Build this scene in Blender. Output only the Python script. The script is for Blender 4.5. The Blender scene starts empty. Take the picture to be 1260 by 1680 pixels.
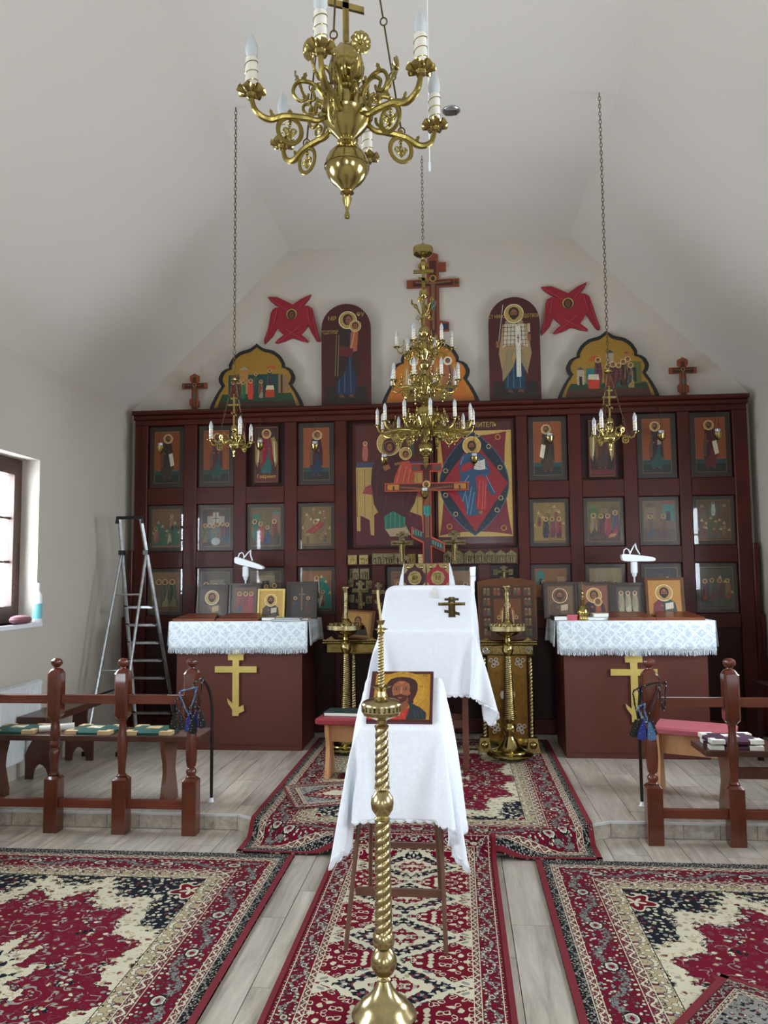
import bpy, math, random
from mathutils import Vector, Matrix
random.seed(11)
SC = bpy.context.scene
COL = SC.collection
PI = math.pi
R = math.radians
# ------------------------------------------------------------ camera
cam_d = bpy.data.cameras.new('camera'); cam = bpy.data.objects.new('camera', cam_d); COL.objects.link(cam)
cam_d.sensor_fit = 'VERTICAL'; cam_d.sensor_height = 36.0; cam_d.lens = 36.0 * 1310.0 / 1680.0
cam_d.clip_start = 0.05; cam_d.clip_end = 200
cam.matrix_world = (Matrix.Translation((0, 0, 1.5)) @ Matrix.Rotation(R(5.3), 4, 'Z') @
                    Matrix.Rotation(R(90 + 4.58), 4, 'X') @ Matrix.Rotation(-0.0094, 4, 'Z'))
SC.camera = cam
# ------------------------------------------------------------ world: bright overcast sky
W = bpy.data.worlds.new('overcast_sky'); SC.world = W; W.use_nodes = True
bg = W.node_tree.nodes['Background']
bg.inputs[0].default_value = (0.86, 0.94, 1.0, 1); bg.inputs[1].default_value = 14.0
SC.view_settings.view_transform = 'Standard'; SC.view_settings.look = 'None'
SC.view_settings.exposure = 1.3; SC.view_settings.gamma = 1.0; SC.view_settings.use_curve_mapping = False
SC.cycles.max_bounces = 10; SC.cycles.diffuse_bounces = 7; SC.cycles.glossy_bounces = 4
SC.cycles.transparent_max_bounces = 16; SC.cycles.sample_clamp_indirect = 6.0
XL, XR, CX = -3.15, 2.65, -0.245      # side walls and church axis
YB, YF = 7.45, -5.0                   # altar wall, entrance wall
SH = 0.09                             # altar platform height
WIN_L = [(4.42, 5.74), (1.2, 2.5), (-2.4, -1.1)]
WIN_R = [(4.42, 5.74), (1.2, 2.5), (-2.4, -1.1)]
WZ = (1.18, 2.40)
WIN_F = [(0.15, 1.05)]
def portal(name, loc, rot, sx, sy):
    l = bpy.data.lights.new(name, 'AREA'); l.shape = 'RECTANGLE'; l.size = sx; l.size_y = sy
    l.cycles.is_portal = True
    o = bpy.data.objects.new(name, l); o.location = loc; o.rotation_euler = rot; COL.objects.link(o)
for (a, b) in WIN_L: portal('window_portal', (XL - .26, (a + b) / 2, sum(WZ) / 2), (0, -PI / 2, 0), WZ[1] - WZ[0] + .1, b - a + .1)
for (a, b) in WIN_R: portal('window_portal', (XR + .26, (a + b) / 2, sum(WZ) / 2), (0, PI / 2, 0), WZ[1] - WZ[0] + .1, b - a + .1)
for (a, b) in WIN_F: portal('window_portal', ((a + b) / 2, YF - .26, 1.7), (PI / 2, 0, 0), b - a, 1.6)

# ------------------------------------------------------------ helpers
def lin(h):
    h = h.lstrip('#')
    if len(h) == 3: h = ''.join(c * 2 for c in h)
    out = []
    for i in (0, 2, 4):
        c = int(h[i:i + 2], 16) / 255
        out.append(c / 12.92 if c <= .04045 else ((c + .055) / 1.055) ** 2.4)
    return tuple(out) + (1.0,)

class MB:
    def __init__(s): s.v = []; s.f = []; s.c = []; s.fm = []
    def add(s, vs, fs, M=None, col=None, mi=0):
        b = len(s.v)
        for p in vs:
            s.v.append(tuple(M @ Vector(p)) if M is not None else tuple(p))
        for f in fs:
            s.f.append([b + i for i in f]); s.c.append(col); s.fm.append(mi)
        return s
    def box(s, x0, x1, y0, y1, z0, z1, M=None, ch=0.0, mi=0):
        if ch <= 0:
            v = [(x, y, z) for z in (z0, z1) for y in (y0, y1) for x in (x0, x1)]
            return s.add(v, [(0, 2, 3, 1), (4, 5, 7, 6), (0, 1, 5, 4), (2, 6, 7, 3), (0, 4, 6, 2), (1, 3, 7, 5)], M, mi=mi)
        # chamfer the four front edges (towards -y)
        v = [(x0, y1, z0), (x1, y1, z0), (x1, y1, z1), (x0, y1, z1), (x0, y0 + ch, z0), (x1, y0 + ch, z0), (x1, y0 + ch, z1), (x0, y0 + ch, z1),
             (x0 + ch, y0, z0 + ch), (x1 - ch, y0, z0 + ch), (x1 - ch, y0, z1 - ch), (x0 + ch, y0, z1 - ch)]
        f = [(0, 3, 2, 1), (0, 1, 5, 4), (1, 2, 6, 5), (2, 3, 7, 6), (3, 0, 4, 7), (4, 5, 9, 8), (5, 6, 10, 9), (6, 7, 11, 10), (7, 4, 8, 11), (8, 9, 10, 11)]
        return s.add(v, f, M, mi=mi)
    def tbox(s, x0, x1, y0, y1, z0, z1, t, M=None, mi=0):
        # box whose top face is inset by t (truncated pyramid)
        v = [(x0, y0, z0), (x1, y0, z0), (x1, y1, z0), (x0, y1, z0), (x0 + t, y0 + t, z1), (x1 - t, y0 + t, z1), (x1 - t, y1 - t, z1), (x0 + t, y1 - t, z1)]
        return s.add(v, [(3, 2, 1, 0), (4, 5, 6, 7), (0, 1, 5, 4), (1, 2, 6, 5), (2, 3, 7, 6), (3, 0, 4, 7)], M, mi=mi)
    def lathe(s, prof, n=24, M=None, lobes=0, amp=0, col=None, cap=True, twist=0):
        vs = []; fs = []
        for k, (r, z) in enumerate(prof):
            for i in range(n):
                a = 2 * PI * i / n
                rr = r * (1 + (amp * abs(math.cos(lobes * a / 2)) - amp / 2 if lobes else 0))
                vs.append((rr * math.cos(a), rr * math.sin(a), z))
        for k in range(len(prof) - 1):
            for i in range(n):
                j = (i + 1) % n
                fs.append((k * n + i, k * n + j, (k + 1) * n + j, (k + 1) * n + i))
        if cap:
            fs.append(tuple(reversed(range(n)))); fs.append(tuple(range((len(prof) - 1) * n, len(prof) * n)))
        return s.add(vs, fs, M, col)
    def rope(s, z0, z1, r0, r1, lobes=3, turns=6, amp=.18, n=24, steps=60, M=None):
        vs = []; fs = []
        for k in range(steps + 1):
            t = k / steps; z = z0 + (z1 - z0) * t; rb = r0 + (r1 - r0) * t
            for i in range(n):
                a = 2 * PI * i / n
                w = abs(math.sin((lobes * a - 2 * PI * turns * t) / 2))
                rr = rb * (1 - amp + amp * w ** .7)
                vs.append((rr * math.cos(a), rr * math.sin(a), z))
        for k in range(steps):
            for i in range(n):
                j = (i + 1) % n
                fs.append((k * n + i, k * n + j, (k + 1) * n + j, (k + 1) * n + i))
        fs.append(tuple(reversed(range(n)))); fs.append(tuple(range(steps * n, steps * n + n)))
        return s.add(vs, fs, M)
    def tube(s, path, r, n=8, closed=False, M=None, flat=1.0, col=None):
        P = [Vector(p) for p in path]; m = len(P)
        rs = r if isinstance(r, (list, tuple)) else [r] * m
        vs = []; fs = []; up = None
        for k in range(m):
            if closed: t = P[(k + 1) % m] - P[k - 1]
            else: t = P[min(k + 1, m - 1)] - P[max(k - 1, 0)]
            if t.length < 1e-9: t = Vector((0, 0, 1))
            t.normalize()
            if up is None:
                ref = Vector((0, 1, 0)) if abs(t.y) < .9 else Vector((1, 0, 0))
                up = (ref - t * ref.dot(t)).normalized()
            else:
                up = up - t * up.dot(t)
                up = up.normalized() if up.length > 1e-6 else t.orthogonal().normalized()
            sd = t.cross(up)
            for i in range(n):
                a = 2 * PI * i / n
                vs.append(P[k] + (up * math.cos(a) * flat + sd * math.sin(a)) * rs[k])
        for k in range(m if closed else m - 1):
            k2 = (k + 1) % m
            for i in range(n):
                j = (i + 1) % n
                fs.append((k * n + i, k * n + j, k2 * n + j, k2 * n + i))
        if not closed:
            fs.append(tuple(reversed(range(n)))); fs.append(tuple(range((m - 1) * n, m * n)))
        return s.add(vs, fs, M, col)
    def prism(s, poly, y0, y1, M=None, col=None, mi=0):
        # polygon in (x,z) extruded along y
        n = len(poly)
        a = sum(poly[i][0] * poly[(i + 1) % n][1] - poly[(i + 1) % n][0] * poly[i][1] for i in range(n))
        if a < 0: poly = poly[::-1]
        vs = [(p[0], y0, p[1]) for p in poly] + [(p[0], y1, p[1]) for p in poly]
        fs = [tuple(range(n)), tuple(reversed(range(n, 2 * n)))] + [(i, i + n, (i + 1) % n + n, (i + 1) % n) for i in range(n)]
        return s.add(vs, fs, M, col, mi)
    def ball(s, c, r, n=12, m=8, M=None, sz=1.0, col=None):
        prof = [(max(r * math.sin(PI * k / m), 1e-4), -r * sz * math.cos(PI * k / m)) for k in range(m + 1)]
        T = Matrix.Translation(c)
        return s.lathe(prof, n, (M @ T) if M is not None else T, cap=False, col=col)
    def build(s, name, mat, parent=None, loc=None, rot=None, sharp=35, kind=None, bevel=0):
        me = bpy.data.meshes.new(name)
        me.from_pydata(s.v, [], s.f)
        if any(c is not None for c in s.c):
            ca = me.color_attributes.new('Col', 'FLOAT_COLOR', 'CORNER')
            buf = []
            for poly, c in zip(s.f, s.c):
                c = c or (1, 1, 1, 1)
                for _ in poly: buf.extend(c)
            ca.data.foreach_set('color', buf)
        mats = mat if isinstance(mat, (list, tuple)) else [mat]
        for m_ in mats: me.materials.append(m_)
        if len(mats) > 1: me.polygons.foreach_set('material_index', s.fm)
        me.polygons.foreach_set('use_smooth', [True] * len(me.polygons))
        me.set_sharp_from_angle(angle=R(sharp))
        me.update()
        o = bpy.data.objects.new(name, me); COL.objects.link(o)
        if parent: o.parent = parent
        if loc: o.location = loc
        if rot: o.rotation_euler = rot
        if kind: o['kind'] = kind
        if bevel:
            b = o.modifiers.new('bevel', 'BEVEL'); b.width = bevel; b.segments = 2; b.limit_method = 'ANGLE'
        return o

def tag(o, label=None, cat=None, group=None, kind=None):
    if label: o['label'] = label
    if cat: o['category'] = cat
    if group: o['group'] = group
    if kind: o['kind'] = kind
    return o
def empty(name, loc=(0, 0, 0), rz=0, label=None, cat=None, group=None):
    o = bpy.data.objects.new(name, None); COL.objects.link(o); o.empty_display_size = .05
    o.location = loc; o.rotation_euler = (0, 0, rz)
    return tag(o, label, cat, group)
def copy_tree(o, parent=None):
    kids = [c for c in ALLKIDS(o)]
    c = o.copy(); COL.objects.link(c)
    if parent is not None: c.parent = parent
    for k in kids: copy_tree(k, c)
    return c
def ALLKIDS(o): return [c for c in COL.objects if c.parent == o]

# ------------------------------------------------------------ materials
def newmat(name):
    m = bpy.data.materials.new(name); m.use_nodes = True
    return m, m.node_tree, m.node_tree.nodes['Principled BSDF']
def mixc(nt, fac, a, b, mode='MIX'):
    n = nt.nodes.new('ShaderNodeMix'); n.data_type = 'RGBA'; n.blend_type = mode
    for sock, v in ((n.inputs[0], fac), (n.inputs[6], a), (n.inputs[7], b)):
        if hasattr(v, 'node'): nt.links.new(v, sock)
        else: sock.default_value = v
    return n.outputs[2]
def noise(nt, vec, scale, detail=3, rough=.5, dist=0):
    n = nt.nodes.new('ShaderNodeTexNoise'); n.inputs['Scale'].default_value = scale
    n.inputs['Detail'].default_value = detail; n.inputs['Roughness'].default_value = rough; n.inputs['Distortion'].default_value = dist
    if vec is not None: nt.links.new(vec, n.inputs['Vector'])
    return n.outputs[0]
def objvec(nt, scale=(1, 1, 1), rnd=True):
    tc = nt.nodes.new('ShaderNodeTexCoord'); mp = nt.nodes.new('ShaderNodeMapping'); mp.inputs['Scale'].default_value = scale
    nt.links.new(tc.outputs['Object'], mp.inputs[0])
    if rnd:
        oi = nt.nodes.new('ShaderNodeObjectInfo'); ml = nt.nodes.new('ShaderNodeMath'); ml.operation = 'MULTIPLY'; ml.inputs[1].default_value = 37.0
        nt.links.new(oi.outputs['Random'], ml.inputs[0]); cb = nt.nodes.new('ShaderNodeCombineXYZ')
        nt.links.new(ml.outputs[0], cb.inputs[0]); nt.links.new(ml.outputs[0], cb.inputs[2]); nt.links.new(cb.outputs[0], mp.inputs['Location'])
    return mp.outputs[0]
def ramp(nt, fac, stops, const=False):
    n = nt.nodes.new('ShaderNodeValToRGB'); cr = n.color_ramp
    if const: cr.interpolation = 'CONSTANT'
    while len(cr.elements) > 1: cr.elements.remove(cr.elements[0])
    cr.elements[0].position = stops[0][0]; cr.elements[0].color = stops[0][1]
    for p, c in stops[1:]:
        e = cr.elements.new(p); e.color = c
    nt.links.new(fac, n.inputs[0]); return n.outputs[0]
def bump(nt, h, strength, dist=.01):
    n = nt.nodes.new('ShaderNodeBump'); n.inputs['Strength'].default_value = strength; n.inputs['Distance'].default_value = dist
    nt.links.new(h, n.inputs['Height']); return n.outputs[0]
def simple(name, col, rough=.5, metal=0, var=.12, scale=12, bmp=0, bscale=60, spec=.5, coat=0, sheen=0):
    m, nt, b = newmat(name); c = lin(col)
    v = objvec(nt)
    lo = tuple(x * (1 - var) for x in c[:3]) + (1,); hi = tuple(min(1, x * (1 + var)) for x in c[:3]) + (1,)
    nt.links.new(mixc(nt, noise(nt, v, scale), lo, hi), b.inputs['Base Color'])
    b.inputs['Roughness'].default_value = rough; b.inputs['Metallic'].default_value = metal
    b.inputs['Specular IOR Level'].default_value = spec; b.inputs['Coat Weight'].default_value = coat; b.inputs['Coat Roughness'].default_value = .15
    b.inputs['Sheen Weight'].default_value = sheen
    if bmp: nt.links.new(bump(nt, noise(nt, v, bscale), bmp), b.inputs['Normal'])
    return m
def wood(name, dark, light, axis='Z', rough=.35, coat=.3, sc=1.0, knots=0):
    m, nt, b = newmat(name)
    s = {'Z': (14, 14, 1.2), 'X': (1.2, 14, 14), 'Y': (14, 1.2, 14)}[axis]
    v = objvec(nt, tuple(x * sc for x in s))
    n1 = noise(nt, v, 2.2, 5, .6, .6); n2 = noise(nt, objvec(nt, (3, 3, 3)), 1.5, 2)
    c = mixc(nt, n1, lin(dark), lin(light))
    c = mixc(nt, .35, c, ramp(nt, n2, [(.3, lin(dark)), (.7, lin(light))]))
    nt.links.new(c, b.inputs['Base Color'])
    b.inputs['Roughness'].default_value = rough; b.inputs['Coat Weight'].default_value = coat; b.inputs['Coat Roughness'].default_value = .12; b.inputs['Specular IOR Level'].default_value = .3
    nt.links.new(bump(nt, n1, .12, .004), b.inputs['Normal'])
    return m
def brassm(name, col, rough=.2, bmp=0, bscale=80, lo=.72, nsc=25):
    m, nt, b = newmat(name); v = objvec(nt); c = lin(col)
    n = noise(nt, v, nsc, 4)
    nt.links.new(ramp(nt, n, [(.35, tuple(x * lo for x in c[:3]) + (1,)), (.62, c)]), b.inputs['Base Color'])
    b.inputs['Metallic'].default_value = 1; b.inputs['Roughness'].default_value = rough
    if bmp: nt.links.new(bump(nt, noise(nt, v, bscale, 4), bmp, .004), b.inputs['Normal'])
    return m
M = {}
M['brass'] = brassm('polished_brass', 'b2a064', .17)
M['brass_pale'] = brassm('pale_brass', 'beae80', .24)
M['brass_cast'] = brassm('cast_brass', 'a89058', .34, .9, 160, .35, 110)
M['brass_old'] = brassm('aged_cast_metal', '8c8060', .4, 1.0, 180, .25, 120)
M['brass_dark'] = brassm('dark_chain_metal', '6b5c40', .4)
M['gold_flat'] = simple('gold_painted_wood', 'c8b264', .45, .35, .15, 40, .2, 200)
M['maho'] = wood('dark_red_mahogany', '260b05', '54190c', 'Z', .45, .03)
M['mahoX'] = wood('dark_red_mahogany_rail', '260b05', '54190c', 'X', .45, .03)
M['maho_dark'] = wood('dark_panel_mahogany', '1f0805', '32100a', 'Z', .5, .05)  # darker mahogany of the screen panels and the side table
M['rail'] = wood('varnished_red_wood', '3c180e', '703621', 'Z', .25, .6)
M['railX'] = wood('varnished_red_wood_rail', '4a1e12', '80402a', 'X', .28, .5)
M['benchX'] = wood('brown_bench_wood', '3a2019', '5e382b', 'X', .4, .3)
M['benchZ'] = wood('brown_bench_leg_wood', '4a2a20', '764838', 'Z', .4, .3)
M['pine'] = wood('light_pine', 'b07a4c', 'd9a878', 'Z', .5, .1)
M['bookwood'] = wood('reddish_stand_wood', '5c2c1c', '84482e', 'X', .4, .3)
M['desk'] = simple('red_brown_painted_board', '54251a', .5, 0, .22, 5, .1, 60)
M['wall'] = simple('white_plaster', 'c0b8ac', .85, 0, .03, 2, .08, 160)
M['ceil'] = simple('white_ceiling_plaster', 'cfc9c0', .9, 0, .02, 2, .04, 100)
M['white'] = simple('white_plastic', 'e8ecf0', .35, 0, .02)
M['rad'] = simple('white_radiator_enamel', 'e2e6e8', .35, 0, .03)
M['alu'] = brassm('brushed_aluminium', 'c4c8cc', .3)
M['black'] = simple('black_plastic', '141414', .4, 0, .1)
M['blackm'] = simple('black_iron', '2a2320', .35, .6, .1)
M['frame'] = wood('brown_window_wood', '3c2a24', '5a443a', 'Z', .5, .1)
M['cloth'] = None
M['red_velvet'] = simple('red_velvet', '8c1626', .8, 0, .25, 60, .3, 300, sheen=.6)
M['maroon_velvet'] = simple('maroon_velvet', '3c0a18', .8, 0, .25, 60, .3, 300, sheen=.5)
M['red_leather'] = simple('red_leatherette', '8e2f38', .45, 0, .12, 20, .2, 120)
M['pink_leather'] = simple('faded_red_leatherette', 'a8525c', .5, 0, .14, 20, .2, 120)
M['green'] = simple('dark_green_cloth', '12463c', .8, 0, .15, 60, .2, 300)
M['goldcloth'] = simple('gold_brocade', 'c4a878', .6, 0, .25, 90, .2, 300)
M['purple'] = simple('plum_cloth', '3e1430', .8, 0, .2, 60, .2, 300)
M['whitecloth'] = simple('white_patch_cloth', 'dcdccf', .8, 0, .08, 60, .2, 300)
M['greenbook'] = simple('green_book_cover', '14302c', .5, 0, .1)
M['paper'] = simple('paper', 'e4e2da', .7, 0, .05)
M['sleeve'] = simple('cream_candle_sleeve', 'e2ddd0', .4, 0, .03)
M['wax'] = simple('beeswax', 'c8b078', .45, 0, .05)
M['rededge'] = simple('red_carpet_binding', '6c0a1a', .9, 0, .15, 80)
M['pinkbox'] = simple('pink_box', 'b4525c', .4)
M['loaf'] = simple('dusky_pink_fabric', '7c5058', .8, 0, .15)
M['olive'] = simple('dark_icon_board', '2e231c', .4, 0, .2, 12, .1)
M['oldboard'] = wood('old_icon_board', '40220f', '6a3c1c', 'X', .35, .3)
M['steel'] = simple('pale_nosing_metal', 'd0d2d2', .35, .2)
def glassmat(name, tint=(1, 1, 1, 1), alpha=.03, rough=.02):
    m = bpy.data.materials.new(name); m.use_nodes = True; nt = m.node_tree; nt.nodes.clear()
    o = nt.nodes.new('ShaderNodeOutputMaterial'); t = nt.nodes.new('ShaderNodeBsdfTransparent'); g = nt.nodes.new('ShaderNodeBsdfGlossy')
    t.inputs[0].default_value = tint; g.inputs['Roughness'].default_value = rough
    fr = nt.nodes.new('ShaderNodeFresnel'); fr.inputs[0].default_value = 1.5
    ad = nt.nodes.new('ShaderNodeMath'); ad.operation = 'MULTIPLY_ADD'; ad.inputs[1].default_value = 1.6; ad.inputs[2].default_value = alpha - .05
    nt.links.new(fr.outputs[0], ad.inputs[0])
    ge = nt.nodes.new('ShaderNodeNewGeometry'); iv = nt.nodes.new('ShaderNodeMath'); iv.operation = 'SUBTRACT'; iv.inputs[0].default_value = 1.0
    nt.links.new(ge.outputs['Backfacing'], iv.inputs[1]); ml = nt.nodes.new('ShaderNodeMath'); ml.operation = 'MULTIPLY'; nt.links.new(ad.outputs[0], ml.inputs[0]); nt.links.new(iv.outputs[0], ml.inputs[1])
    mx = nt.nodes.new('ShaderNodeMixShader'); nt.links.new(ml.outputs[0], mx.inputs[0]); nt.links.new(t.outputs[0], mx.inputs[1]); nt.links.new(g.outputs[0], mx.inputs[2])
    nt.links.new(mx.outputs[0], o.inputs[0]); return m
M['glass'] = glassmat('icon_cover_glass')
M['pane'] = glassmat('window_glass', (.97, .98, 1, 1), .06)
def bulbmat():
    m, nt, b = newmat('frosted_bulb_glass')
    b.inputs['Base Color'].default_value = (.72, .76, .78, 1); b.inputs['Roughness'].default_value = .12
    b.inputs['Transmission Weight'].default_value = .35; b.inputs['Coat Weight'].default_value = .5
    return m
M['bulb'] = bulbmat()
def paintmat(name='icon_paint', rough=.38, coat=.15):
    m, nt, b = newmat(name)
    a = nt.nodes.new('ShaderNodeAttribute'); a.attribute_name = 'Col'
    n = noise(nt, objvec(nt, rnd=False), 60, 4, .6)
    c = mixc(nt, 1.0, a.outputs[0], ramp(nt, n, [(.3, (.72, .72, .72, 1)), (.65, (1, 1, 1, 1))]), 'MULTIPLY')
    nt.links.new(c, b.inputs['Base Color']); b.inputs['Roughness'].default_value = rough; b.inputs['Coat Weight'].default_value = coat
    b.inputs['Coat Roughness'].default_value = .1
    return m
M['paint'] = paintmat()
def clothmat():
    m, nt, b = newmat('white_damask_cloth')
    v = objvec(nt, rnd=False)
    w = noise(nt, v, 900, 2); w2 = noise(nt, v, 55, 3, .5, 1.5)
    nt.links.new(mixc(nt, ramp(nt, w2, [(.45, (0, 0, 0, 1)), (.55, (1, 1, 1, 1))]), (.80, .84, .90, 1), (.84, .875, .93, 1)), b.inputs['Base Color'])
    b.inputs['Roughness'].default_value = .75; b.inputs['Sheen Weight'].default_value = .3
    nt.links.new(bump(nt, mixc(nt, .8, w2, w), .10, .002), b.inputs['Normal'])
    return m
M['cloth'] = clothmat()
def damask():
    m, nt, b = newmat('pale_blue_brocade')
    tc = nt.nodes.new('ShaderNodeTexCoord'); mp = nt.nodes.new('ShaderNodeMapping'); mp.inputs['Scale'].default_value = (9, 9, 9); mp.inputs['Rotation'].default_value = (0, R(45), 0)
    nt.links.new(tc.outputs['Object'], mp.inputs[0])
    ck = nt.nodes.new('ShaderNodeTexVoronoi'); ck.feature = 'DISTANCE_TO_EDGE'; ck.inputs['Scale'].default_value = 1.6; ck.inputs['Randomness'].default_value = .12
    nt.links.new(mp.outputs[0], ck.inputs['Vector'])
    n = noise(nt, mp.outputs[0], 5, 4, .6, 1)
    f = ramp(nt, ck.outputs[0], [(.05, (1, 1, 1, 1)), (.12, (0, 0, 0, 1))])
    f2 = ramp(nt, n, [(.5, (0, 0, 0, 1)), (.56, (1, 1, 1, 1))])
    fm = mixc(nt, 1.0, f, f2, 'ADD')
    nt.links.new(mixc(nt, fm, (.50, .60, .66, 1), (.74, .80, .84, 1)), b.inputs['Base Color']); b.inputs['Roughness'].default_value = .6
    nt.links.new(bump(nt, fm, .2, .003), b.inputs['Normal'])
    return m
M['damask'] = damask()
def plankmat(name, tint):
    m, nt, b = newmat(name)
    v = objvec(nt, (10, 1.0, 10)); n1 = noise(nt, v, 2.0, 6, .65, .5)
    oi = nt.nodes.new('ShaderNodeObjectInfo')
    c = ramp(nt, n1, [(.28, lin(tint[0])), (.5, lin(tint[1])), (.72, lin(tint[2]))])
    k = ramp(nt, oi.outputs['Random'], [(0, (.86, .86, .87, 1)), (1, (1.0, 1.0, 1.0, 1))])
    nt.links.new(mixc(nt, 1.0, c, k, 'MULTIPLY'), b.inputs['Base Color'])
    b.inputs['Roughness'].default_value = .34
    nt.links.new(bump(nt, n1, .15, .003), b.inputs['Normal'])
    return m
M['tile'] = plankmat('grey_wood_look_tile', ('8e8579', 'b6ad9f', 'd0c7b9'))
M['grout'] = simple('grey_grout', '8a857c', .9, 0, .05)
# ------------------------------------------------------------ the room
def wall_with_openings(name, axis, pos, out, a0, a1, z0, z1, opens):
    b = MB()
    def bx(p, q, r, s):
        if q - p < 1e-4 or s - r < 1e-4: return
        lo, hi = min(pos, pos + out), max(pos, pos + out)
        if axis == 'X': b.box(lo, hi, p, q, r, s)
        else: b.box(p, q, lo, hi, r, s)
    cur = a0
    for (p, q, r, s) in sorted(opens):
        bx(cur, p, z0, z1); bx(p, q, z0, r); bx(p, q, s, z1); cur = q
    bx(cur, a1, z0, z1)
    return b.build(name, M['wall'], kind='structure')
KZ, TZ = 3.14, 4.68
wall_with_openings('wall_left', 'X', XL, -.22, YF - .22, YB + .3, -.2, KZ + .25, [(a, b, WZ[0], WZ[1]) for a, b in WIN_L])
wall_with_openings('wall_right', 'X', XR, .22, YF - .22, YB + .3, -.2, KZ + .25, [(a, b, WZ[0], WZ[1]) for a, b in WIN_R])
wall_with_openings('wall_back', 'Y', YB, .3, XL, XR, -.2, 5.0, [])
wall_with_openings('wall_front', 'Y', YF, -.22, XL, XR, -.2, 5.0, [(a, b, .9, 2.5) for a, b in WIN_F])
x1, x2 = -1.59, 1.10
b = MB(); th = .22
b.prism([(XL - .0, KZ), (x1, TZ), (x2, TZ), (XR, KZ), (XR, KZ + .35), (x2 + .1, TZ + .3), (x1 - .1, TZ + .3), (XL, KZ + .35)], YF, YB)
b.build('ceiling', M['ceil'], kind='structure')
b = MB(); b.box(XL, XR, YF, YB, -.16, -.014); floor = b.build('floor', M['grout'], kind='structure')
PW, PL = .197, .9
def plank_mesh(poly, t=.014):
    m = MB(); n = len(poly); ins = .0015
    cx = sum(p[0] for p in poly) / n; cy = sum(p[1] for p in poly) / n
    m.add([(p[0] - cx, p[1] - cy, -t) for p in poly] + [(p[0] - cx, p[1] - cy, 0) for p in poly],
          [tuple(reversed(range(n))), tuple(range(n, 2 * n))] + [(i, (i + 1) % n, (i + 1) % n + n, i + n) for i in range(n)])
    return m, cx, cy
std = {}
def plank(poly, z, parent, mat=None):
    key = tuple((round(p[0] - poly[0][0], 3), round(p[1] - poly[0][1], 3)) for p in poly)
    m, cx, cy = plank_mesh(poly)
    if key in std:
        o = bpy.data.objects.new('plank', std[key]); COL.objects.link(o)
    else:
        o = m.build('plank', M['tile']); std[key] = o.data
    o.parent = parent; o.location = (cx, cy, z)
random.seed(5)
nx = int((XR - XL) / PW) + 1
g = .0018
for i in range(nx):
    xa = XL + i * PW; xb = min(xa + PW, XR)
    off = [0, .3, .6][i % 3]
    y = .3 - PL + off
    while y < 4.9:
        ya, yb = max(y, .3), min(y + PL, 4.92)
        if yb - ya > .02: plank([(xa + g, ya + g), (xb - g, ya + g), (xb - g, yb - g), (xa + g, yb - g)], 0, floor)
        y += PL
b = MB(); b.box(XL, XR, YF, .3, -.014, 0); b.build('floor_slab', M['tile'], floor)
# altar platform with a bowed front step
FRONT = [(XL, 4.785), (-1.34, 4.785), (-1.0, 4.585), (-.70, 4.445), (.20, 4.445), (.50, 4.585), (.84, 4.785), (XR, 4.785)]
def fy(x):
    for (p, q) in zip(FRONT, FRONT[1:]):
        if p[0] <= x <= q[0]: return p[1] + (q[1] - p[1]) * (x - p[0]) / (q[0] - p[0])
    return 4.785
m = MB(); n = len(FRONT)
poly = FRONT + [(XR, YB), (XL, YB)]
m.add([(p[0], p[1] + .012, -.01) for p in FRONT] + [(XR, YB, -.01), (XL, YB, -.01)] + [(p[0], p[1] + .012, SH - .014) for p in FRONT] + [(XR, YB, SH - .014), (XL, YB, SH - .014)],
      [tuple(range(n + 2, 2 * n + 4))] + [(i, i + 1, i + n + 3, i + n + 2) for i in range(n + 1)])
plat = m.build('altar_platform', M['grout'], kind='structure')
kn = [p[0] for p in FRONT]
for i in range(nx):
    xa = XL + i * PW + g; xb = min(XL + i * PW + PW, XR) - g
    off = [0.2, .5, .8][i % 3]; ys = 4.785 - PL + off
    first = True
    while ys < YB:
        yb_ = min(ys + PL, YB) - g
        if first:
            if yb_ < max(fy(xa), fy(xb)) + .12: ys += PL; continue
            mid = [k for k in kn if xa + .004 < k < xb - .004]
            fr = [(x, fy(x) + .012) for x in [xa] + mid + [xb]]
            plank(fr + [(xb, yb_), (xa, yb_)], SH, plat); first = False
        else: plank([(xa, ys + g), (xb, ys + g), (xb, yb_), (xa, yb_)], SH, plat)
        ys += PL
random.seed(9)
for (p, q) in zip(FRONT, FRONT[1:]):
    d = Vector((q[0] - p[0], q[1] - p[1], 0)); Ls = d.length; k = max(1, round(Ls / .2)); a = math.atan2(d.y, d.x)
    for i in range(k):
        m = MB(); m.box(.0015, Ls / k - .0015, 0, .011, .002, SH - .011)
        o = m.build('riser_tile', M['tile'], plat, (p[0] + d.x * i / k, p[1] + d.y * i / k, 0), (0, 0, a))
    m = MB(); m.box(0, Ls, -.003, .012, SH - .010, SH + .002)
    m.build('nosing_strip', M['steel'], plat, (p[0], p[1], 0), (0, 0, a))
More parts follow.
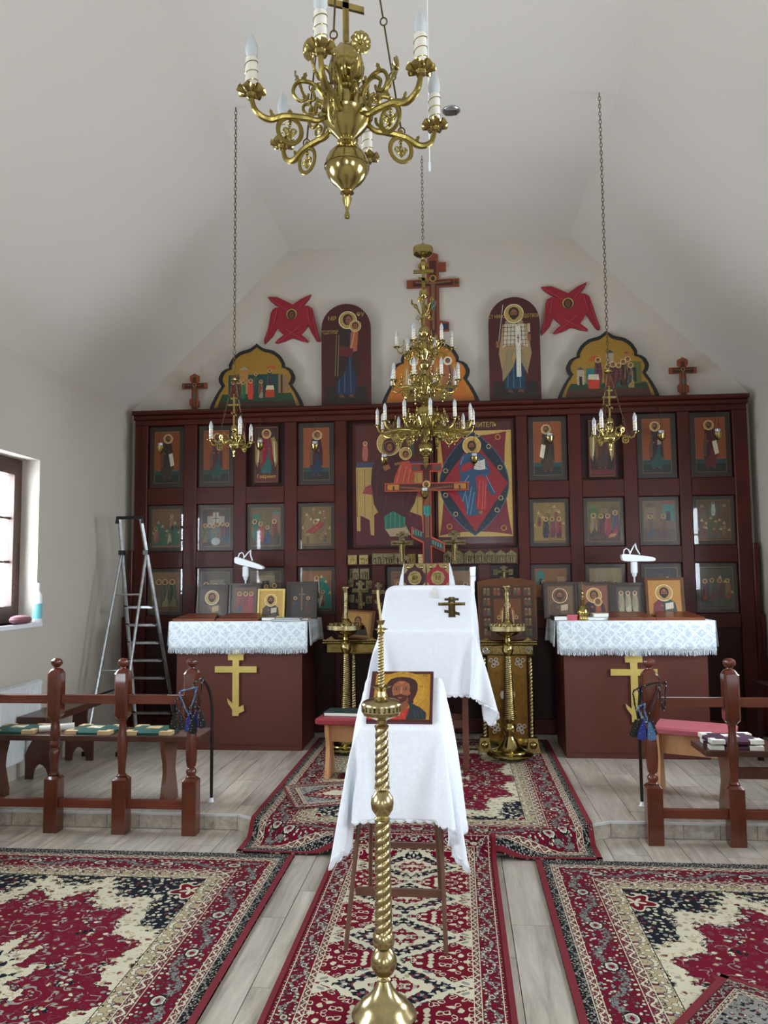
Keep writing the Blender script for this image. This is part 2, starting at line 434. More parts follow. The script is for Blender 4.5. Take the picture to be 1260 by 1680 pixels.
# windows
def window(nm, side, a, b_, z0, z1):
    # local frame: u along wall, built for the left wall then mirrored by rotation
    Wd = b_ - a
    root = tag(bpy.data.objects.new(nm, None), kind='structure'); COL.objects.link(root)
    if side == 'L': root.location = (XL, a, z0); root.rotation_euler = (0, 0, PI / 2)
    elif side == 'R': root.location = (XR, b_, z0); root.rotation_euler = (0, 0, -PI / 2)
    else: root.location = (b_, YF, z0); root.rotation_euler = (0, 0, PI)
    # local: x along, +y outward from the room, z up
    H = z1 - z0; y0, y1 = .14, .20
    m = MB(); f = .07
    m.box(0, Wd, y0, y1, 0, f); m.box(0, Wd, y0, y1, H - f, H); m.box(0, f, y0, y1, f, H - f); m.box(Wd - f, Wd, y0, y1, f, H - f)
    m.build('window_frame', M['frame'], root)
    for (s0, s1) in ((f, Wd / 2), (Wd / 2, Wd - f)):
        m = MB(); q = .055
        m.box(s0, s1, y0 - .015, y1 - .01, f, f + q); m.box(s0, s1, y0 - .015, y1 - .01, H - f - q, H - f)
        m.box(s0, s0 + q, y0 - .015, y1 - .01, f + q, H - f - q); m.box(s1 - q, s1, y0 - .015, y1 - .01, f + q, H - f - q)
        sash = m.build('sash', M['frame'], root)
        m = MB(); m.box(s0 + q, s1 - q, y0 + .018, y0 + .024, f + q, H - f - q); m.build('pane', M['pane'], root)
        for k in (1, 2):
            zz = f + q + (H - 2 * f - 2 * q) * k / 3
            m = MB(); m.box(s0 + q, s1 - q, y0 + .01, y0 + .032, zz - .009, zz + .009); m.build('glazing_bar', M['frame'], sash)
    m = MB(); m.box(-.04, Wd + .04, -.03, .14, -.03, .0); m.build('window_sill', M['white'], root)
    return root
k = 1
for a, b_ in WIN_L: window('window_%d' % k, 'L', a, b_, *WZ); k += 1
for a, b_ in WIN_R: window('window_%d' % k, 'R', a, b_, *WZ); k += 1
for a, b_ in WIN_F: window('window_%d' % k, 'F', a, b_, .9, 2.5); k += 1

# ------------------------------------------------------------ rugs: formula language compiled to shader nodes
class E:
    nt = None
    def __init__(s, v): s.v = v
    @staticmethod
    def op(o, *a, clamp=False):
        n = E.nt.nodes.new('ShaderNodeMath'); n.operation = o; n.use_clamp = clamp
        for i, x in enumerate(a):
            x = x.v if isinstance(x, E) else x
            if hasattr(x, 'node'): E.nt.links.new(x, n.inputs[i])
            else: n.inputs[i].default_value = x
        return E(n.outputs[0])
    def __add__(s, o): return E.op('ADD', s, o)
    __radd__ = __add__
    def __sub__(s, o): return E.op('SUBTRACT', s, o)
    def __rsub__(s, o): return E.op('SUBTRACT', o, s)
    def __mul__(s, o): return E.op('MULTIPLY', s, o)
    __rmul__ = __mul__
    def __truediv__(s, o): return E.op('DIVIDE', s, o)
    def __lt__(s, o): return E.op('LESS_THAN', s, o)
    def __gt__(s, o): return E.op('GREATER_THAN', s, o)
def eabs(a): return E.op('ABSOLUTE', a)
def esin(a): return E.op('SINE', a)
def emin(a, b): return E.op('MINIMUM', a, b)
def emax(a, b): return E.op('MAXIMUM', a, b)
def epp(a, p): return E.op('PINGPONG', a, p)
def esqrt(a): return E.op('SQRT', a)
def eatan(a, b): return E.op('ARCTAN2', a, b)
def vec(x, y, z=0.0):
    n = E.nt.nodes.new('ShaderNodeCombineXYZ')
    for i, c in enumerate((x, y, z)):
        c = c.v if isinstance(c, E) else c
        if hasattr(c, 'node'): E.nt.links.new(c, n.inputs[i])
        else: n.inputs[i].default_value = c
    return n.outputs[0]
def vor(v, scale, feat='F1', out=0, rnd=1.0):
    n = E.nt.nodes.new('ShaderNodeTexVoronoi'); n.feature = feat; n.inputs['Scale'].default_value = scale; n.inputs['Randomness'].default_value = rnd
    n.voronoi_dimensions = '2D'
    E.nt.links.new(v, n.inputs['Vector']); return n.outputs[out]
def nz(v, scale, d=3, dist=0.0): return E(noise(E.nt, v, scale, d, .55, dist))
def sel(mask, a, b): return mixc(E.nt, mask.v, a, b)     # mask 0 -> a, 1 -> b
RED, CREAM, NAVY, GREY, SAGE, BLK, ROSE, TAN = (lin(c) for c in ('6a0420', 'c9c2a8', '10151f', '8d8b85', '77807a', '16161a', '6b3038', 'a89878'))
def florals(v, sc, ground, cols, edge=None, fill=.32):
    # cells: petals of palette colour with a dark outline on the ground
    nt = E.nt
    n = nt.nodes.new('ShaderNodeTexVoronoi'); n.voronoi_dimensions = '2D'; n.inputs['Scale'].default_value = sc
    w = nt.nodes.new('ShaderNodeVectorMath'); w.operation = 'MULTIPLY_ADD'
    nn = nt.nodes.new('ShaderNodeTexNoise'); nn.inputs['Scale'].default_value = sc * .9; nn.inputs['Detail'].default_value = 2; nt.links.new(v, nn.inputs['Vector'])
    nt.links.new(nn.outputs['Color'], w.inputs[0]); w.inputs[1].default_value = (1.1 / sc,) * 3; nt.links.new(v, w.inputs[2])
    nt.links.new(w.outputs[0], n.inputs['Vector'])
    sx = nt.nodes.new('ShaderNodeSeparateColor'); nt.links.new(n.outputs['Color'], sx.inputs[0])
    k = len(cols)
    pc = ramp(nt, sx.outputs[0], [(i / k, c) for i, c in enumerate(cols)], True)
    d = E(n.outputs[0])
    ring = (d > fill)
    base = sel(ring, pc, edge if edge is not None else ground)
    return sel(d > fill + .10, base, ground)
def rugmat(name, Wd, L, kind):
    m, nt, b = newmat(name); E.nt = nt
    uv = nt.nodes.new('ShaderNodeUVMap'); sp = nt.nodes.new('ShaderNodeSeparateXYZ'); nt.links.new(uv.outputs[0], sp.inputs[0])
    u, v = E(sp.outputs[0]), E(sp.outputs[1]); au, av = eabs(u), eabs(v)
    du, dv = Wd / 2 - au, L / 2 - av
    d = emin(du, dv); side = dv < du                   # 1 on the end borders
    t = side * (au - av) + av                          # along the border
    fv = vec(au, av)
    jag = (nz(fv, 26, 3) - .5)
    if kind == 'big':
        # field: nested ragged medallions
        r = esqrt((au / .66) * (au / .66) + (av / 1.02) * (av / 1.02))
        th = eatan(av / 1.02, au / .66)
        scal = eabs(esin(th * 7.0)) * .16 + jag * .32
        rr = r + scal
        field = florals(fv, 34, NAVY, [CREAM, GREY, ROSE, GREY, CREAM, SAGE, CREAM, TAN], BLK, .30)
        creamf = florals(fv, 24, CREAM, [CREAM, TAN, CREAM, TAN, CREAM, GREY, CREAM, ROSE], TAN, .22)
        redf = florals(fv, 23, RED, [CREAM, RED, TAN, RED, GREY, RED, CREAM, RED, ROSE], ROSE, .20)
        clus = E(vor(fv, 5.0, 'F1', 0)) + (nz(fv, 30, 2) - .5) * .3
        redf = sel(clus < .20, redf, florals(fv, 40, RED, [CREAM, GREY, TAN, NAVY, CREAM], NAVY, .34))
        vn = eabs(nz(fv, 9, 2) - .5)
        redf = sel((vn < .012) * (nz(fv, 14, 2) > .5), redf, GREY)
        navyf = florals(fv, 24, NAVY, [GREY, CREAM, NAVY, NAVY, TAN], NAVY, .24)
        for hi_, c_ in ((1.14, creamf), (.97, redf), (.50, creamf), (.34, navyf), (.20, redf)):
            field = sel(rr < hi_ + .014, field, NAVY if hi_ > .4 else CREAM); field = sel(rr < hi_, field, c_)
        # red palmette in the corner pieces
        q = esqrt((au - .60) * (au - .60) + (av - .98) * (av - .98)) + .02 * esin(5.0 * eatan(av - .98, au - .60))
        field = sel(q < .085, field, CREAM); field = sel(q < .072, field, RED); field = sel(q < .03, field, CREAM)
        bands = [(.30, .372, 'tan'), (.255, .30, 'guard'), (.105, .255, 'main'), (.07, .105, 'guard'), (0.0, .07, 'black')]
    elif kind == 'runner':
        P = .40
        pv = epp(v + P * .5, P / 2)                    # 0 at the diamond centre
        dia = au / .27 + pv / .21 + jag * .42 + eabs(esin(au * 70.0)) * .05
        field = florals(vec(au, epp(v, P / 2)), 24, RED, [CREAM, RED, ROSE, CREAM, RED, RED], CREAM, .2)
        cr = florals(vec(au, epp(v, P / 2)), 20, CREAM, [CREAM, TAN, CREAM, GREY], CREAM, .25)
        field = sel(dia < 1.06, field, NAVY); field = sel(dia < 1.03, field, cr)
        nav = florals(vec(au, pv), 36, NAVY, [CREAM, GREY, CREAM, ROSE], NAVY, .34)
        field = sel(dia < .86, field, nav)
        field = sel(dia < .60, field, cr)
        field = sel(dia < .40, field, florals(vec(au, pv), 40, RED, [CREAM, GREY, RED], CREAM, .25))
        field = sel(dia < .16, field, CREAM)
        # cream tongues from the sides
        tg = (eabs(.30 - au)) / .10 + eabs(pv - .04) / .055 + jag * .5
        field = sel(tg < .8, field, cr)
        bands = [(.118, .145, 'guard'), (.042, .118, 'main'), (0.0, .042, 'black2')]
    else:  # little prayer rug
        r = eabs(u) / (Wd * .27) + eabs(v) / (L * .30) + jag * .25
        field = florals(fv, 46, GREY, [CREAM, GREY, NAVY, ROSE], NAVY, .24)
        field = sel(r < 1.25, field, NAVY); field = sel(r < 1.15, field, florals(fv, 34, RED, [RED, CREAM, RED, TAN], CREAM, .2))
        field = sel(r < .5, field, CREAM)
        bands = [(.075, .095, 'guard'), (.03, .075, 'main'), (0.0, .03, 'guard')]
    col = field
    for (lo, hi, bk) in bands:
        p = (hi - lo)
        bt = vec(epp(t, p * 1.4), d)
        if bk == 'black':
            c = florals(bt, 75, BLK, [GREY, CREAM, GREY, BLK], BLK, .28)
            c = sel(nz(bt, 60, 2) > .56, c, GREY)
        elif bk == 'black2':
            c = florals(bt, 110, RED, [CREAM, BLK, CREAM, RED], BLK, .3)
        elif bk == 'guard':
            zz = eabs(d - (lo + hi) / 2 + esin(t * (2 * PI / (p * 1.6))) * (p * .26))
            c = florals(bt, 95, ROSE, [CREAM, CREAM, GREY, RED], BLK, .28)
            c = sel(zz < p * .11, c, CREAM)
        elif bk == 'tan':
            c = florals(bt, 36, TAN, [TAN, CREAM, CREAM, GREY, CREAM, ROSE], NAVY, .34)
        else:
            c = florals(bt, 48 if kind == 'big' else 70, RED, [CREAM, RED, SAGE, ROSE, CREAM, GREY], NAVY, .30)
            wv = esin(t * (2 * PI / (p * 2.4))) * (p * .25)
            zz = eabs(d - (lo + hi) / 2 + wv + (nz(bt, 70, 2) - .5) * (p * .55) + jag * (p * .3))
            c = sel(zz < p * .10, c, BLK); c = sel(zz < p * .07, c, SAGE if kind == 'big' else GREY); c = sel((zz < p * .08) * (nz(bt, 55, 2) > .56), c, ROSE if kind == 'big' else CREAM)
            # ovals along the band
            oo = esqrt((epp(t, p * 1.2) / (p * .26)) * (epp(t, p * 1.2) / (p * .26)) + ((d - (lo + hi) / 2) / (p * .20)) * ((d - (lo + hi) / 2) / (p * .20)))
            oo = oo + (nz(bt, 90, 1) - .5) * .5; c = sel(oo < 1.05, c, BLK); c = sel(oo < .82, c, CREAM); c = sel(oo < .60, c, GREY); c = sel(oo < .35, c, RED)
        msk = (d < hi) * (d > lo)
        col = sel(msk, col, c)
        col = sel((d > hi - .0035) * (d < hi), col, CREAM if bk != 'tan' else NAVY)
    # worn, slightly uneven pile
    col = mixc(nt, 1.0, col, ramp(nt, nz(vec(u, v), 5, 4).v, [(.3, (.88, .88, .88, 1)), (.7, (1, 1, 1, 1))]), 'MULTIPLY')
    nt.links.new(col, b.inputs['Base Color']); b.inputs['Roughness'].default_value = .95; b.inputs['Specular IOR Level'].default_value = .15
    nt.links.new(bump(nt, nz(vec(u, v), 900, 1).v, .35, .002), b.inputs['Normal'])
    return m
def rug(name, label, group, Wd, L, kind, surf, cx, cy, rz=0, nu=24, nv=40, bind=.03, mat=None, ends=False):
    """surf(x, y) -> (x, y, z) drapes the flat rug; x, y are plan coordinates"""
    root = empty(name, (0, 0, 0), 0, label, 'rug', group)
    c, s = math.cos(rz), math.sin(rz)
    def P(u, v, off=0):
        x, y = cx + u * c - v * s, cy + u * s + v * c
        q = Vector(surf(x, y)); q.z += off; return q
    me = bpy.data.meshes.new('pile'); vs = []; uvs = []
    T = .009
    for j in range(nv + 1):
        for i in range(nu + 1):
            u = -Wd / 2 + Wd * i / nu; v = -L / 2 + L * j / nv
            vs.append(P(u, v, T)); uvs.append((u, v))
    fs = []
    for j in range(nv):
        for i in range(nu):
            a = j * (nu + 1) + i; fs.append((a, a + 1, a + nu + 2, a + nu + 1))
    nb = len(vs); rim = [i for i in range(nu + 1)] + [j * (nu + 1) + nu for j in range(1, nv + 1)] + [nv * (nu + 1) + i for i in range(nu - 1, -1, -1)] + [j * (nu + 1) for j in range(nv - 1, 0, -1)]
    for r_ in rim: vs.append(Vector(vs[r_]) - Vector((0, 0, T - .0005))); uvs.append(uvs[r_])
    k = len(rim)
    for i in range(k): fs.append((rim[i], nb + i, nb + (i + 1) % k, rim[(i + 1) % k]))
    me.from_pydata([tuple(p) for p in vs], [], fs)
    ul = me.uv_layers.new(name='UVMap')
    buf = []
    for l in me.loops: buf.extend(uvs[l.vertex_index])
    ul.data.foreach_set('uv', buf)
    me.polygons.foreach_set('use_smooth', [True] * len(me.polygons)); me.materials.append(mat)
    o = bpy.data.objects.new('pile', me); COL.objects.link(o); o.parent = root
    # red overlocked edges
    m = MB()
    def edge(pts, inward):
        n = len(pts); vv = []; ff = []
        for (p_, q_) in zip(pts, inward): 
            vv += [p_ + Vector((0, 0, .0012)), q_ + Vector((0, 0, .0012)), p_ - Vector((0, 0, .0085))]
        for i in range(n - 1):
            a = 3 * i; ff += [(a, a + 1, a + 4, a + 3), (a + 2, a, a + 3, a + 5)]
        m.add(vv, ff)
    for sgn in (-1, 1):
        pts = [P(sgn * Wd / 2 * 1.0, -L / 2 + L * j / nv, T) for j in range(nv + 1)]
        inn = [P(sgn * (Wd / 2 - bind), -L / 2 + L * j / nv, T) for j in range(nv + 1)]
        edge(pts, inn); m.build('binding', M['rededge'], root); m = MB()
    if ends:
        for sgn in (-1, 1):
            pts = [P(-Wd / 2 + Wd * i / nu, sgn * L / 2, T) for i in range(nu + 1)]
            inn = [P(-Wd / 2 + Wd * i / nu, sgn * (L / 2 - bind * .8), T) for i in range(nu + 1)]
            edge(pts, inn); m.build('binding', M['rededge'], root); m = MB()
    return root
BIGM = rugmat('persian_pattern_large', 2.0, 3.0, 'big')
rug('persian_rug', 'large red and navy patterned rug on the lower floor left of the runner', 'large medallion rugs', 2.0, 3.0, 'big', lambda x, y: (x, y, .001), -1.905, 2.865, 0, mat=BIGM)
rug('persian_rug', 'large red and navy patterned rug on the lower floor right of the runner', 'large medallion rugs', 2.0, 3.0, 'big', lambda x, y: (x, y, .001), 1.375, 2.875, 0, mat=BIGM)
STM = rugmat('persian_pattern_stage', 1.96, 2.64, 'big')
def stage_surf(x, y):
    e = fy(x); z = SH + .0016
    if y >= e: return (x, y, z)
    d = e - y                      # length hanging past the step edge
    k = min(1, d / .13); kk = k * k * (3 - 2 * k)
    return (x, e - d * .93, max(.004, z - (.088) * kk))
rug('persian_rug', 'patterned red rug on the raised altar platform, corners drooping over the step', 'large medallion rugs', 1.96, 2.64, 'big', stage_surf, CX - .01, 4.37 + 1.32, 0, nu=60, nv=110, mat=STM, ends=True)
RUNM = rugmat('persian_pattern_runner', .87, 4.2, 'runner')
def run_surf(x, y):
    y0 = 4.31
    if y < y0: return (x, y, .001)
    s = y - y0                      # climbs the riser then lies on the step
    if s < .07: a = s / .07; return (x, y0 + .055 * a, .001 + .03 * a * a)
    if s < .16: a = (s - .07) / .09; return (x, y0 + .055 + .022 * a, .031 + .075 * a)
    if s < .22: a = (s - .16) / .06; return (x, y0 + .077 + .055 * a, .106 + .006 * math.sin(a * PI * .5))
    a = s - .22; return (x, y0 + .132 + a * .5, max(SH - .008, .112 - a * .5))
rug('runner_rug', 'long narrow red runner rug with cream and navy diamonds running up to the step', None, .87, 4.2, 'runner', run_surf, CX - .018, 2.43, 0, nu=16, nv=280, mat=RUNM, bind=.022)
PRM = rugmat('prayer_rug_pattern', .54, .62, 'prayer')
rug('prayer_rug', 'small angled patterned rug lying on the platform rug beside the red-topped stool', None, .54, .62, 'prayer', lambda x, y: (x, y, SH + .0125), -.812, 5.22, R(-70), nu=4, nv=6, mat=PRM, bind=.015, ends=True)
PRM2 = rugmat('prayer_rug_pattern_grey', 1.0, .70, 'prayer')
rug('prayer_rug', 'small angled grey and red rug lying on the right-hand patterned rug at the lower right', None, 1.0, .70, 'prayer', lambda x, y: (x, y, .0125), 1.13, 2.60, R(-37), nu=4, nv=6, mat=PRM2, bind=.03, ends=True)
# ------------------------------------------------------------ painting kit for the icons
SKIN, SKIND, HAIR, HALO = '8a5638', '5e3420', '2c150e', 'b08a48'
class Paint:
    """flat paint layers stacked a hair apart; u right, v up, metres, origin at the lower centre"""
    EPS = .00012
    def __init__(s): s.m = MB(); s.k = 0
    def poly(s, pts, col, k=None):
        if k is None: s.k += 1; k = s.k
        n = len(pts); a = sum(pts[i][0] * pts[(i + 1) % n][1] - pts[(i + 1) % n][0] * pts[i][1] for i in range(n))
        if a < 0: pts = pts[::-1]
        s.m.add([(p[0], -k * s.EPS, p[1]) for p in pts], [tuple(range(n))], col=lin(col)); return s
    def rect(s, x0, x1, z0, z1, col): return s.poly([(x0, z0), (x1, z0), (x1, z1), (x0, z1)], col)
    def ell(s, cx, cz, rx, rz, col, n=18, a0=0, a1=360):
        pts = [(cx + rx * math.cos(R(a0 + (a1 - a0) * i / n)), cz + rz * math.sin(R(a0 + (a1 - a0) * i / n))) for i in range(n + (a1 - a0 < 360))]
        return s.poly(pts, col)
    def ring(s, cx, cz, r, w, col, n=24):
        s.k += 1; y = -s.k * s.EPS
        vs = [(cx + q * math.cos(2 * PI * i / n), y, cz + q * math.sin(2 * PI * i / n)) for q in (r, r - w) for i in range(n)]
        s.m.add(vs, [(i, (i + 1) % n, (i + 1) % n + n, i + n) for i in range(n)], col=lin(col)); return s
    def line(s, x0, z0, x1, z1, w, col):
        d = Vector((x1 - x0, z1 - z0)); d.normalize(); nx_, nz_ = -d.y * w / 2, d.x * w / 2
        return s.poly([(x0 + nx_, z0 + nz_), (x0 - nx_, z0 - nz_), (x1 - nx_, z1 - nz_), (x1 + nx_, z1 + nz_)], col)
    def head(s, x, z, r, hair=HAIR, beard=True, face=SKIN, veil=None, halo=HALO, lean=0):
        if halo: s.ell(x, z, r * 1.75, r * 1.75, halo); s.ring(x, z, r * 1.75, r * .14, 'e2d4b0')
        s.ell(x, z + r * .12, r * .95, r * 1.08, veil or hair)
        s.ell(x + lean * r, z - r * .02, r * .62, r * .82, face)
        if beard and not veil: s.poly([(x - .6 * r, z - .25 * r), (x + .6 * r, z - .25 * r), (x + .35 * r, z - 1.0 * r), (x, z - 1.15 * r), (x - .35 * r, z - 1.0 * r)], hair)
        if r > .012:
            s.line(x - .42 * r, z + .08 * r, x - .1 * r, z + .08 * r, .14 * r, '22100a'); s.line(x + .1 * r, z + .08 * r, x + .42 * r, z + .08 * r, .14 * r, '22100a')
            s.line(x, z + .05 * r, x, z - .3 * r, .1 * r, SKIND); s.line(x - .2 * r, z - .48 * r, x + .2 * r, z - .48 * r, .09 * r, '4a1d14')
        return s
    def saint(s, x, z, h, robe='28384c', mantle='4a2418', beard=True, veil=None, wings=None, book=None, scroll=None, feet=True, facing=0, hi=None, halo=HALO):
        r = h * .062; w = h * .150; hi = hi or robe
        if wings:
            for q in (-1, 1):
                s.poly([(x + q * w * .4, z + h * .80), (x + q * w * 1.2, z + h * .86), (x + q * w * 1.75, z + h * .66), (x + q * w * 1.7, z + h * .3), (x + q * w * 1.35, z + h * .16), (x + q * w * 1.05, z + h * .4), (x + q * w * .8, z + h * .6)], wings)
                for t in (.3, .5, .7): s.line(x + q * w * (1.0 + t * .3), z + h * (.75), x + q * w * (1.15 + t * .3), z + h * .28, w * .05, 'd8c89a')
        if feet:
            for q in (-.4, .4): s.poly([(x + q * w - w * .2, z), (x + q * w + w * .28, z - h * .012), (x + q * w + w * .12, z + h * .04), (x + q * w - w * .1, z + h * .04)], SKIND)
        s.poly([(x - w * .75, z + h * .03), (x + w * .75, z + h * .03), (x + w * .8, z + h * .3), (x + w * .72, z + h * .6), (x + w * .62, z + h * .83), (x - w * .62, z + h * .83), (x - w * .72, z + h * .6), (x - w * .8, z + h * .3)], robe)
        for t in (-.45, -.1, .3): s.line(x + t * w, z + h * .5, x + t * w * 1.3, z + h * .05, w * .09, hi)
        s.poly([(x - w * .68, z + h * .84), (x + w * .1, z + h * .86), (x + w * .35, z + h * .55), (x - w * .1, z + h * .3), (x - w * .95, z + h * .12), (x - w * 1.0, z + h * .45)], mantle)
        s.poly([(x + w * .68, z + h * .84), (x + w * .2, z + h * .86), (x + w * .55, z + h * .6), (x + w * .45, z + h * .36), (x + w * .98, z + h * .2), (x + w * .95, z + h * .55)], mantle)
        for t in (.55, .75): s.line(x - w * t, z + h * .75, x - w * (t + .12), z + h * .25, w * .05, '8a7048')
        for q in (-1, 1): s.ell(x + q * w * .35, z + h * .58, w * .14, w * .12, SKIN)
        if book: s.poly([(x + w * .15, z + h * .52), (x + w * .75, z + h * .54), (x + w * .75, z + h * .64), (x + w * .15, z + h * .63)], book)
        if scroll: s.poly([(x + scroll * w * .25, z + h * .56), (x + scroll * w * .85, z + h * .60), (x + scroll * w * 1.15, z + h * .32), (x + scroll * w * .6, z + h * .28)], 'cfc6ae')
        s.head(x + facing * w * .15, z + h * .925, r, beard=beard, veil=veil, halo=halo, lean=facing * .15)
        return s
    def mountain(s, pts, col, hi):
        s.poly(pts, col)
        for i in range(1, len(pts) - 1):
            p = pts[i]; s.poly([p, (p[0] + .012, p[1] - .03), (p[0] - .02, p[1] - .025)], hi)
    def house(s, x0, x1, z0, z1, col, roof):
        s.rect(x0, x1, z0, z1, col); s.poly([(x0 - .006, z1), (x1 + .006, z1), ((x0 + x1) / 2, z1 + (x1 - x0) * .45)], roof)
        w = (x1 - x0) * .2; s.rect((x0 + x1) / 2 - w, (x0 + x1) / 2 + w, z0, z0 + (z1 - z0) * .55, '1c1414')
    def build(s, name, parent, loc=(0, 0, 0), rot=None):
        return s.m.build(name, M['paint'], parent, loc, rot, sharp=180)

def text(name, body, size, mat, parent, loc, rot=(PI / 2, 0, 0), extrude=.0006, align='CENTER', sx=1.0):
    cu = bpy.data.curves.new(name, 'FONT'); cu.body = body; cu.size = size; cu.extrude = extrude; cu.align_x = align; cu.resolution_u = 2
    to = bpy.data.objects.new('tmp', cu); COL.objects.link(to)
    dg = bpy.context.evaluated_depsgraph_get(); me = bpy.data.meshes.new_from_object(to.evaluated_get(dg))
    COL.objects.unlink(to); bpy.data.objects.remove(to)
    me.materials.clear(); me.materials.append(mat)
    o = bpy.data.objects.new(name, me); COL.objects.link(o); o.parent = parent; o.location = loc; o.rotation_euler = rot; o.scale = (sx, 1, 1)
    return o
M['goldpaint'] = simple('gold_lettering', 'b89a58', .4, .2, .05)
M['darkpaint'] = simple('dark_lettering', '3a2410', .5, 0, .05)

# ------------------------------------------------------------ iconostasis
Y0 = 7.27                           # face of the frame
ico = empty('iconostasis', (0, 0, SH), 0, 'large dark mahogany icon screen of square niches across the back wall', 'icon screen')
def zz(z): return z - SH
Cx = [(-2.925, -2.57), (-2.446, -2.088), (-1.972, -1.605), (-1.489, -1.13), (.64, 1.004), (1.12, 1.488), (1.607, 1.97), (2.072, 2.445)]
CC = [(-1.018, -.248), (-.214, .54)]
R1, R2, R3 = (2.347, 2.941), (1.748, 2.187), (1.148, 1.593)
stiles = [(-3.05, -2.925), (-2.57, -2.446), (-2.088, -1.972), (-1.605, -1.489), (-1.13, -1.018), (.54, .64), (1.004, 1.12), (1.488, 1.607), (1.97, 2.072), (2.445, 2.57)]
def part(name, mat, parent, *a, **k):
    m = MB(); m.box(*a, **k); return m.build(name, mat, parent)
for a, b_ in stiles: part('stile', M['maho'], ico, a, b_, Y0, Y0 + .09, zz(.10), zz(2.945), ch=.006)
part('stile', M['maho'], ico, -.248, -.214, Y0 + .01, Y0 + .09, zz(1.742), zz(2.945), ch=.005)
for a, b_ in [(-.79, -.67), (-.35, -.20), (.167, .284)]: part('stile', M['maho'], ico, a, b_, Y0, Y0 + .09, zz(1.145), zz(1.6), ch=.006)
bays = [(stiles[i][1], stiles[i + 1][0]) for i in range(len(stiles) - 1)]
for i, (a, b_) in enumerate(bays):
    if i != 4: part('rail', M['mahoX'], ico, a, b_, Y0 + .004, Y0 + .085, zz(2.187), zz(2.347), ch=.005)
    part('rail', M['mahoX'], ico, a, b_, Y0 + .004, Y0 + .085, zz(1.593), zz(1.746), ch=.005)
    part('rail', M['mahoX'], ico, a, b_, Y0 + .004, Y0 + .085, zz(1.02), zz(1.148), ch=.005)
    part('rail', M['mahoX'], ico, a, b_, Y0 + .004, Y0 + .085, zz(.10), zz(.22), ch=.005)
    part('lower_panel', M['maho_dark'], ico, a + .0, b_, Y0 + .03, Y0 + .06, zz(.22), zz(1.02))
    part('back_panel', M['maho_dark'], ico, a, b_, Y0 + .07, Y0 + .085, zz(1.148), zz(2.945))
part('head_rail', M['mahoX'], ico, -3.05, 2.57, Y0, Y0 + .09, zz(2.945), zz(3.0), ch=.006)
part('cornice', M['mahoX'], ico, -3.06, 2.58, Y0 - .025, Y0 + .10, zz(3.0), zz(3.045), ch=.012)
part('cornice', M['mahoX'], ico, -3.07, 2.59, Y0 - .045, Y0 + .17, zz(3.045), zz(3.085), ch=.012)
for x, s in ((-3.095, 1), (2.565, 1)): part('side_post', M['maho'], ico, x, x + .045, Y0 - .02, Y0 + .08, zz(.10), zz(1.76), ch=.006)
for x in (-3.13, 2.60): part('side_post', M['maho'], ico, x, x + .035, Y0 - .035, Y0 + .07, zz(.10), zz(1.14), ch=.006)
# metal side strip seen at the frame's left edge (white conduit)
part('moulding', M['maho'], ico, -3.0, -2.985, Y0 - .008, Y0 + .002, zz(.24), zz(2.93))

def icon(label, x0, x1, z0, z1, painter, y=Y0 + .045, frame=.03, frame_mat=None, glass=False, group=None, name='framed_icon', ground='7a4a20', tilt=0, border=True, rz=0, thick=.022):
    w, h = x1 - x0, z1 - z0; fm = frame_mat or M['olive']
    root = empty(name, ((x0 + x1) / 2, y, z0), rz, label, 'icon', group); root.rotation_euler = (tilt, 0, rz)
    board = MB(); board.box(-w / 2, w / 2, 0, thick, 0, h); bo = board.build('board', fm, root)
    if frame:
        m = MB(); f = frame
        for (a, b_, c, d) in ((-w / 2, w / 2, 0, f), (-w / 2, w / 2, h - f, h), (-w / 2, -w / 2 + f, f, h - f), (w / 2 - f, w / 2, f, h - f)): m.box(a, b_, -.008, 0, c, d)
        m.build('frame', fm, root)
    P = Paint(); iw, ih = w - 2 * frame, h - 2 * frame
    P.rect(-iw / 2, iw / 2, frame, h - frame, ground)
    painter(P, iw, ih, frame)
    if border:
        e = .004
        for (a, b_, c, d) in ((-iw / 2, iw / 2, frame, frame + e), (-iw / 2, iw / 2, h - frame - e, h - frame), (-iw / 2, -iw / 2 + e, frame, h - frame), (iw / 2 - e, iw / 2, frame, h - frame)): P.rect(a, b_, c, d, '8a6a38')
    P.build('painting', root, (0, -.0005, 0))
    if glass: part('cover_glass', M['glass'], root, -w / 2 + .004, w / 2 - .004, -.016, -.012, .004, h - .004)
    return root
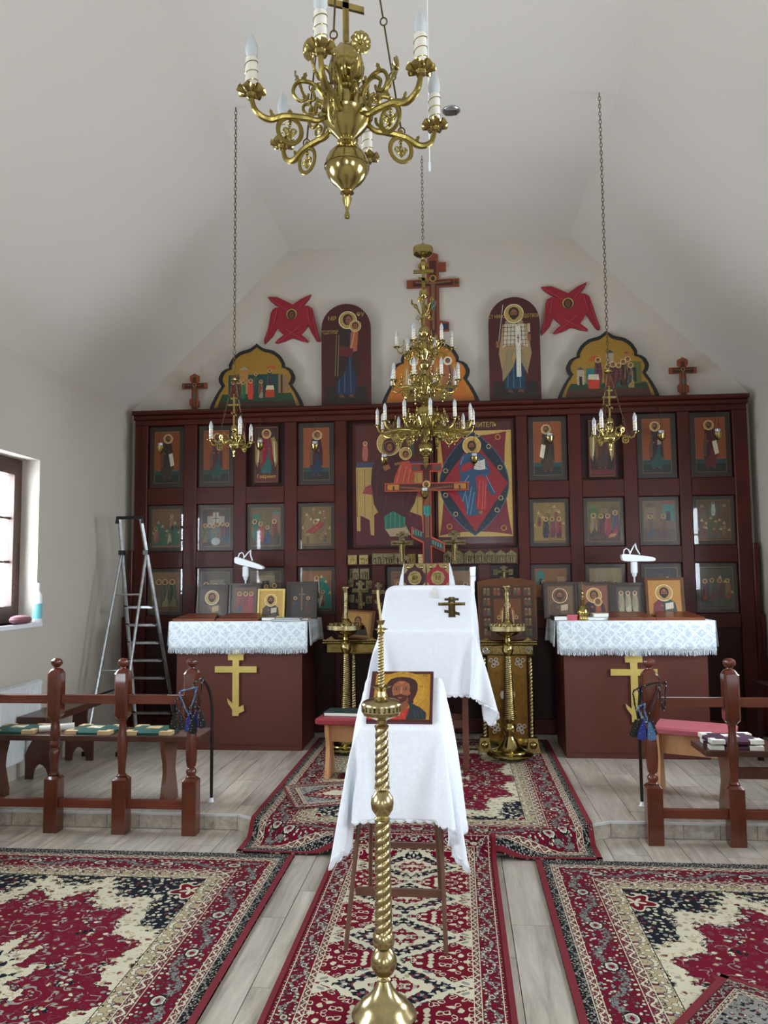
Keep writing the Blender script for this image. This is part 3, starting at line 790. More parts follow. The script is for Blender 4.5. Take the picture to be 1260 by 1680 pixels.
# row 1: standing saints on orange above a green-black ground
def standing(robe, mantle, **kw):
    def f(P, w, h, z):
        P.rect(-w / 2, w / 2, z, z + h * .16, '14201c'); P.rect(-w / 2, w / 2, z + h * .16, z + h * .24, '17403c'); P.rect(-w / 2, w / 2, z + h * .235, z + h * .242, '2c6058')
        P.saint(kw.pop('dx', 0), z + h * .08, h * .84, robe, mantle, **kw)
    return f
def angel(robe, mantle, bgc, txt=None):
    def f(P, w, h, z):
        P.poly([(-w / 2, z), (w / 2, z), (w / 2, z + h * .88), (w * .3, z + h * .95), (0, z + h), (-w * .3, z + h * .95), (-w / 2, z + h * .88)], bgc)
        P.rect(-w * .46, w * .46, z + h * .03, z + h * .12, '5a1414')
        P.saint(0, z + h * .14, h * .80, robe, mantle, beard=False, wings='8c7a48')
    return f
O = '84421c'
row1 = [
 ('tall icon of a prophet holding an unrolled scroll, top row, far left by the wall', standing('3a2c20', '2e2018', scroll=1, facing=1)),
 ('top-row icon of a saint in red mantle and green robe behind the left hanging lamp', standing('1e4238', '4a1820', facing=1)),
 ('icon of a winged angel in teal robes with lettering at its foot, top row left', None),
 ('top-row icon of a veiled woman in dark blue beside the enthroned mother icon', standing('16283e', '34161a', beard=False, veil='34161a', facing=1)),
 ('top-row icon of a gaunt prophet with scroll, right of the big central icons', standing('3a2a1c', '241a14', scroll=-1, facing=-1)),
 ('dark icon of a winged angel in brown, top row, behind the right hanging lamp', None),
 ('top-row icon of a saint in dark purple holding a pale book, right side', standing('1e4440', '30161e', book='9a8a70', facing=-1)),
 ('top-row icon of a saint in red with white scroll, far right', standing('5a1c20', '3c1a1c', scroll=1, facing=-1))]
for (a, b_), (lab, fn) in zip(Cx, row1):
    if fn: icon(lab, a + .01, b_ - .01, R1[0] + .005, R1[1] - .005, fn, frame=.045, ground=O, group='top row icons')
t_ = icon(row1[2][0], -1.905, -1.665, R1[0] + .03, R1[1] - .02, angel('1c5450', '7a1420', '3c1812'), frame=.012, ground='2a0f0a', frame_mat=M['maho'], group='top row icons')
text('lettering', 'Гавриил', .045, M['goldpaint'], t_, (0, -.006, .05))
icon(row1[5][0], 1.185, 1.43, R1[0] + .02, R1[1] - .04, angel('3a241a', '4a2416', '20120c'), frame=.012, ground='1c0c08', frame_mat=M['maho'], group='top row icons')
# central Mother of God enthroned
def theotokos(P, w, h, z):
    X = lambda px: (px - 310) / 400 * w; Z = lambda py: z + h * (1 - (py - 190) / 770)
    P.rect(-w / 2, w / 2, z, z + h * .45, '4c0a1a')
    for sx in (-1, 1): pass
    gold = 'a88a4c'
    P.poly([(X(115), Z(460)), (X(500), Z(450)), (X(500), Z(640)), (X(505), Z(860)), (X(485), Z(860)), (X(480), Z(780)), (X(300), Z(700)), (X(215), Z(770)), (X(215), Z(900)), (X(195), Z(895)), (X(190), Z(800)), (X(138), Z(770)), (X(138), Z(870)), (X(118), Z(870))], gold)
    for k in range(9): P.line(X(122 + k * 42), Z(470), X(122 + k * 42), Z(780) if k not in (3, 4, 5) else Z(520), .004, '6a5428')
    P.poly([(X(120), Z(430)), (X(500), Z(430)), (X(500), Z(458)), (X(115), Z(462))], '40405c')
    P.poly([(X(165), Z(590)), (X(205), Z(570)), (X(215), Z(640)), (X(150), Z(630))], '8c3a38')
    P.poly([(X(440), Z(600)), (X(510), Z(630)), (X(480), Z(660)), (X(440), Z(650))], '8c3a38')
    P.saint(X(168), Z(425), h * .165, 'a05248', 'a05248', beard=False, feet=False); P.saint(X(432), Z(400), h * .13, '2c4a3c', '2c4a3c', beard=False, feet=False)
    P.poly([(X(270), Z(850)), (X(390), Z(835)), (X(420), Z(900)), (X(305), Z(908))], 'a08a68')
    P.poly([(X(268), Z(740)), (X(390), Z(740)), (X(390), Z(850)), (X(275), Z(860))], '1e5c48')
    for k in range(5): P.line(X(285 + k * 24), Z(750), X(280 + k * 26), Z(850), .004, '4c9078')
    P.poly([(X(225), Z(420)), (X(285), Z(385)), (X(360), Z(400)), (X(420), Z(520)), (X(460), Z(620)), (X(440), Z(700)), (X(390), Z(790)), (X(320), Z(745)), (X(255), Z(790)), (X(215), Z(700)), (X(200), Z(560)), (X(205), Z(470))], '3e0e14')
    for (a, b_, c, d) in ((240, 450, 225, 700), (300, 560, 270, 760), (370, 560, 380, 740), (420, 600, 400, 740)): P.line(X(a), Z(b_), X(c), Z(d), .006, '5c1c1e')
    P.ell(X(303), Z(310), w * .175, w * .175, gold); P.ring(X(303), Z(310), w * .175, .006, 'd8c48c')
    P.ell(X(305), Z(330), w * .10, w * .115, '3e0e14'); P.head(X(306), Z(335), w * .062, veil='3e0e14', halo=None)
    P.ring(X(306), Z(335), w * .09, .004, 'a08a60')
    P.poly([(X(370), Z(430)), (X(415), Z(425)), (X(445), Z(520)), (X(430), Z(590)), (X(360), Z(625)), (X(320), Z(590)), (X(335), Z(520))], 'a8402c')
    for (a, b_, c, d) in ((370, 450, 340, 580), (400, 460, 370, 600), (420, 480, 400, 600)): P.line(X(a), Z(b_), X(c), Z(d), .005, 'd0805c')
    P.ell(X(395), Z(378), w * .09, w * .09, gold); P.ring(X(395), Z(378), w * .09, .005, 'd8c48c'); P.head(X(395), Z(385), w * .045, halo=None, beard=False)
    P.poly([(X(265), Z(460)), (X(300), Z(445)), (X(310), Z(470)), (X(280), Z(490))], SKIN)
    P.poly([(X(330), Z(440)), (X(365), Z(430)), (X(370), Z(445)), (X(335), Z(455))], SKIN)
icon('large red icon of the mother and child enthroned, left of the painted centre cross', -.965, -.262, 1.765, 2.92, theotokos, frame=.02, ground='4a160e', frame_mat=M['maho'], y=Y0 + .048, border=False, thick=.018)
def pantocrator(P, w, h, z):
    X = lambda px: (px - 935) / 440 * w; Z = lambda py: z + h * (1 - (py - 105) / 890)
    gold = 'b8964c'
    P.rect(X(712), X(1158), Z(945), Z(170), gold)
    # red four-pointed field with curved sides
    def star(col, k):
        pts = []
        C = [(725, 180), (1125, 180), (1150, 935), (722, 935)]
        for i in range(4):
            p, q = C[i], C[(i + 1) % 4]
            mx, my = (p[0] + q[0]) / 2, (p[1] + q[1]) / 2; cx, cy = 935, 560
            ctl = (mx + (cx - mx) * (.24 if i % 2 else .14), my + (cy - my) * (.24 if i % 2 else .14))
            for t in range(9):
                t /= 9; pts.append((X((1 - t) ** 2 * p[0] + 2 * t * (1 - t) * ctl[0] + t * t * q[0]), Z((1 - t) ** 2 * p[1] + 2 * t * (1 - t) * ctl[1] + t * t * q[1])))
        P.poly(pts, col)
    star('6e1422', 0)
    def lens(hw, z0, z1, col):
        n = 16; pts = []
        for i in range(n + 1): t = i / n; pts.append((X(930 + hw * math.sin(PI * t) ** .8), Z(z0 + (z1 - z0) * t)))
        for i in range(1, n): t = 1 - i / n; pts.append((X(930 - hw * math.sin(PI * t) ** .8), Z(z0 + (z1 - z0) * t)))
        P.poly(pts, col)
    lens(208, 178, 940, '3a5a6c'); lens(202, 184, 934, '0f2233')
    random.seed(3)
    for i in range(120):
        t = random.uniform(.06, .94); hw = 150 * math.sin(PI * t) ** .8 + random.uniform(0, 42); q = random.choice((-1, 1))
        P.k = 60; P.ell(X(930 + q * hw), Z(184 + 750 * t), .0016, .0016, random.choice(('9ab0b8', '6a8290', 'c8a060')), n=5)
    P.k = 62
    for (px, py) in ((762, 462), (760, 640), (818, 780), (1085, 445), (1086, 668), (1062, 755), (1020, 290), (955, 205), (880, 210)):
        P.ring(X(px), Z(py), .022, .006, 'b8a470', 14)
    for (px, py) in ((1075, 222), (780, 870), (1100, 885), (775, 240)): P.ring(X(px), Z(py), .026, .007, 'b8842c', 14)
    P.poly([(X(930), Z(235)), (X(1130), Z(560)), (X(935), Z(912)), (X(738), Z(560))], '8c1420')
    for k in range(7): P.line(X(790 + k * 4), Z(470 + k * 30), X(930), Z(300 + k * 60), .002, 'a83038')
    P.ell(X(920), Z(280), w * .125, w * .125, 'b8964c'); P.ring(X(920), Z(280), w * .125, .005, 'e0cc90')
    blue, bl2 = '2a4a68', '6c90ac'
    P.poly([(X(862), Z(350)), (X(905), Z(330)), (X(960), Z(335)), (X(1000), Z(370)), (X(1030), Z(480)), (X(1000), Z(520)), (X(1060), Z(640)), (X(1030), Z(640)), (X(985), Z(560)), (X(950), Z(600)), (X(935), Z(700)), (X(960), Z(770)), (X(950), Z(790)), (X(885), Z(795)), (X(870), Z(700)), (X(830), Z(620)), (X(850), Z(510)), (X(840), Z(430))], blue)
    for (a, b_, c, d) in ((870, 360, 850, 420), (900, 500, 845, 600), (900, 540, 860, 690), (915, 580, 885, 780), (930, 620, 905, 785), (1000, 500, 1050, 630), (880, 640, 890, 740), (960, 380, 1010, 460)): P.line(X(a), Z(b_), X(c), Z(d), .006, bl2)
    P.poly([(X(940), Z(510)), (X(975), Z(500)), (X(1010), Z(530)), (X(1000), Z(650)), (X(1005), Z(730)), (X(990), Z(755)), (X(940), Z(745)), (X(950), Z(640))], 'a0282c')
    for (a, b_, c, d) in ((965, 530, 950, 730), (985, 540, 975, 745), (1000, 560, 990, 740)): P.line(X(a), Z(b_), X(c), Z(d), .004, 'd06858')
    P.poly([(X(862), Z(425)), (X(905), Z(400)), (X(935), Z(440)), (X(880), Z(470)), (X(850), Z(470))], '9c2428')
    P.head(X(920), Z(285), w * .062, halo=None)
    P.poly([(X(935), Z(390)), (X(963), Z(396)), (X(995), Z(382)), (X(998), Z(455)), (X(965), Z(462)), (X(932), Z(455))], 'd8d4c4')
    for k in range(5):
        P.line(X(940), Z(402 + k * 11), X(960), Z(405 + k * 11), .0022, '302820'); P.line(X(968), Z(404 + k * 11), X(992), Z(398 + k * 11), .0022, '302820')
    P.line(X(964), Z(396), X(965), Z(461), .003, '605848')
    P.ell(X(968), Z(772), .018, .02, SKIN)
t_ = icon('large icon of a seated blue-robed figure in a red diamond, right of centre', -.200, .520, 1.765, 2.93, pantocrator, frame=.022, ground='42120c', frame_mat=M['maho'], y=Y0 + .048, border=False, thick=.018)
text('lettering', 'ВСЕДЕРЖИТЕЛЬ', .062, M['goldpaint'], t_, (.0, -.006, 1.092), sx=.8)
# rows 2 and 3: feast scenes behind glass
rngf = random.Random(4)
def feast(bgc, ground, mts, houses, figs, extra=None):
    def f(P, w, h, z):
        P.rect(-w / 2, w / 2, z, z + h * .3, ground); P.rect(-w / 2, w / 2, z + h * .3, z + h, bgc)
        P.k = 3
        for (x0, x1, t, c) in mts:
            P.mountain([(x0 * w, z + h * .05), (x0 * w + .01, z + h * t * .6), ((x0 + x1) / 2 * w - .02, z + h * t), ((x0 + x1) / 2 * w + .02, z + h * t * .86), (x1 * w - .01, z + h * t * .55), (x1 * w, z + h * .05)], c, 'b09a68')
        for (x0, x1, z0, z1, c, rc) in houses: P.house(x0 * w, x1 * w, z + z0 * h, z + z1 * h, c, rc)
        b0 = P.k + 1
        for (x, z0, hh, rb, mn) in figs:
            P.k = b0; P.saint(x * w, z + z0 * h, h * hh, rb, mn, beard=rngf.random() < .6, feet=hh > .4, facing=rngf.choice((-1, 0, 1)))
        P.k = b0 + 30
        if extra: extra(P, w, h, z)
        for k in range(14): P.line(rngf.uniform(-.45, .3) * w, z + rngf.uniform(.05, .95) * h, rngf.uniform(-.3, .45) * w * .3, z + rngf.uniform(.05, .95) * h, .0014, '8a7040')
    return f
cols = ['2c4858', '6c1c28', '2c5c50', '8a3c2c', '3c2c44', '7c6438', '50283c', '34503c']
def rf(n, z0=.08, hh=.55, s=.72, seed=0):
    g_ = random.Random(seed)
    return [((-.5 + (i + .5) / n) * s * 1.15, z0 + g_.uniform(-.02, .05), hh * g_.uniform(.92, 1.05), g_.choice(cols), g_.choice(cols)) for i in range(n)]
def ex_cross(P, w, h, z):
    P.line(0, z + h * .5, 0, z + h * .92, .008, '4c1010'); P.line(-w * .1, z + h * .74, w * .1, z + h * .74, .008, '4c1010'); P.ell(0, z + h * .14, w * .16, h * .1, '9aa4a0')
def ex_bed(P, w, h, z):
    P.poly([(-w * .38, z + h * .34), (w * .1, z + h * .62), (w * .3, z + h * .55), (-w * .08, z + h * .3)], '8c1c24'); P.head(-w * .02, z + h * .62, .014, veil='3a1620'); P.ell(w * .05, z + h * .66, .016, .01, 'c8bca0')
    for k in range(8): P.line(w * (.1 + .04 * k), z + h * (.2 + .05 * k), w * (.2 + .03 * k), z + h * (.16 + .05 * k), .003, 'a08c58')
def ex_table(P, w, h, z):
    P.poly([(w * .1, z + h * .08), (w * .34, z + h * .12), (w * .42, z + h * .24), (w * .2, z + h * .2)], 'a0583c'); P.line(w * .15, z + h * .14, w * .38, z + h * .18, .004, 'd0b080')
def ex_mandorla(P, w, h, z):
    P.ell(0, z + h * .76, w * .12, h * .2, '2c6058'); P.saint(0, z + h * .6, h * .34, 'c4c0b0', 'b8b4a4', feet=False)
def ex_donkey(P, w, h, z):
    P.poly([(-w * .2, z + h * .3), (w * .12, z + h * .3), (w * .22, z + h * .42), (w * .16, z + h * .2), (w * .1, z + h * .04), (w * .07, z + h * .2), (-w * .12, z + h * .2), (-w * .14, z + h * .04), (-w * .19, z + h * .2)], 'b0a890')
row2 = [
 ('glazed feast icon with green trees and a pink kneeling figure, second row, far left', feast('6c4a28', '7a5c4c', [(-.5, .1, .7, '2c5a44'), (0, .5, .8, '2c5a44')], [], [(-.36, .1, .42, '8c4a44', 'a05c50'), (.2, .45, .4, '3c2c28', '8c6c50'), (.12, .04, .32, '201a18', 'b0a898')])),
 ('glazed second-row icon of robed figures before a white church and red cross', feast('3a3834', '4a3c30', [], [(-.3, -.08, .3, .8, '948c7c', '6c3028'), (.08, .3, .3, .8, '948c7c', '6c3028'), (-.1, .1, .3, .9, 'a49c8c', '6c3028')], rf(6, .1, .5, .8, 3), ex_cross)),
 ('glazed second-row icon of figures in teal and pink between two buildings, left side', feast('5c5030', '3c3428', [], [(-.46, -.2, .4, .85, '2c6450', '7c4c30'), (.2, .46, .4, .85, '7c5c50', '3c6c60')], [(-.36, .12, .56, '1c5048', '2c5c50'), (-.16, .1, .52, '8c2c38', '8c2c38'), (.05, .06, .46, '24486c', '1c3c54'), (.3, .12, .56, '343c30', '6c1c28')])),
 ('glazed second-row icon of a figure reclining on red among golden rocks', feast('6a5430', '544428', [(-.5, 0, .85, '7a6438'), (-.1, .5, .9, '6c5834')], [], [(-.3, .06, .24, '3c4c38', '6c4428'), (.3, .08, .24, '304858', '5c3c28'), (-.1, .76, .2, '7c3c28', '8c5c38'), (.25, .7, .2, '7c3c28', '8c5c38')], ex_bed)),
 ('glazed second-row icon of a dark-robed group below golden rocks, right of the big icons', feast('7c6434', '5c4828', [(-.5, -.02, .8, '8a703c'), (0, .5, .95, '806638')], [], [(-.12, .1, .52, '1c2c3c', '141c28'), (.1, .12, .5, '5c1c38', '6c2444'), (.3, .1, .52, '4c1c34', '7c2c34'), (-.32, .4, .3, '6c2c28', '5c3c28'), (-.02, .5, .3, '34504c', '6c4c30'), (.22, .52, .3, '34504c', '7c3428')])),
 ('glazed second-row icon of crimson figures at a table before green buildings', feast('5c5228', '3c2c24', [], [(-.46, -.22, .35, .85, '34582c', '44683c'), (-.1, .12, .5, .85, '6c5a38', '4c3420'), (.16, .46, .5, .8, '5c4c38', '4c3420')], [(-.32, .12, .58, '2c3c28', '8c6c50'), (-.08, .12, .56, '4c1c28', '3c1820'), (.12, .14, .54, '7c1c3c', '8c2444'), (.36, .2, .56, '7c1c3c', '2c3c54')], ex_table)),
 ('glazed second-row icon of two haloed figures by a teal building', feast('6a5540', '4c3c30', [], [(.12, .46, .5, .92, '287068', '8c3440'), (-.44, -.1, .5, .85, '7a6450', '4c3c34')], [(-.28, .1, .55, '2c4448', '5c4438'), (.12, .1, .55, '4c2c44', '5c3c2c')])),
 ('glazed feast icon of a white figure on a mountain peak, second row, far right', feast('54442c', '5c3c28', [(-.5, -.05, .55, '5c4830'), (0, .5, .55, '5c4830'), (-.25, .25, .6, '4c503c')], [], [(-.34, .56, .32, '34503c', '5c3c28'), (.34, .56, .32, '6c3428', '5c3c28'), (-.28, .08, .26, '7c3438', '5c2c28'), (.3, .06, .28, '6c4438', '7c5c40'), (0, .06, .24, '44444c', '7c3438')], ex_mandorla))]
for (a, b_), (lab, fn) in zip(Cx, row2): icon(lab, a + .006, b_ - .006, R2[0] + .004, R2[1] - .004, fn, frame=.036, glass=True, group='second row icons')
row3 = [
 ('glazed icon of three haloed saints standing in a row, third row, behind the stepladder', feast('7a5a34', '5c4428', [], [], [(-.26, .1, .7, '6c6048', '544838'), (0, .1, .7, '8c8468', '3c4c3c'), (.26, .1, .7, '7c7458', '2c4c3c')]), 0),
 ('dark glazed icon behind the leftmost leaning icon on the left chest', feast('4a4438', '4a3c30', [], [(-.2, .3, .4, .8, '6c6450', '4c3c30')], rf(3, .1, .6, .8, 8)), 1),
 ('dark glazed icon with embossed metal plaques, behind the left desk lamp', feast('4a4030', '3a3024', [], [(-.3, .3, .6, .9, '7c7050', '5c5038')], rf(3, .1, .55, .8, 9)), 2),
 ('glazed third-row icon of a figure before green hills, behind the left chest', feast('7a5028', '3c2c24', [(0, .5, .9, '1c6c60'), (-.5, .0, .5, '4c3428')], [], [(0, .3, .55, '3c1820', 'a8a090'), (.2, .1, .4, '5c2428', '7c5c50'), (-.26, .08, .4, '2c3c34', '5c3c28')], ex_donkey), 3),
 ('glazed icon with a small green house, third row, left end of the right chest', feast('7c5028', '3c2c24', [], [(-.44, -.2, .6, .88, '24706a', '24706a'), (.2, .46, .3, .8, '8c6c50', '6c4428')], [(-.25, .3, .4, '24344c', '2c2c34'), (-.2, .04, .4, '6c6454', '3c2c28'), (.2, .06, .5, '5c2428', '34443c')]), 4),
 ('glazed pale icon behind the leaning icon of the mother and child on the right chest', feast('8a7a58', '5c4c34', [(-.5, .5, .7, '6c6040')], [], rf(3, .1, .55, .8, 12)), 5),
 ('dark glazed icon behind the leaning gold icon on the right chest', feast('2c2c30', '24242a', [], [], rf(2, .1, .6, .6, 13)), 6),
 ('dim glazed icon of a crowd of haloed figures, third row, far right', feast('3c3c28', '34302c', [(-.1, .5, .8, '3c4830')], [], rf(4, .2, .5, .8, 14)), 7)]
for (a, b_), (lab, fn, i) in zip(Cx, row3): icon(lab, a + .006, b_ - .006, R3[0] + .004, R3[1] - .004, fn, frame=.036, glass=True, group='third row icons')
# middle bays of the third row
icon('small dark glazed icon low in the screen, behind the left side of the lectern', -.655, -.365, 1.16, 1.58, feast('6a4a28', '3c2820', [], [(-.4, .0, .4, .8, '8a5a34', '5c3420')], rf(2, .1, .6, .7, 21)), frame=.04, glass=True)
icon('glazed icon reflecting a window, low in the screen behind the right side of the lectern', -.19, .155, 1.16, 1.58, feast('7a5430', '4c3424', [(-.4, .3, .7, '8a6440')], [], rf(3, .1, .55, .8, 22)), frame=.04, glass=True)
# ------------------------------------------------------------ painted boards standing on top of the screen
YT = 7.36; ZT = 3.087
KOK = [(1, 0), (.945, .11), (.855, .24), (.735, .37), (.77, .405), (.79, .44), (.80, .475), (.795, .505), (.745, .58), (.67, .62), (.58, .64), (.585, .69), (.56, .73), (.51, .79), (.45, .835), (.36, .88), (.27, .90), (.19, .912), (.125, .93), (.05, .97), (0, 1)]
def kok(w, h, s=1.0, dz=0):
    r_ = [(u * w * s, dz + v * h * s) for u, v in KOK]
    return r_ + [(-x, z) for x, z in r_[-2::-1]]
def tympanum(label, xc, painter, ground):
    w, h = .465, .645
    root = empty('kokoshnik_icon', (xc, YT, ZT), 0, label, 'icon', 'keel-arched icons on top of the screen')
    m = MB(); m.prism(kok(w, h), 0, .03); m.build('board', M['olive'], root)
    P = Paint(); P.poly(kok(w, h, .90, .03), ground); painter(P, .9 * w, .9 * h, .03); P.build('painting', root, (0, -.0006, 0))
    # raised dark rim following the outline
    o = kok(w, h); i_ = kok(w, h, .90, .03); n = len(o)
    m = MB(); vs = [(p[0], 0, p[1]) for p in o] + [(p[0], -.008, p[1]) for p in o] + [(p[0], -.008, p[1]) for p in i_] + [(p[0], 0, p[1]) for p in i_]
    fs = []
    for k in range(n):
        j = (k + 1) % n
        fs += [(k, j, j + n, k + n), (k + n, j + n, j + 2 * n, k + 2 * n), (k + 2 * n, j + 2 * n, j + 3 * n, k + 3 * n)]
    m.add(vs, fs); m.build('rim', M['black'], root)
    return root
def tl(P, w, h, z):
    P.k = 2
    P.poly([(-w * .92, z), (w * .92, z), (w * .88, z + h * .09), (-w * .88, z + h * .09)], '3a2416'); P.poly([(-w * .88, z + h * .09), (w * .88, z + h * .09), (w * .8, z + h * .22), (-w * .8, z + h * .22)], '163c24')
    P.rect(-w * .66, w * .60, z + h * .22, z + h * .54, '123c38')
    P.house(-w * .40, -w * .2, z + h * .22, z + h * .62, 'a87a38', '9a8c74'); P.poly([(-w * .68, z + h * .5), (-w * .4, z + h * .56), (-w * .4, z + h * .5)], '6c4c34')
    P.ell(w * .34, z + h * .62, w * .12, h * .07, 'a85428', a0=0, a1=180)
    P.poly([(w * .5, z + h * .22), (w * .74, z + h * .24), (w * .72, z + h * .5), (w * .5, z + h * .55)], '8a6844'); P.rect(w * .56, w * .60, z + h * .22, z + h * .52, '2c1c18')
    k0 = P.k + 1
    for (x, zz_, hh, a, b_) in ((-.55, .12, .32, '6c1c18', '5c1c18'), (-.42, .12, .33, '3c3028', '4c2418'), (-.31, .13, .3, '1c5c38', '2c6c44'), (-.14, .12, .34, 'c03c2c', 'b83426'), (-.02, .3, .26, '1c4c3c', '2c4438'), (.10, .14, .3, '8c8474', '6c3c28'), (.30, .3, .32, '4c1c2c', '1c3c44')):
        P.k = k0; P.saint(x * w, z + zz_ * h, hh * h, a, b_, beard=False, feet=False)
    P.k = k0 + 28
    P.poly([(w * .2, z + h * .15), (w * .42, z + h * .15), (w * .41, z + h * .3), (w * .21, z + h * .3)], 'a83a1c'); P.poly([(w * .21, z + h * .28), (w * .41, z + h * .28), (w * .39, z + h * .35), (w * .24, z + h * .35)], 'c8bc98')
def tc(P, w, h, z):
    P.k = 2
    for q in (-1, 1):
        P.poly([(q * w * .92, z + h * .02), (q * w * .55, z + h * .02), (q * w * .1, z + h * .75), (q * w * .3, z + h * .82)], 'b8641c')
    k0 = P.k
    for x, c in ((-.36, '3c2420'), (.0, '4c2c24'), (.4, '2c3044')):
        P.k = k0; P.saint(x * w, z + h * .05, h * .66, c, '9a5c38', beard=False, wings='b08448', halo='d8ccb0')
    P.rect(-w * .5, w * .5, z + .004, z + h * .14, '8a6a38'); P.ell(0, z + h * .18, w * .1, h * .05, 'c8bc98')
def tr(P, w, h, z):
    P.k = 2
    P.poly([(-w * .92, z), (w * .92, z), (w * .88, z + h * .12), (-w * .88, z + h * .12)], '4c2814'); P.poly([(-w * .88, z + h * .12), (w * .88, z + h * .12), (w * .82, z + h * .22), (-w * .8, z + h * .22)], '1c3c20')
    P.house(-w * .66, -w * .5, z + h * .2, z + h * .44, 'a89880', '54504c'); P.rect(-w * .46, -w * .12, z + h * .2, z + h * .46, '1c6c68'); P.ell(-w * .28, z + h * .58, w * .12, h * .08, 'b0501c', a0=0, a1=180)
    P.house(-.02 * w, w * .14, z + h * .3, z + h * .7, 'a09078', '3c3834'); P.house(w * .36, w * .48, z + h * .5, z + h * .68, 'a06c48', '8c3c28'); P.rect(w * .5, w * .72, z + h * .2, z + h * .55, '5c6028'); P.rect(w * .56, w * .61, z + h * .22, z + h * .45, '1c1c14')
    k0 = P.k + 1
    for (x, zz_, hh, a, b_) in ((-.2, .2, .42, '6c2c28', '4c1c38'), (0, .14, .36, '7c2420', '5c2c1c'), (.12, .12, .42, '5c2830', '4c1820'), (.24, .14, .38, '2c4c44', '54202c'), (.34, .16, .42, '4c1c24', '3c1c20'), (.44, .2, .42, '6c5c38', '7c5c38'), (.5, .12, .4, '9a8048', '24404c')):
        P.k = k0; P.saint(x * w, z + zz_ * h, hh * h, a, b_, beard=False, feet=False)
    P.k = k0 + 28
    P.poly([(-w * .42, z + h * .13), (-w * .18, z + h * .13), (-w * .18, z + h * .28), (-w * .43, z + h * .3)], 'b8381c'); P.poly([(-w * .43, z + h * .28), (-w * .18, z + h * .27), (-w * .2, z + h * .36), (-w * .41, z + h * .36)], 'c8c0a4')
tympanum('keel-arched painted icon of figures round a red altar, left, below the left red angel', -1.892, tl, '9a7420')
tympanum('keel-arched orange icon of three winged figures, centre, half hidden by the big chandelier', -.238, tc, 'b8701c')
tympanum('keel-arched painted icon with a red altar at its left, right, behind the right lamp chain', 1.388, tr, '9a7420')

SER = [(543, 63), (600, 65), (645, 88), (693, 115), (745, 82), (805, 58), (790, 88), (757, 124), (790, 127), (812, 145), (828, 215), (845, 290), (855, 330), (852, 347), (835, 340), (805, 290), (785, 240), (770, 270), (745, 298), (770, 320), (788, 338), (783, 347), (745, 338), (715, 325), (690, 318), (650, 335), (600, 348), (587, 342), (610, 318), (640, 298), (615, 275), (600, 250), (575, 300), (540, 335), (525, 348), (521, 325), (545, 250), (560, 165), (572, 140), (592, 130), (622, 130), (585, 110), (560, 88)]
def seraph(label, xc, z0, tilt):
    S = .001625
    root = empty('seraph_panel', (xc, YT + .06, z0), 0, label, 'icon', 'red winged panels on the wall'); root.rotation_euler = (0, tilt, 0)
    f = lambda p: ((p[0] - 688) * S, (348 - p[1]) * S)
    m = MB(); m.prism([f(p) for p in SER], 0, .022)
    m.build('wing_board', M['seraph'], root)
    P = Paint()
    c = f((687, 173)); P.ell(c[0], c[1], .058, .058, 'b08c48'); P.ring(c[0], c[1], .058, .005, '3a0a0c'); P.ell(c[0], c[1] - .006, .040, .046, HAIR); P.ell(c[0], c[1] - .008, .026, .036, '6a3c28')
    P.line(c[0] - .014, c[1] - .002, c[0] - .004, c[1] - .002, .004, '1c0c08'); P.line(c[0] + .004, c[1] - .002, c[0] + .014, c[1] - .002, .004, '1c0c08')
    for (a, b_) in (((560, 75), (660, 150)), ((790, 75), (720, 150)), ((560, 190), (533, 330)), ((815, 190), (845, 330)), ((610, 340), (735, 250)), ((770, 340), (650, 260)), ((600, 140), (580, 230)), ((780, 140), (795, 230)), ((620, 330), (600, 344))):
        p, q = f(a), f(b_); P.line(p[0], p[1], q[0], q[1], .006, 'b8404c'); P.line(p[0] + .012, p[1], q[0] + .012, q[1], .003, '6c0e1c')
    P.build('painting', root, (0, -.0006, 0))
M['seraph'] = simple('crimson_painted_board', '8c1226', .5, 0, .15, 10)
seraph('red six-winged angel panel on the wall above the left arched icons', -1.565, 3.745, R(0))
seraph('red six-winged angel panel on the wall above the right keel-arched icon', 1.075, 3.745, R(-3))

def archboard(label, xc, painter):
    w, h = .236, 1.0; n = 18
    outl = [(w, 0), (w, h - w)] + [(w * math.cos(PI * i / n), h - w + w * math.sin(PI * i / n)) for i in range(1, n)] + [(-w, h - w), (-w, 0)]
    root = empty('arched_icon', (xc, YT - .0, ZT), 0, label, 'icon', 'round-topped icons on the screen')
    m = MB(); m.prism(outl, 0, .03); m.build('board', M['arch'], root)
    P = Paint(); P.rect(-w * .85, w * .85, .045, .20, '1e0e0c'); painter(P, w, h); P.build('painting', root, (0, -.0006, 0))
    return root
M['arch'] = simple('maroon_painted_board', '42100e', .5, 0, .12, 8)
def nun(P, w, h):
    P.saint(-.0, .10, .80, '142640', '2c1812', beard=False, veil='2c1812', facing=1, feet=True, halo='a88c48', hi='2c5064')
    P.poly([(w * .15, .52), (w * .45, .54), (w * .5, .72), (w * .38, .76), (w * .2, .72)], 'a0563a'); P.head(w * .38, .78, .032, beard=False); P.line(w * .2, .56, w * .35, .72, .008, 'd0905c')
    P.poly([(-w * .3, .50), (w * .25, .48), (w * .3, .56), (-w * .25, .6)], '5c1420')
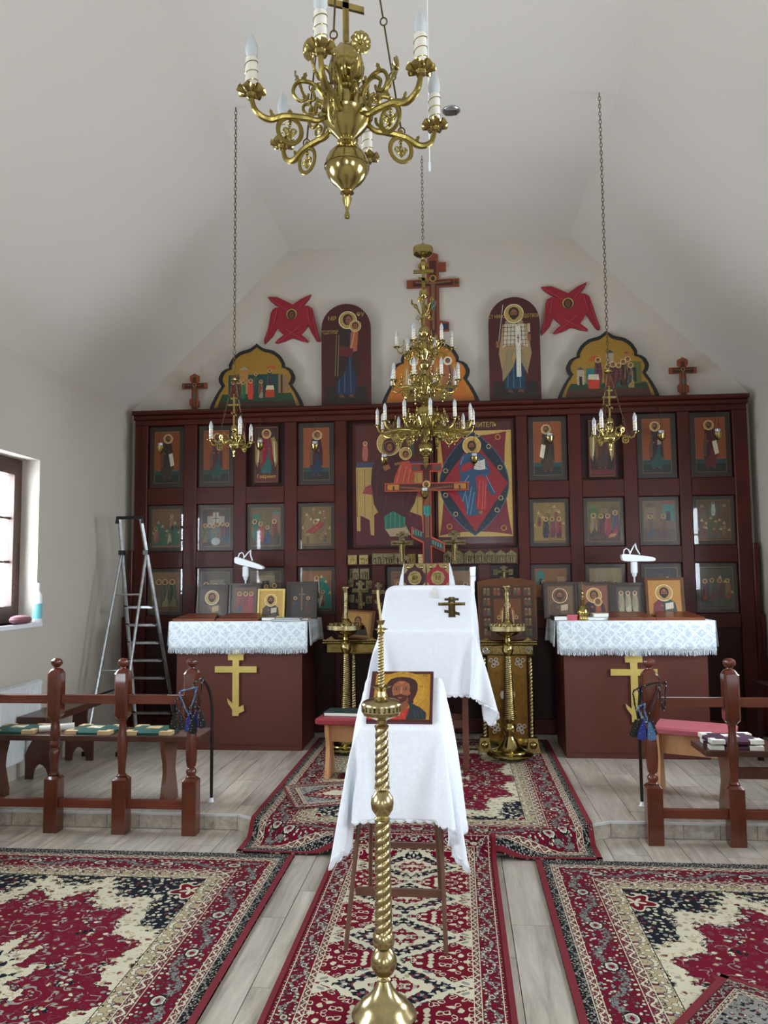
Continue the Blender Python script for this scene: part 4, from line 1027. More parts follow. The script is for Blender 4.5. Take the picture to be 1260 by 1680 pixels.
def nicholas(P, w, h):
    P.saint(0, .10, .80, '123044', '8a7a58', facing=0, halo='a88c48', hi='2c6074')
    P.poly([(-w * .62, .46), (-w * .45, .74), (w * .5, .74), (w * .66, .46), (w * .5, .3), (w * .3, .5), (-w * .3, .5), (-w * .5, .3)], '9c8058')
    P.poly([(-w * .48, .52), (-w * .38, .74), (w * .42, .74), (w * .52, .52), (w * .3, .54), (-w * .3, .54)], 'c4b8a0')
    for i in range(7): P.line(-w * .45 + i * w * .15, .53, -w * .38 + i * w * .13, .73, .005, '4c2820')
    for i in range(5): P.line(-w * .46, .55 + i * .04, w * .48, .55 + i * .04, .005, '4c2820')
    P.rect(w * .06, w * .24, .24, .72, 'd0ccbc'); P.line(w * .15, .56, w * .15, .64, .008, '1c1410'); P.line(w * .1, .61, w * .2, .61, .007, '1c1410')
    P.poly([(-w * .12, .42), (0, .48), (w * .04, .42), (-w * .06, .36)], 'b08a50')
    P.head(0, .84, .052, halo='a88c48', hair='2a1610')
    P.line(-w * .62, .56, -w * .42, .93, .006, 'b8b4ac'); P.rect(w * .52, w * .62, .66, .74, 'b8a888')
    P.rect(-w * .72, -w * .6, .52, .58, SKIN); P.rect(w * .52, w * .64, .58, .64, SKIN)
a_ = archboard('tall round-topped icon of a veiled woman in blue holding a child, top left', -1.03, nun)
text('lettering', 'МР', .055, M['goldpaint'], a_, (-.13, -.008, .84)); text('lettering', 'ѲУ', .055, M['goldpaint'], a_, (.14, -.008, .87)); text('lettering', 'БОГОРОДИЦА\nОДИГИТРИЯ', .022, M['goldpaint'], a_, (-.15, -.008, .73))
a_ = archboard('tall round-topped icon of a bishop in a chequered robe with a white stole, top right', .55, nicholas)
text('lettering', 'СТ НИКОЛА', .045, M['goldpaint'], a_, (-.135, -.008, .80), sx=.75); text('lettering', 'ЧУДОТВОР', .045, M['goldpaint'], a_, (.14, -.008, .80), sx=.75)

def wall_cross(label, xc, z0, W_, H_, big):
    """flat painted cross with eight points"""
    root = empty('painted_cross', (xc, YT + (.06 if big else 0), z0), 0, label, 'cross', None if big else 'small painted crosses on the screen')
    w = W_ * .115 if big else W_ * .12
    m = MB()
    if big: poly = [(-w, 0), (w, 0), (w, H_ * .10), (w * 2.6, H_ * .10), (w * 2.6, H_ * .20), (w, H_ * .22), (w, H_ * .60), (W_ / 2, H_ * .60), (W_ / 2, H_ * .69), (w, H_ * .69), (w, H_ * .78), (w * 2.2, H_ * .78), (w * 2.2, H_ * .88), (w * .9, H_ * .88), (w * .9, H_ * .97), (0, H_), (-w * .9, H_ * .97), (-w * .9, H_ * .88), (-w * 2.2, H_ * .88), (-w * 2.2, H_ * .78), (-w, H_ * .78), (-w, H_ * .69), (-W_ / 2, H_ * .69), (-W_ / 2, H_ * .60), (-w, H_ * .60), (-w, H_ * .25), (-w * 2.0, H_ * .27), (-w * 2.0, H_ * .17), (-w, H_ * .13)]
    else:
        q = W_ * .20
        poly = [(-w, 0), (w, 0), (w, H_ * .12), (q, H_ * .14), (q, H_ * .28), (w, H_ * .33), (w, H_ * .60), (W_ / 2, H_ * .60), (W_ / 2, H_ * .75), (w, H_ * .75), (q * .95, H_ * .82), (q * .95, H_ * .93), (0, H_), (-q * .95, H_ * .93), (-q * .95, H_ * .82), (-w, H_ * .75), (-W_ / 2, H_ * .75), (-W_ / 2, H_ * .60), (-w, H_ * .60), (-w, H_ * .36), (-q, H_ * .31), (-q, H_ * .18), (-w, H_ * .14)]
    m.prism(poly, 0, .022); m.build('board', M['crosswood'], root)
    P = Paint()
    P.rect(-W_ * .38, W_ * .38, H_ * .615, H_ * (.675 if big else .735), '3a140e'); P.rect(-w * .55, w * .55, H_ * .05, H_ * .9, '4a1a10')
    P.line(0, H_ * .645 if big else H_ * .68, -W_ * .34, H_ * (.66 if big else .70), H_ * .018, '7c5434'); P.line(0, H_ * .645 if big else H_ * .68, W_ * .34, H_ * (.66 if big else .70), H_ * .018, '7c5434')
    P.poly([(-w * .35, H_ * .66), (w * .35, H_ * .66), (w * .25, H_ * .42), (w * .2, H_ * .12), (-w * .2, H_ * .12), (-w * .25, H_ * .42)], '7c5434'); P.poly([(-w * .4, H_ * .46), (w * .4, H_ * .46), (w * .35, H_ * .34), (-w * .35, H_ * .36)], '3c6468')
    P.ell(0, H_ * .70, w * .6, w * .6, 'a88438'); P.ell(0, H_ * .70, w * .35, w * .4, HAIR)
    if big:
        for q_ in (-1, 1): P.ell(q_ * W_ * .44, H_ * .645, .018, .018, '2c3c20' if q_ > 0 else '8c3c14')
        P.rect(w * 1.1, w * 2.4, H_ * .115, H_ * .185, '1c2c38')
    P.build('painting', root, (0, -.0006, 0))
M['crosswood'] = simple('orange_brown_painted_board', '7c3a1c', .5, 0, .2, 14)
wall_cross('large orange-brown painted cross high on the wall behind the big chandelier', -.20, 3.72, .50, .86, True)
wall_cross('small painted wooden cross at the far left of the screen top', -2.503, ZT, .245, .375, False)
wall_cross('small painted wooden cross at the far right of the screen top', 2.06, ZT, .245, .375, False)
# little votive lamps on chains before the top row
def votive(label, x, z, y=7.13, s=1.0, top=None, group='hanging votive lamps'):
    root = empty('votive_lamp', (x, y, z), 0, label, 'oil lamp', group)
    m = MB(); m.lathe([(.004, -.06), (.010, -.055), (.006, -.045), (.02, -.035), (.032, -.015), (.036, .008), (.040, .02), (.036, .024), (.028, .012), (.004, .0)], 16); m.build('bowl', M['brass'], root)
    m = MB(); m.lathe([(.018, .0), (.022, .03), (.024, .05), (.019, .05)], 12); m.build('glass_cup', M['bulb'], root)
    tz = (top - z) if top else .26
    for k in range(3):
        a = 2 * PI * k / 3 + .5
        m = MB(); m.tube([(.037 * math.cos(a), .037 * math.sin(a), .02), (.002 * math.cos(a), .002 * math.sin(a), tz * .7)], .0016, 5); m.build('chain', M['brass_dark'], root)
    m = MB(); m.tube([(0, 0, tz * .7), (0, 0, tz)], .0016, 5); m.tube([(0, 0, tz), (0, .06, tz + .012), (0, .128, tz)], .003, 6); m.build('hook', M['brass_dark'], root)
    root.scale = (s,) * 3
for lab, x, z in (('small brass votive lamp before the far-left prophet icon', -2.745, 2.70), ('small brass votive lamp before the winged angel icon on the left', -1.80, 2.705), ('small brass votive lamp before the blue-robed woman icon', -1.29, 2.68),
                  ('brass votive lamp before the enthroned mother and child', -.655, 2.545), ('brass votive lamp before the seated blue-robed figure', .155, 2.535), ('small brass votive lamp before the gaunt prophet icon', .825, 2.70),
                  ('small brass votive lamp before the saint holding a pale book', 1.79, 2.70), ('small brass votive lamp before the far-right saint in red', 2.27, 2.70)):
    votive(lab, x, z)
# cast metal icons and crosses on the ledge under the big icons
def castplate(label, x, z, w, h, top='flat', y=7.235, group='cast metal icons on the rail', mat='brass_old', seed=0):
    root = empty('metal_icon', (x, y, z), 0, label, 'icon', group)
    if top == 'flat': poly = [(-w / 2, 0), (w / 2, 0), (w / 2, h), (-w / 2, h)]
    else: poly = [(-w / 2, 0), (w / 2, 0), (w / 2, h * .72), (w * .3, h * .84), (w * .1, h * .92), (0, h), (-w * .1, h * .92), (-w * .3, h * .84), (-w / 2, h * .72)]
    m = MB(); m.prism(poly, 0, .012); m.build('plate', M[mat], root)
    m = MB(); g_ = random.Random(seed + int(x * 1000))
    t = w * .07
    for (a, b_, c, d) in ((-w / 2, w / 2, 0, t), (-w / 2, w / 2, h * .7 - t, h * .7), (-w / 2, -w / 2 + t, t, h * .7 - t), (w / 2 - t, w / 2, t, h * .7 - t)): m.box(a, b_, -.004, 0, c, d)
    for q in (-.24, 0, .24):
        m.lathe([(w * .09, 0), (w * .10, h * .3), (w * .05, h * .42)], 8, Matrix.Translation((q * w, -.001, h * .08))); m.ball((q * w, -.003, h * .56), w * .075, 8, 6)
    m.build('relief', M['brass_cast' if mat != 'brass_old' else 'brass_old'], root, kind='stuff')
    return root
def castcross(label, x, z, w, h, y, mat='brass_cast', rot=(0, 0, 0), group=None, name='metal_cross'):
    root = empty(name, (x, y, z), 0, label, 'cross', group); root.rotation_euler = rot
    m = MB(); s_ = w * .13
    poly = [(-s_, 0), (s_, 0), (s_, h * .13), (w * .28, h * .08), (w * .28, h * .22), (s_, h * .27), (s_, h * .58), (w / 2, h * .58), (w / 2, h * .72), (s_, h * .72), (s_, h * .83), (w * .27, h * .83), (w * .27, h * .94), (s_ * .9, h * .94), (s_ * .9, h), (-s_ * .9, h), (-s_ * .9, h * .94), (-w * .27, h * .94), (-w * .27, h * .83), (-s_, h * .83), (-s_, h * .72), (-w / 2, h * .72), (-w / 2, h * .58), (-s_, h * .58), (-s_, h * .33), (-w * .28, h * .36), (-w * .28, h * .23), (-s_, h * .2)]
    m.prism(poly, 0, .014); m.build('cross_body', M['brass_old' if mat == 'brass_cast' else mat], root)
    m = MB(); m.lathe([(s_ * .4, h * .1), (s_ * .35, h * .3), (s_ * .6, h * .5), (s_ * .5, h * .6), (s_ * .2, h * .62)], 8, Matrix.Translation((0, -.002, 0)))
    m.ball((0, -.006, h * .68), s_ * .5, 8, 6); m.tube([(-w * .42, -.003, h * .66), (0, -.004, h * .62), (w * .42, -.003, h * .66)], s_ * .22, 6)
    for (a, b_) in ((-.42, .65), (.42, .65), (0, .9)): m.ball((a * w, -.002, b_ * h), s_ * .4, 8, 6, sz=.8)
    m.build('figure_relief', M['brass_cast'], root)
    return root
zl = 1.607
castplate('small square silvery metal icon, first from the left on the rail under the enthroned icon', -.965, zl, .082, .085, mat='brass_pale')
castplate('small square silvery metal icon with a red ground, second from the left on the rail', -.862, zl, .082, .085, mat='brass_pale')
for i, x in enumerate((-.735, -.635, -.535)): castplate(['square cast icon with a single bust, third from the left on the rail', 'square cast icon with relief figures, just left of the left brass cross', 'square cast icon half behind the left standing brass cross'][i], x, zl, .095, .098)
castplate('small square cast icon between the left brass cross and the painted cross foot', -.43, zl, .08, .09, mat='brass_cast'); castplate('small pale metal icon left of the painted cross foot', -.335, zl, .06, .085, mat='brass_pale')
PL_ = ['first', 'second', 'third', 'fourth', 'fifth', 'sixth', 'seventh']
for i in range(7):
    castplate('peaked cast metal panel, %s from the left in the right-hand row on the rail' % PL_[i], -.092 + i * .0938, zl, .088, .118, 'peak', seed=i)
castcross('tall brass standing cross left of the painted centre cross', -.505, 1.60, .20, .30, 7.17, group='standing brass crosses')
castcross('tall brass standing cross right of the painted centre cross', -.035, 1.60, .20, .30, 7.17, group='standing brass crosses')
# shelf of small cast pieces in the third-row left centre niche
mm = MB(); mm.box(-1.018, -.79, Y0 + .02, Y0 + .06, 1.150, 1.156); 
for i, (x, z, w, h) in enumerate(((-.96, 1.47, .085, .10), (-.865, 1.47, .085, .10))): castplate('square cast icon, %s of the pair at the top of the left niche' % ['left', 'right'][i], x, z, w, h, y=Y0 + .055, group='cast pieces in the left niche')
for i, (x, z, lab) in enumerate(((-.995, 1.40, 'tiny cast icon at the upper left of the left niche'), (-.825, 1.39, 'tiny dark cast icon with a white figure, right side of the left niche'), (-.99, 1.26, 'tiny cast icon at the lower left of the left niche'), (-.825, 1.25, 'tiny blue enamelled cast icon, lower right of the left niche'))):
    castplate(lab, x, z, .055, .07, y=Y0 + .055, group='cast pieces in the left niche', mat='brass_old')
castcross('large dark cast cross in the middle of the left niche', -.905, 1.20, .15, .26, Y0 + .05, 'brass_old', group='dark cast crosses')
castcross('dark cast cross on the post between left niche and lectern', -.73, 1.20, .12, .24, Y0 - .02, 'brass_old', group='dark cast crosses')
castcross('greenish cast cross in the right niche above the curved icon', .405, 1.43, .12, .155, Y0 + .05, 'brass_old', group='cast pieces in the right niche')
for i, (x, z, lab) in enumerate(((.33, 1.50, 'tiny cast icon left of the greenish cross'), (.47, 1.50, 'tiny cast icon right of the greenish cross'), (.47, 1.43, 'tiny cast icon below right of the greenish cross'))):
    castplate(lab, x, z, .04, .05, y=Y0 + .055, group='cast pieces in the right niche')
# painted crucifix standing in the middle
def crucifix():
    H_ = 1.06; root = empty('painted_crucifix', (-.27, 6.97, 1.4315), 0, 'painted wooden crucifix with orange outlines standing in the centre before the screen', 'cross')
    w = .032; o = .0
    def shape(g_): 
        w_ = w + g_
        return [(-w_, -.0), (w_, -.0), (w_, .33 - g_), (.145 + g_, .275 - g_), (.145 + g_, .345 + g_), (w_, .40 + g_), (w_, .815 - g_), (.36 + g_, .815 - g_), (.36 + g_, .875 + g_), (w_, .875 + g_), (w_, .985 - g_), (.13 + g_, .985 - g_), (.13 + g_, 1.045 + g_), (-.13 - g_, 1.045 + g_), (-.13 - g_, .985 - g_), (-w_, .985 - g_), (-w_, .875 + g_), (-.36 - g_, .875 + g_), (-.36 - g_, .815 - g_), (-w_, .815 - g_), (-w_, .44 + g_), (-.13 - g_, .49 + g_), (-.13 - g_, .41 - g_), (-w_, .36 - g_)]
    m = MB(); m.prism(shape(.008), 0, .025); m.build('board', M['orangecross'], root)
    P = Paint(); P.poly(shape(-.003), '44100e')
    P.poly([(-.125, .425), (-.04, .40), (-.04, .45), (-.125, .48)], '1c4c48'); P.poly([(.04, .34), (.14, .29), (.14, .335), (.04, .385)], '1c4c48')
    for k in range(4): P.line(-.12 + k * .022, .43 - k * .006, -.12 + k * .022, .47 - k * .006, .003, '9ab0a0'); P.line(.05 + k * .022, .34 - k * .01, .05 + k * .022, .375 - k * .01, .003, '9ab0a0')
    for q in (-1, 1):
        P.rect(q * .24 - .0 if q > 0 else -.345, .345 if q > 0 else -.24, .822, .868, 'b0782c' if q < 0 else 'a87028'); P.saint(q * .29, .815, .05, '2c2418', '3c1c18', beard=False, feet=False)
        P.rect(min(q * .05, q * .125), max(q * .05, q * .125), .992, 1.038, '7c2c20'); P.poly([(q * .06, .995), (q * .12, 1.03), (q * .12, .998)], '1c5048')
        P.poly([(0, .83), (q * .10, .842), (q * .23, .852), (q * .23, .838), (q * .10, .825), (0, .80)], '744428')
    P.ell(0, .865, .034, .034, 'b8924c'); P.ring(0, .865, .034, .004, 'd8c48c')
    P.poly([(-.028, .84), (.028, .84), (.024, .75), (.02, .66), (.018, .40), (-.014, .40), (-.018, .66), (-.026, .75)], '744428')
    P.poly([(-.032, .68), (.034, .68), (.036, .60), (0, .575), (-.034, .61)], '1c6c60'); P.line(-.02, .67, -.016, .60, .004, '5ca090'); P.line(.008, .67, .01, .59, .004, '5ca090')
    P.line(0, .56, .002, .41, .003, '2c140c'); P.head(0, .862, .018, halo=None)
    P.rect(-.022, .022, .02, .3, '2c1014'); P.build('painting', root, (0, -.0006, 0))
    # socket post below
    m = MB(); m.box(-.02, .02, .025, .05, -1.33, .5); m.box(-.12, .12, -.06, .12, -1.33, -1.30); m.build('support_post', M['maho'], root)
M['orangecross'] = simple('orange_red_painted_edge', 'a03c20', .5, 0, .12, 14)
crucifix()
votive('brass votive lamp hanging in front of the painted crucifix', -.28, 2.20, y=6.83, top=2.45)
# ------------------------------------------------------------ chandeliers
def inst(src, parent, rz=0, loc=(0, 0, 0)):
    o = bpy.data.objects.new(src.name.split('.')[0], src.data); COL.objects.link(o); o.parent = parent; o.location = loc; o.rotation_euler = (0, 0, rz)
    if 'kind' in src: o['kind'] = src['kind']
    return o
def spiral(cx, cz, r0, r1, a0, turns, n=18):
    return [(cx + (r0 + (r1 - r0) * i / n) * math.cos(a0 + turns * 2 * PI * i / n), 0, cz + (r0 + (r1 - r0) * i / n) * math.sin(a0 + turns * 2 * PI * i / n)) for i in range(n + 1)]
def smooth(pts, n=6):
    P = [Vector((p[0], 0, p[1])) if len(p) == 2 else Vector(p) for p in pts]; out = []
    for i in range(len(P) - 1):
        p0, p1, p2, p3 = P[max(i - 1, 0)], P[i], P[i + 1], P[min(i + 2, len(P) - 1)]
        for k in range(n):
            t = k / n
            out.append(.5 * ((2 * p1) + (p2 - p0) * t + (2 * p0 - 5 * p1 + 4 * p2 - p3) * t * t + (3 * p1 - p0 - 3 * p2 + p3) * t ** 3))
    out.append(P[-1]); return out
def leaf(m, x, z, a, L, w, t=.002):
    M_ = Matrix.Translation((x, 0, z)) @ Matrix.Rotation(-a, 4, 'Y')
    m.prism([(0, 0), (L * .3, w), (L * .55, w * .5), (L * .7, w * .8), (L, 0), (L * .7, -w * .8), (L * .55, -w * .5), (L * .3, -w)], -t, t, M_)
def arm_mesh(R_, s, style=0):
    """scroll arm in the xz plane ending under the cup at radius R_"""
    m = MB()
    P = smooth([(.045 * s, -.01 * s), (.075 * s, -.035 * s), (.11 * s, -.035 * s), (R_ * .66, -.040 * s), (R_ * .82, -.055 * s), (R_ * .95, -.040 * s), (R_, -.006 * s)])
    m.tube([(p.x, 0, p.z) for p in P], [.0055 * s + .0035 * s * math.sin(PI * i / len(P)) for i in range(len(P))], 8)
    cx, cz = .148 * s * (R_ / (.245 * s)), -.075 * s
    m.tube([(cx + .03 * s * math.cos(a * PI / 10), 0, cz + .033 * s * math.sin(a * PI / 10)) for a in range(20)], .006 * s, 8, closed=True, flat=.6)
    m.tube(spiral(cx - .011 * s, cz - .002 * s, .010 * s, .002 * s, -PI / 2, 1.2, 12), .0028 * s, 6); m.tube([(2 * cx - p[0], p[1], p[2]) for p in spiral(cx - .011 * s, cz - .002 * s, .010 * s, .002 * s, -PI / 2, 1.2, 12)], .0028 * s, 6)
    m.ball((cx, 0, cz + .02 * s), .006 * s, 8, 6); m.ball((cx, 0, cz + .008 * s), .004 * s, 8, 6); leaf(m, cx, cz - .024 * s, PI / 2, .022 * s, .006 * s)
    leaf(m, cx, cz + .034 * s, PI / 2, .022 * s, .008 * s)
    # upper C scroll
    Q = smooth([(.05 * s, .0), (.062 * s, .035 * s), (.09 * s, .06 * s), (.125 * s, .058 * s), (.14 * s, .03 * s), (.125 * s, .008 * s), (.105 * s, .015 * s), (.10 * s, .030 * s)])
    m.tube([(p.x, 0, p.z) for p in Q], [.0065 * s * (1 - .5 * i / len(Q)) for i in range(len(Q))], 8)
    leaf(m, .115 * s, .060 * s, 1.9, .028 * s, .007 * s); leaf(m, .07 * s, .045 * s, 2.3, .022 * s, .006 * s)
    m.tube(spiral(.10 * s, -.008 * s, .022 * s, .004 * s, PI * .9, 1.3, 16), .004 * s, 6)
    leaf(m, .19 * s * R_ / (.245 * s), -.05 * s, 1.2, .024 * s, .006 * s)
    return m
def pan_mesh(s, up=True):
    m = MB(); n = 48; prof = [(.004, -.012), (.010, -.008), (.012, .0), (.020, .001), (.028, .006), (.030, .009), (.026, .006), (.016, .004), (.012, .005), (.0115, .016), (.009, .016)]
    vs = []; fs = []
    for k, (r, z) in enumerate(prof):
        for i in range(n):
            a = 2 * PI * i / n; q = max(0, (r - .014) / .016)
            rr = r * (1 + .14 * q * abs(math.cos(4 * a))) ; vs.append((rr * s * math.cos(a), rr * s * math.sin(a), (z - .005 * q * math.cos(8 * a)) * s))
    for k in range(len(prof) - 1):
        for i in range(n): fs.append((k * n + i, k * n + (i + 1) % n, (k + 1) * n + (i + 1) % n, (k + 1) * n + i))
    fs.append(tuple(reversed(range(n)))); m.add(vs, fs); return m
def flower_mesh(s, r=.026):
    m = MB()
    for k in range(10):
        a = 2 * PI * k / 10
        M_ = Matrix.Rotation(a, 4, 'Z')
        m.add([(0, 0, .001), (r * .45 * s, -.0075 * s, .003 * s), (r * .9 * s, -.0065 * s, .001 * s), (r * s, 0, -.002 * s), (r * .9 * s, .0065 * s, .001 * s), (r * .45 * s, .0075 * s, .003 * s), (r * .6 * s, 0, .006 * s)],
              [(0, 1, 6), (1, 2, 6), (2, 3, 6), (3, 4, 6), (4, 5, 6), (5, 0, 6), (5, 4, 3, 2, 1, 0)], M_)
    m.ball((0, 0, .004 * s), .007 * s, 10, 6); return m
def candle_parts(s, h=.085):
    m = MB(); m.lathe([(.0150 * s, 0), (.0150 * s, h * s), (.0120 * s, h * s + .001)], 18); a = m.build('candle', M['sleeve'])
    m = MB(); n = 60
    m.tube([(.0156 * s * math.cos(2 * PI * 3.2 * i / n), .0156 * s * math.sin(2 * PI * 3.2 * i / n), h * s * (.06 + .9 * i / n)) for i in range(n + 1)], .0012 * s, 5); b = m.build('gold_spiral', M['brass'])
    m = MB(); m.lathe([(.011 * s, 0), (.0155 * s, .012 * s), (.0165 * s, .024 * s), (.0145 * s, .038 * s), (.0095 * s, .052 * s), (.0045 * s, .063 * s), (.0008 * s, .068 * s)], 16, Matrix.Translation((0, 0, h * s))); c = m.build('bulb', M['bulb'])
    for o in (a, b, c): COL.objects.unlink(o)
    return a, b, c
def add_candle(cp, parent, loc):
    a = inst(cp[0], parent, 0, loc); inst(cp[1], a); inst(cp[2], a); return a
def ortho_cross(m, h, w, t, z0=0):
    for (a, b_, c, d) in ((-t, t, z0, z0 + h), (-w / 2, w / 2, z0 + h * .60, z0 + h * .60 + 2 * t), (-w * .27, w * .27, z0 + h * .82, z0 + h * .82 + 1.8 * t)): m.box(a, b_, -t * (.6 if a == -t else .56), t * (.6 if a == -t else .56), c, d)
    m.prism([(-w * .25, z0 + h * .34), (-w * .25, z0 + h * .34 + 2 * t), (w * .25, z0 + h * .24 + 2 * t), (w * .25, z0 + h * .24)], -t * .6, t * .6)
def link_chain(name, p, q, parent, L=.034, r=.0022, w=.009, mat='brass_dark'):
    p, q = Vector(p), Vector(q); d = q - p; n = max(2, int(d.length / (L * .78))); m = MB()
    zax = d.normalized(); rot = zax.to_track_quat('Z', 'Y').to_matrix().to_4x4()
    for k in range(n):
        c = p + d * ((k + .5) / n); M_ = Matrix.Translation(c) @ rot @ Matrix.Rotation(PI / 2 * (k % 2), 4, 'Z')
        m.tube([(w * math.cos(2 * PI * i / 10) * .9, 0, L / 2 * math.sin(2 * PI * i / 10)) for i in range(10)], r, 5, closed=True, M=M_)
    return m.build(name, M[mat], parent, kind='stuff')
def ring_rod_chain(parent, p, q, n=3, r=.003):
    """long links joined by rings"""
    p, q = Vector(p), Vector(q); m = MB(); d = q - p
    for k in range(n):
        a = p + d * (k / n); b = p + d * ((k + 1) / n); e = d.normalized() * .010
        m.tube([a + e, b - e], r, 6)
        m.tube([Vector((b.x + .009 * math.cos(i * PI / 5), b.y, b.z + .011 * math.sin(i * PI / 5))) for i in range(10)], r * .8, 5, closed=True)
    return m.build('hanging_chain', M['brass_dark'], parent)

CP = candle_parts(1.0)
def front_chandelier():
    root = empty('chandelier', (-.268, 1.95, 2.69), 0, 'nearest brass chandelier with six candles and a ball finial, top of the view', 'chandelier')
    m = MB(); m.lathe([(.001, -.284), (.006, -.281), (.0075, -.275), (.005, -.268), (.0035, -.262), (.006, -.25), (.0105, -.238), (.0125, -.229), (.008, -.222)], 20); m.build('finial', M['brass'], root)
    m = MB(); m.lathe([(.008, -.222), (.018, -.215), (.013, -.209), (.018, -.204), (.026, -.1955), (.038, -.186), (.0495, -.170), (.0548, -.155), (.0555, -.1475), (.058, -.1465), (.058, -.1435), (.0555, -.1425), (.0538, -.130), (.0475, -.115), (.034, -.100), (.019, -.088), (.024, -.083), (.024, -.078), (.018, -.073),
                       (.030, -.062), (.046, -.046), (.058, -.030), (.067, -.018), (.069, -.010), (.065, -.002), (.062, .012), (.055, .028), (.045, .042), (.030, .050), (.019, .056), (.025, .060), (.025, .066), (.019, .070)], 32); m.build('turned_body', M['brass'], root)
    m = MB(); m.lathe([(.019, .070), (.030, .078), (.036, .082), (.044, .100), (.046, .118), (.041, .122), (.044, .126), (.040, .145), (.030, .165), (.020, .180), (.008, .188)], 32, lobes=8, amp=.10); m.build('fluted_bowl', M['brass'], root)
    m = MB(); ortho_cross(m, .33, .19, .008, .185); m.build('top_cross', M['brass'], root)
    am = arm_mesh(.245, 1.0).build('arm', M['brass_cast2']); pm = pan_mesh(1.08).build('drip_pan', M['brass'])
    fm = flower_mesh(1.0, .027).build('flower', M['brass'])
    m = MB(); Q = smooth([(.04, .06), (.07, .085), (.09, .075), (.085, .05), (.10, .045), (.118, .07), (.125, .10)]); m.tube([(p.x, 0, p.z) for p in Q], [.0055 - .002 * i / len(Q) for i in range(len(Q))], 7)
    m.tube(spiral(.075, .02, .022, .004, PI / 2, 1.3, 16), .004, 6); m.tube([(.05, 0, -.01), (.06, 0, .03), (.055, 0, .06), (.05, 0, .09)], .004, 6); leaf(m, .10, .05, .4, .02, .006); leaf(m, .06, .06, 2.2, .026, .007)
    sm = m.build('flower_scroll', M['brass_cast2'])
    for o in (am, pm, fm, sm): COL.objects.unlink(o)
    for k in range(6):
        a = R(24 + 60 * k); A = inst(am, root, a)
        inst(pm, A, 0, (.245, 0, .002)); add_candle(CP, root, (.245 * math.cos(a), .245 * math.sin(a), .008))
        b_ = a + R(30); S_ = inst(sm, root, b_); f = inst(fm, S_, 0, (.128, 0, .105)); f.rotation_euler = (0, R(108), 0)
    m = MB()
    for k in range(3):
        a = R(24 + 120 * k); p = (.15 * math.cos(a), .15 * math.sin(a), -.025); ring_rod_chain(root, (0.01 * math.cos(a), .01 * math.sin(a), .86), p, 6, .0026)
    m = MB(); m.lathe([(.004, .85), (.02, .86), (.025, .875), (.02, .89), (.004, .90)], 16); m.build('chain_hub', M['brass'], root)
    link_chain('chain', (0, 0, .90), (0, 0, TZ - 2.69), root)
    return root
M['brass_cast2'] = brassm('cast_arm_brass', '9c8a4c', .30, .25, 120)
front_chandelier()
def small_chandelier(label, x, y, rot):
    root = empty('hanging_lamp', (x, y, 2.40), 0, label, 'chandelier', 'small three-candle chandeliers')
    m = MB(); m.lathe([(.001, -.116), (.006, -.112), (.007, -.105), (.003, -.098), (.006, -.085), (.010, -.075), (.008, -.066), (.020, -.06), (.030, -.045), (.033, -.032), (.028, -.015), (.014, -.004), (.010, .002), (.018, .012), (.021, .026), (.017, .040), (.008, .050), (.010, .056), (.018, .062), (.021, .076), (.017, .09), (.008, .098), (.005, .11)], 24)
    m.build('turned_body', M['brass'], root)
    m = MB(); ortho_cross(m, .20, .085, .006, .105); m.build('top_cross', M['brass'], root)
    m = MB(); m.lathe([(.003, .385), (.016, .388), (.026, .394), (.027, .400), (.012, .402), (.010, .410), (.003, .415)], 20); m.build('chain_cap', M['brass'], root)
    am = arm_mesh(.155, .62).build('arm', M['brass_cast2']); pm = pan_mesh(.72).build('drip_pan', M['brass']); fm = flower_mesh(.8).build('flower', M['brass'])
    for o in (am, pm, fm): COL.objects.unlink(o)
    for k in range(3):
        a = R(rot + 120 * k); A = inst(am, root, a); inst(pm, A, 0, (.155, 0, .0)); add_candle(CPS, root, (.155 * math.cos(a), .155 * math.sin(a), .004))
        b_ = a + R(60); m = MB(); Q = smooth([(.025, -.04), (.05, -.055), (.08, -.045), (.10, -.02), (.11, 0)]); m.tube([(p.x, 0, p.z) for p in Q], .0035, 6); m.tube(spiral(.06, -.02, .02, .004, -PI / 2, 1.2, 14), .0028, 6)
        S_ = m.build('flower_scroll', M['brass_cast2'], root, rot=(0, 0, b_)); f = inst(fm, S_, 0, (.112, 0, .004)); f.rotation_euler = (0, R(100), 0)
        ring_rod_chain(root, (.012 * math.cos(a), .012 * math.sin(a), .388), (.11 * math.cos(a), .11 * math.sin(a), -.02), 4, .0022)
    link_chain('chain', (0, 0, .41), (0, 0, TZ - 2.40), root)
    return root
CPS = candle_parts(.82, .085)
small_chandelier('small brass three-candle chandelier hanging at the left on a long chain', -1.454, 5.07, 180)
small_chandelier('small brass three-candle chandelier hanging at the right on a long chain', .98, 5.17, 0)
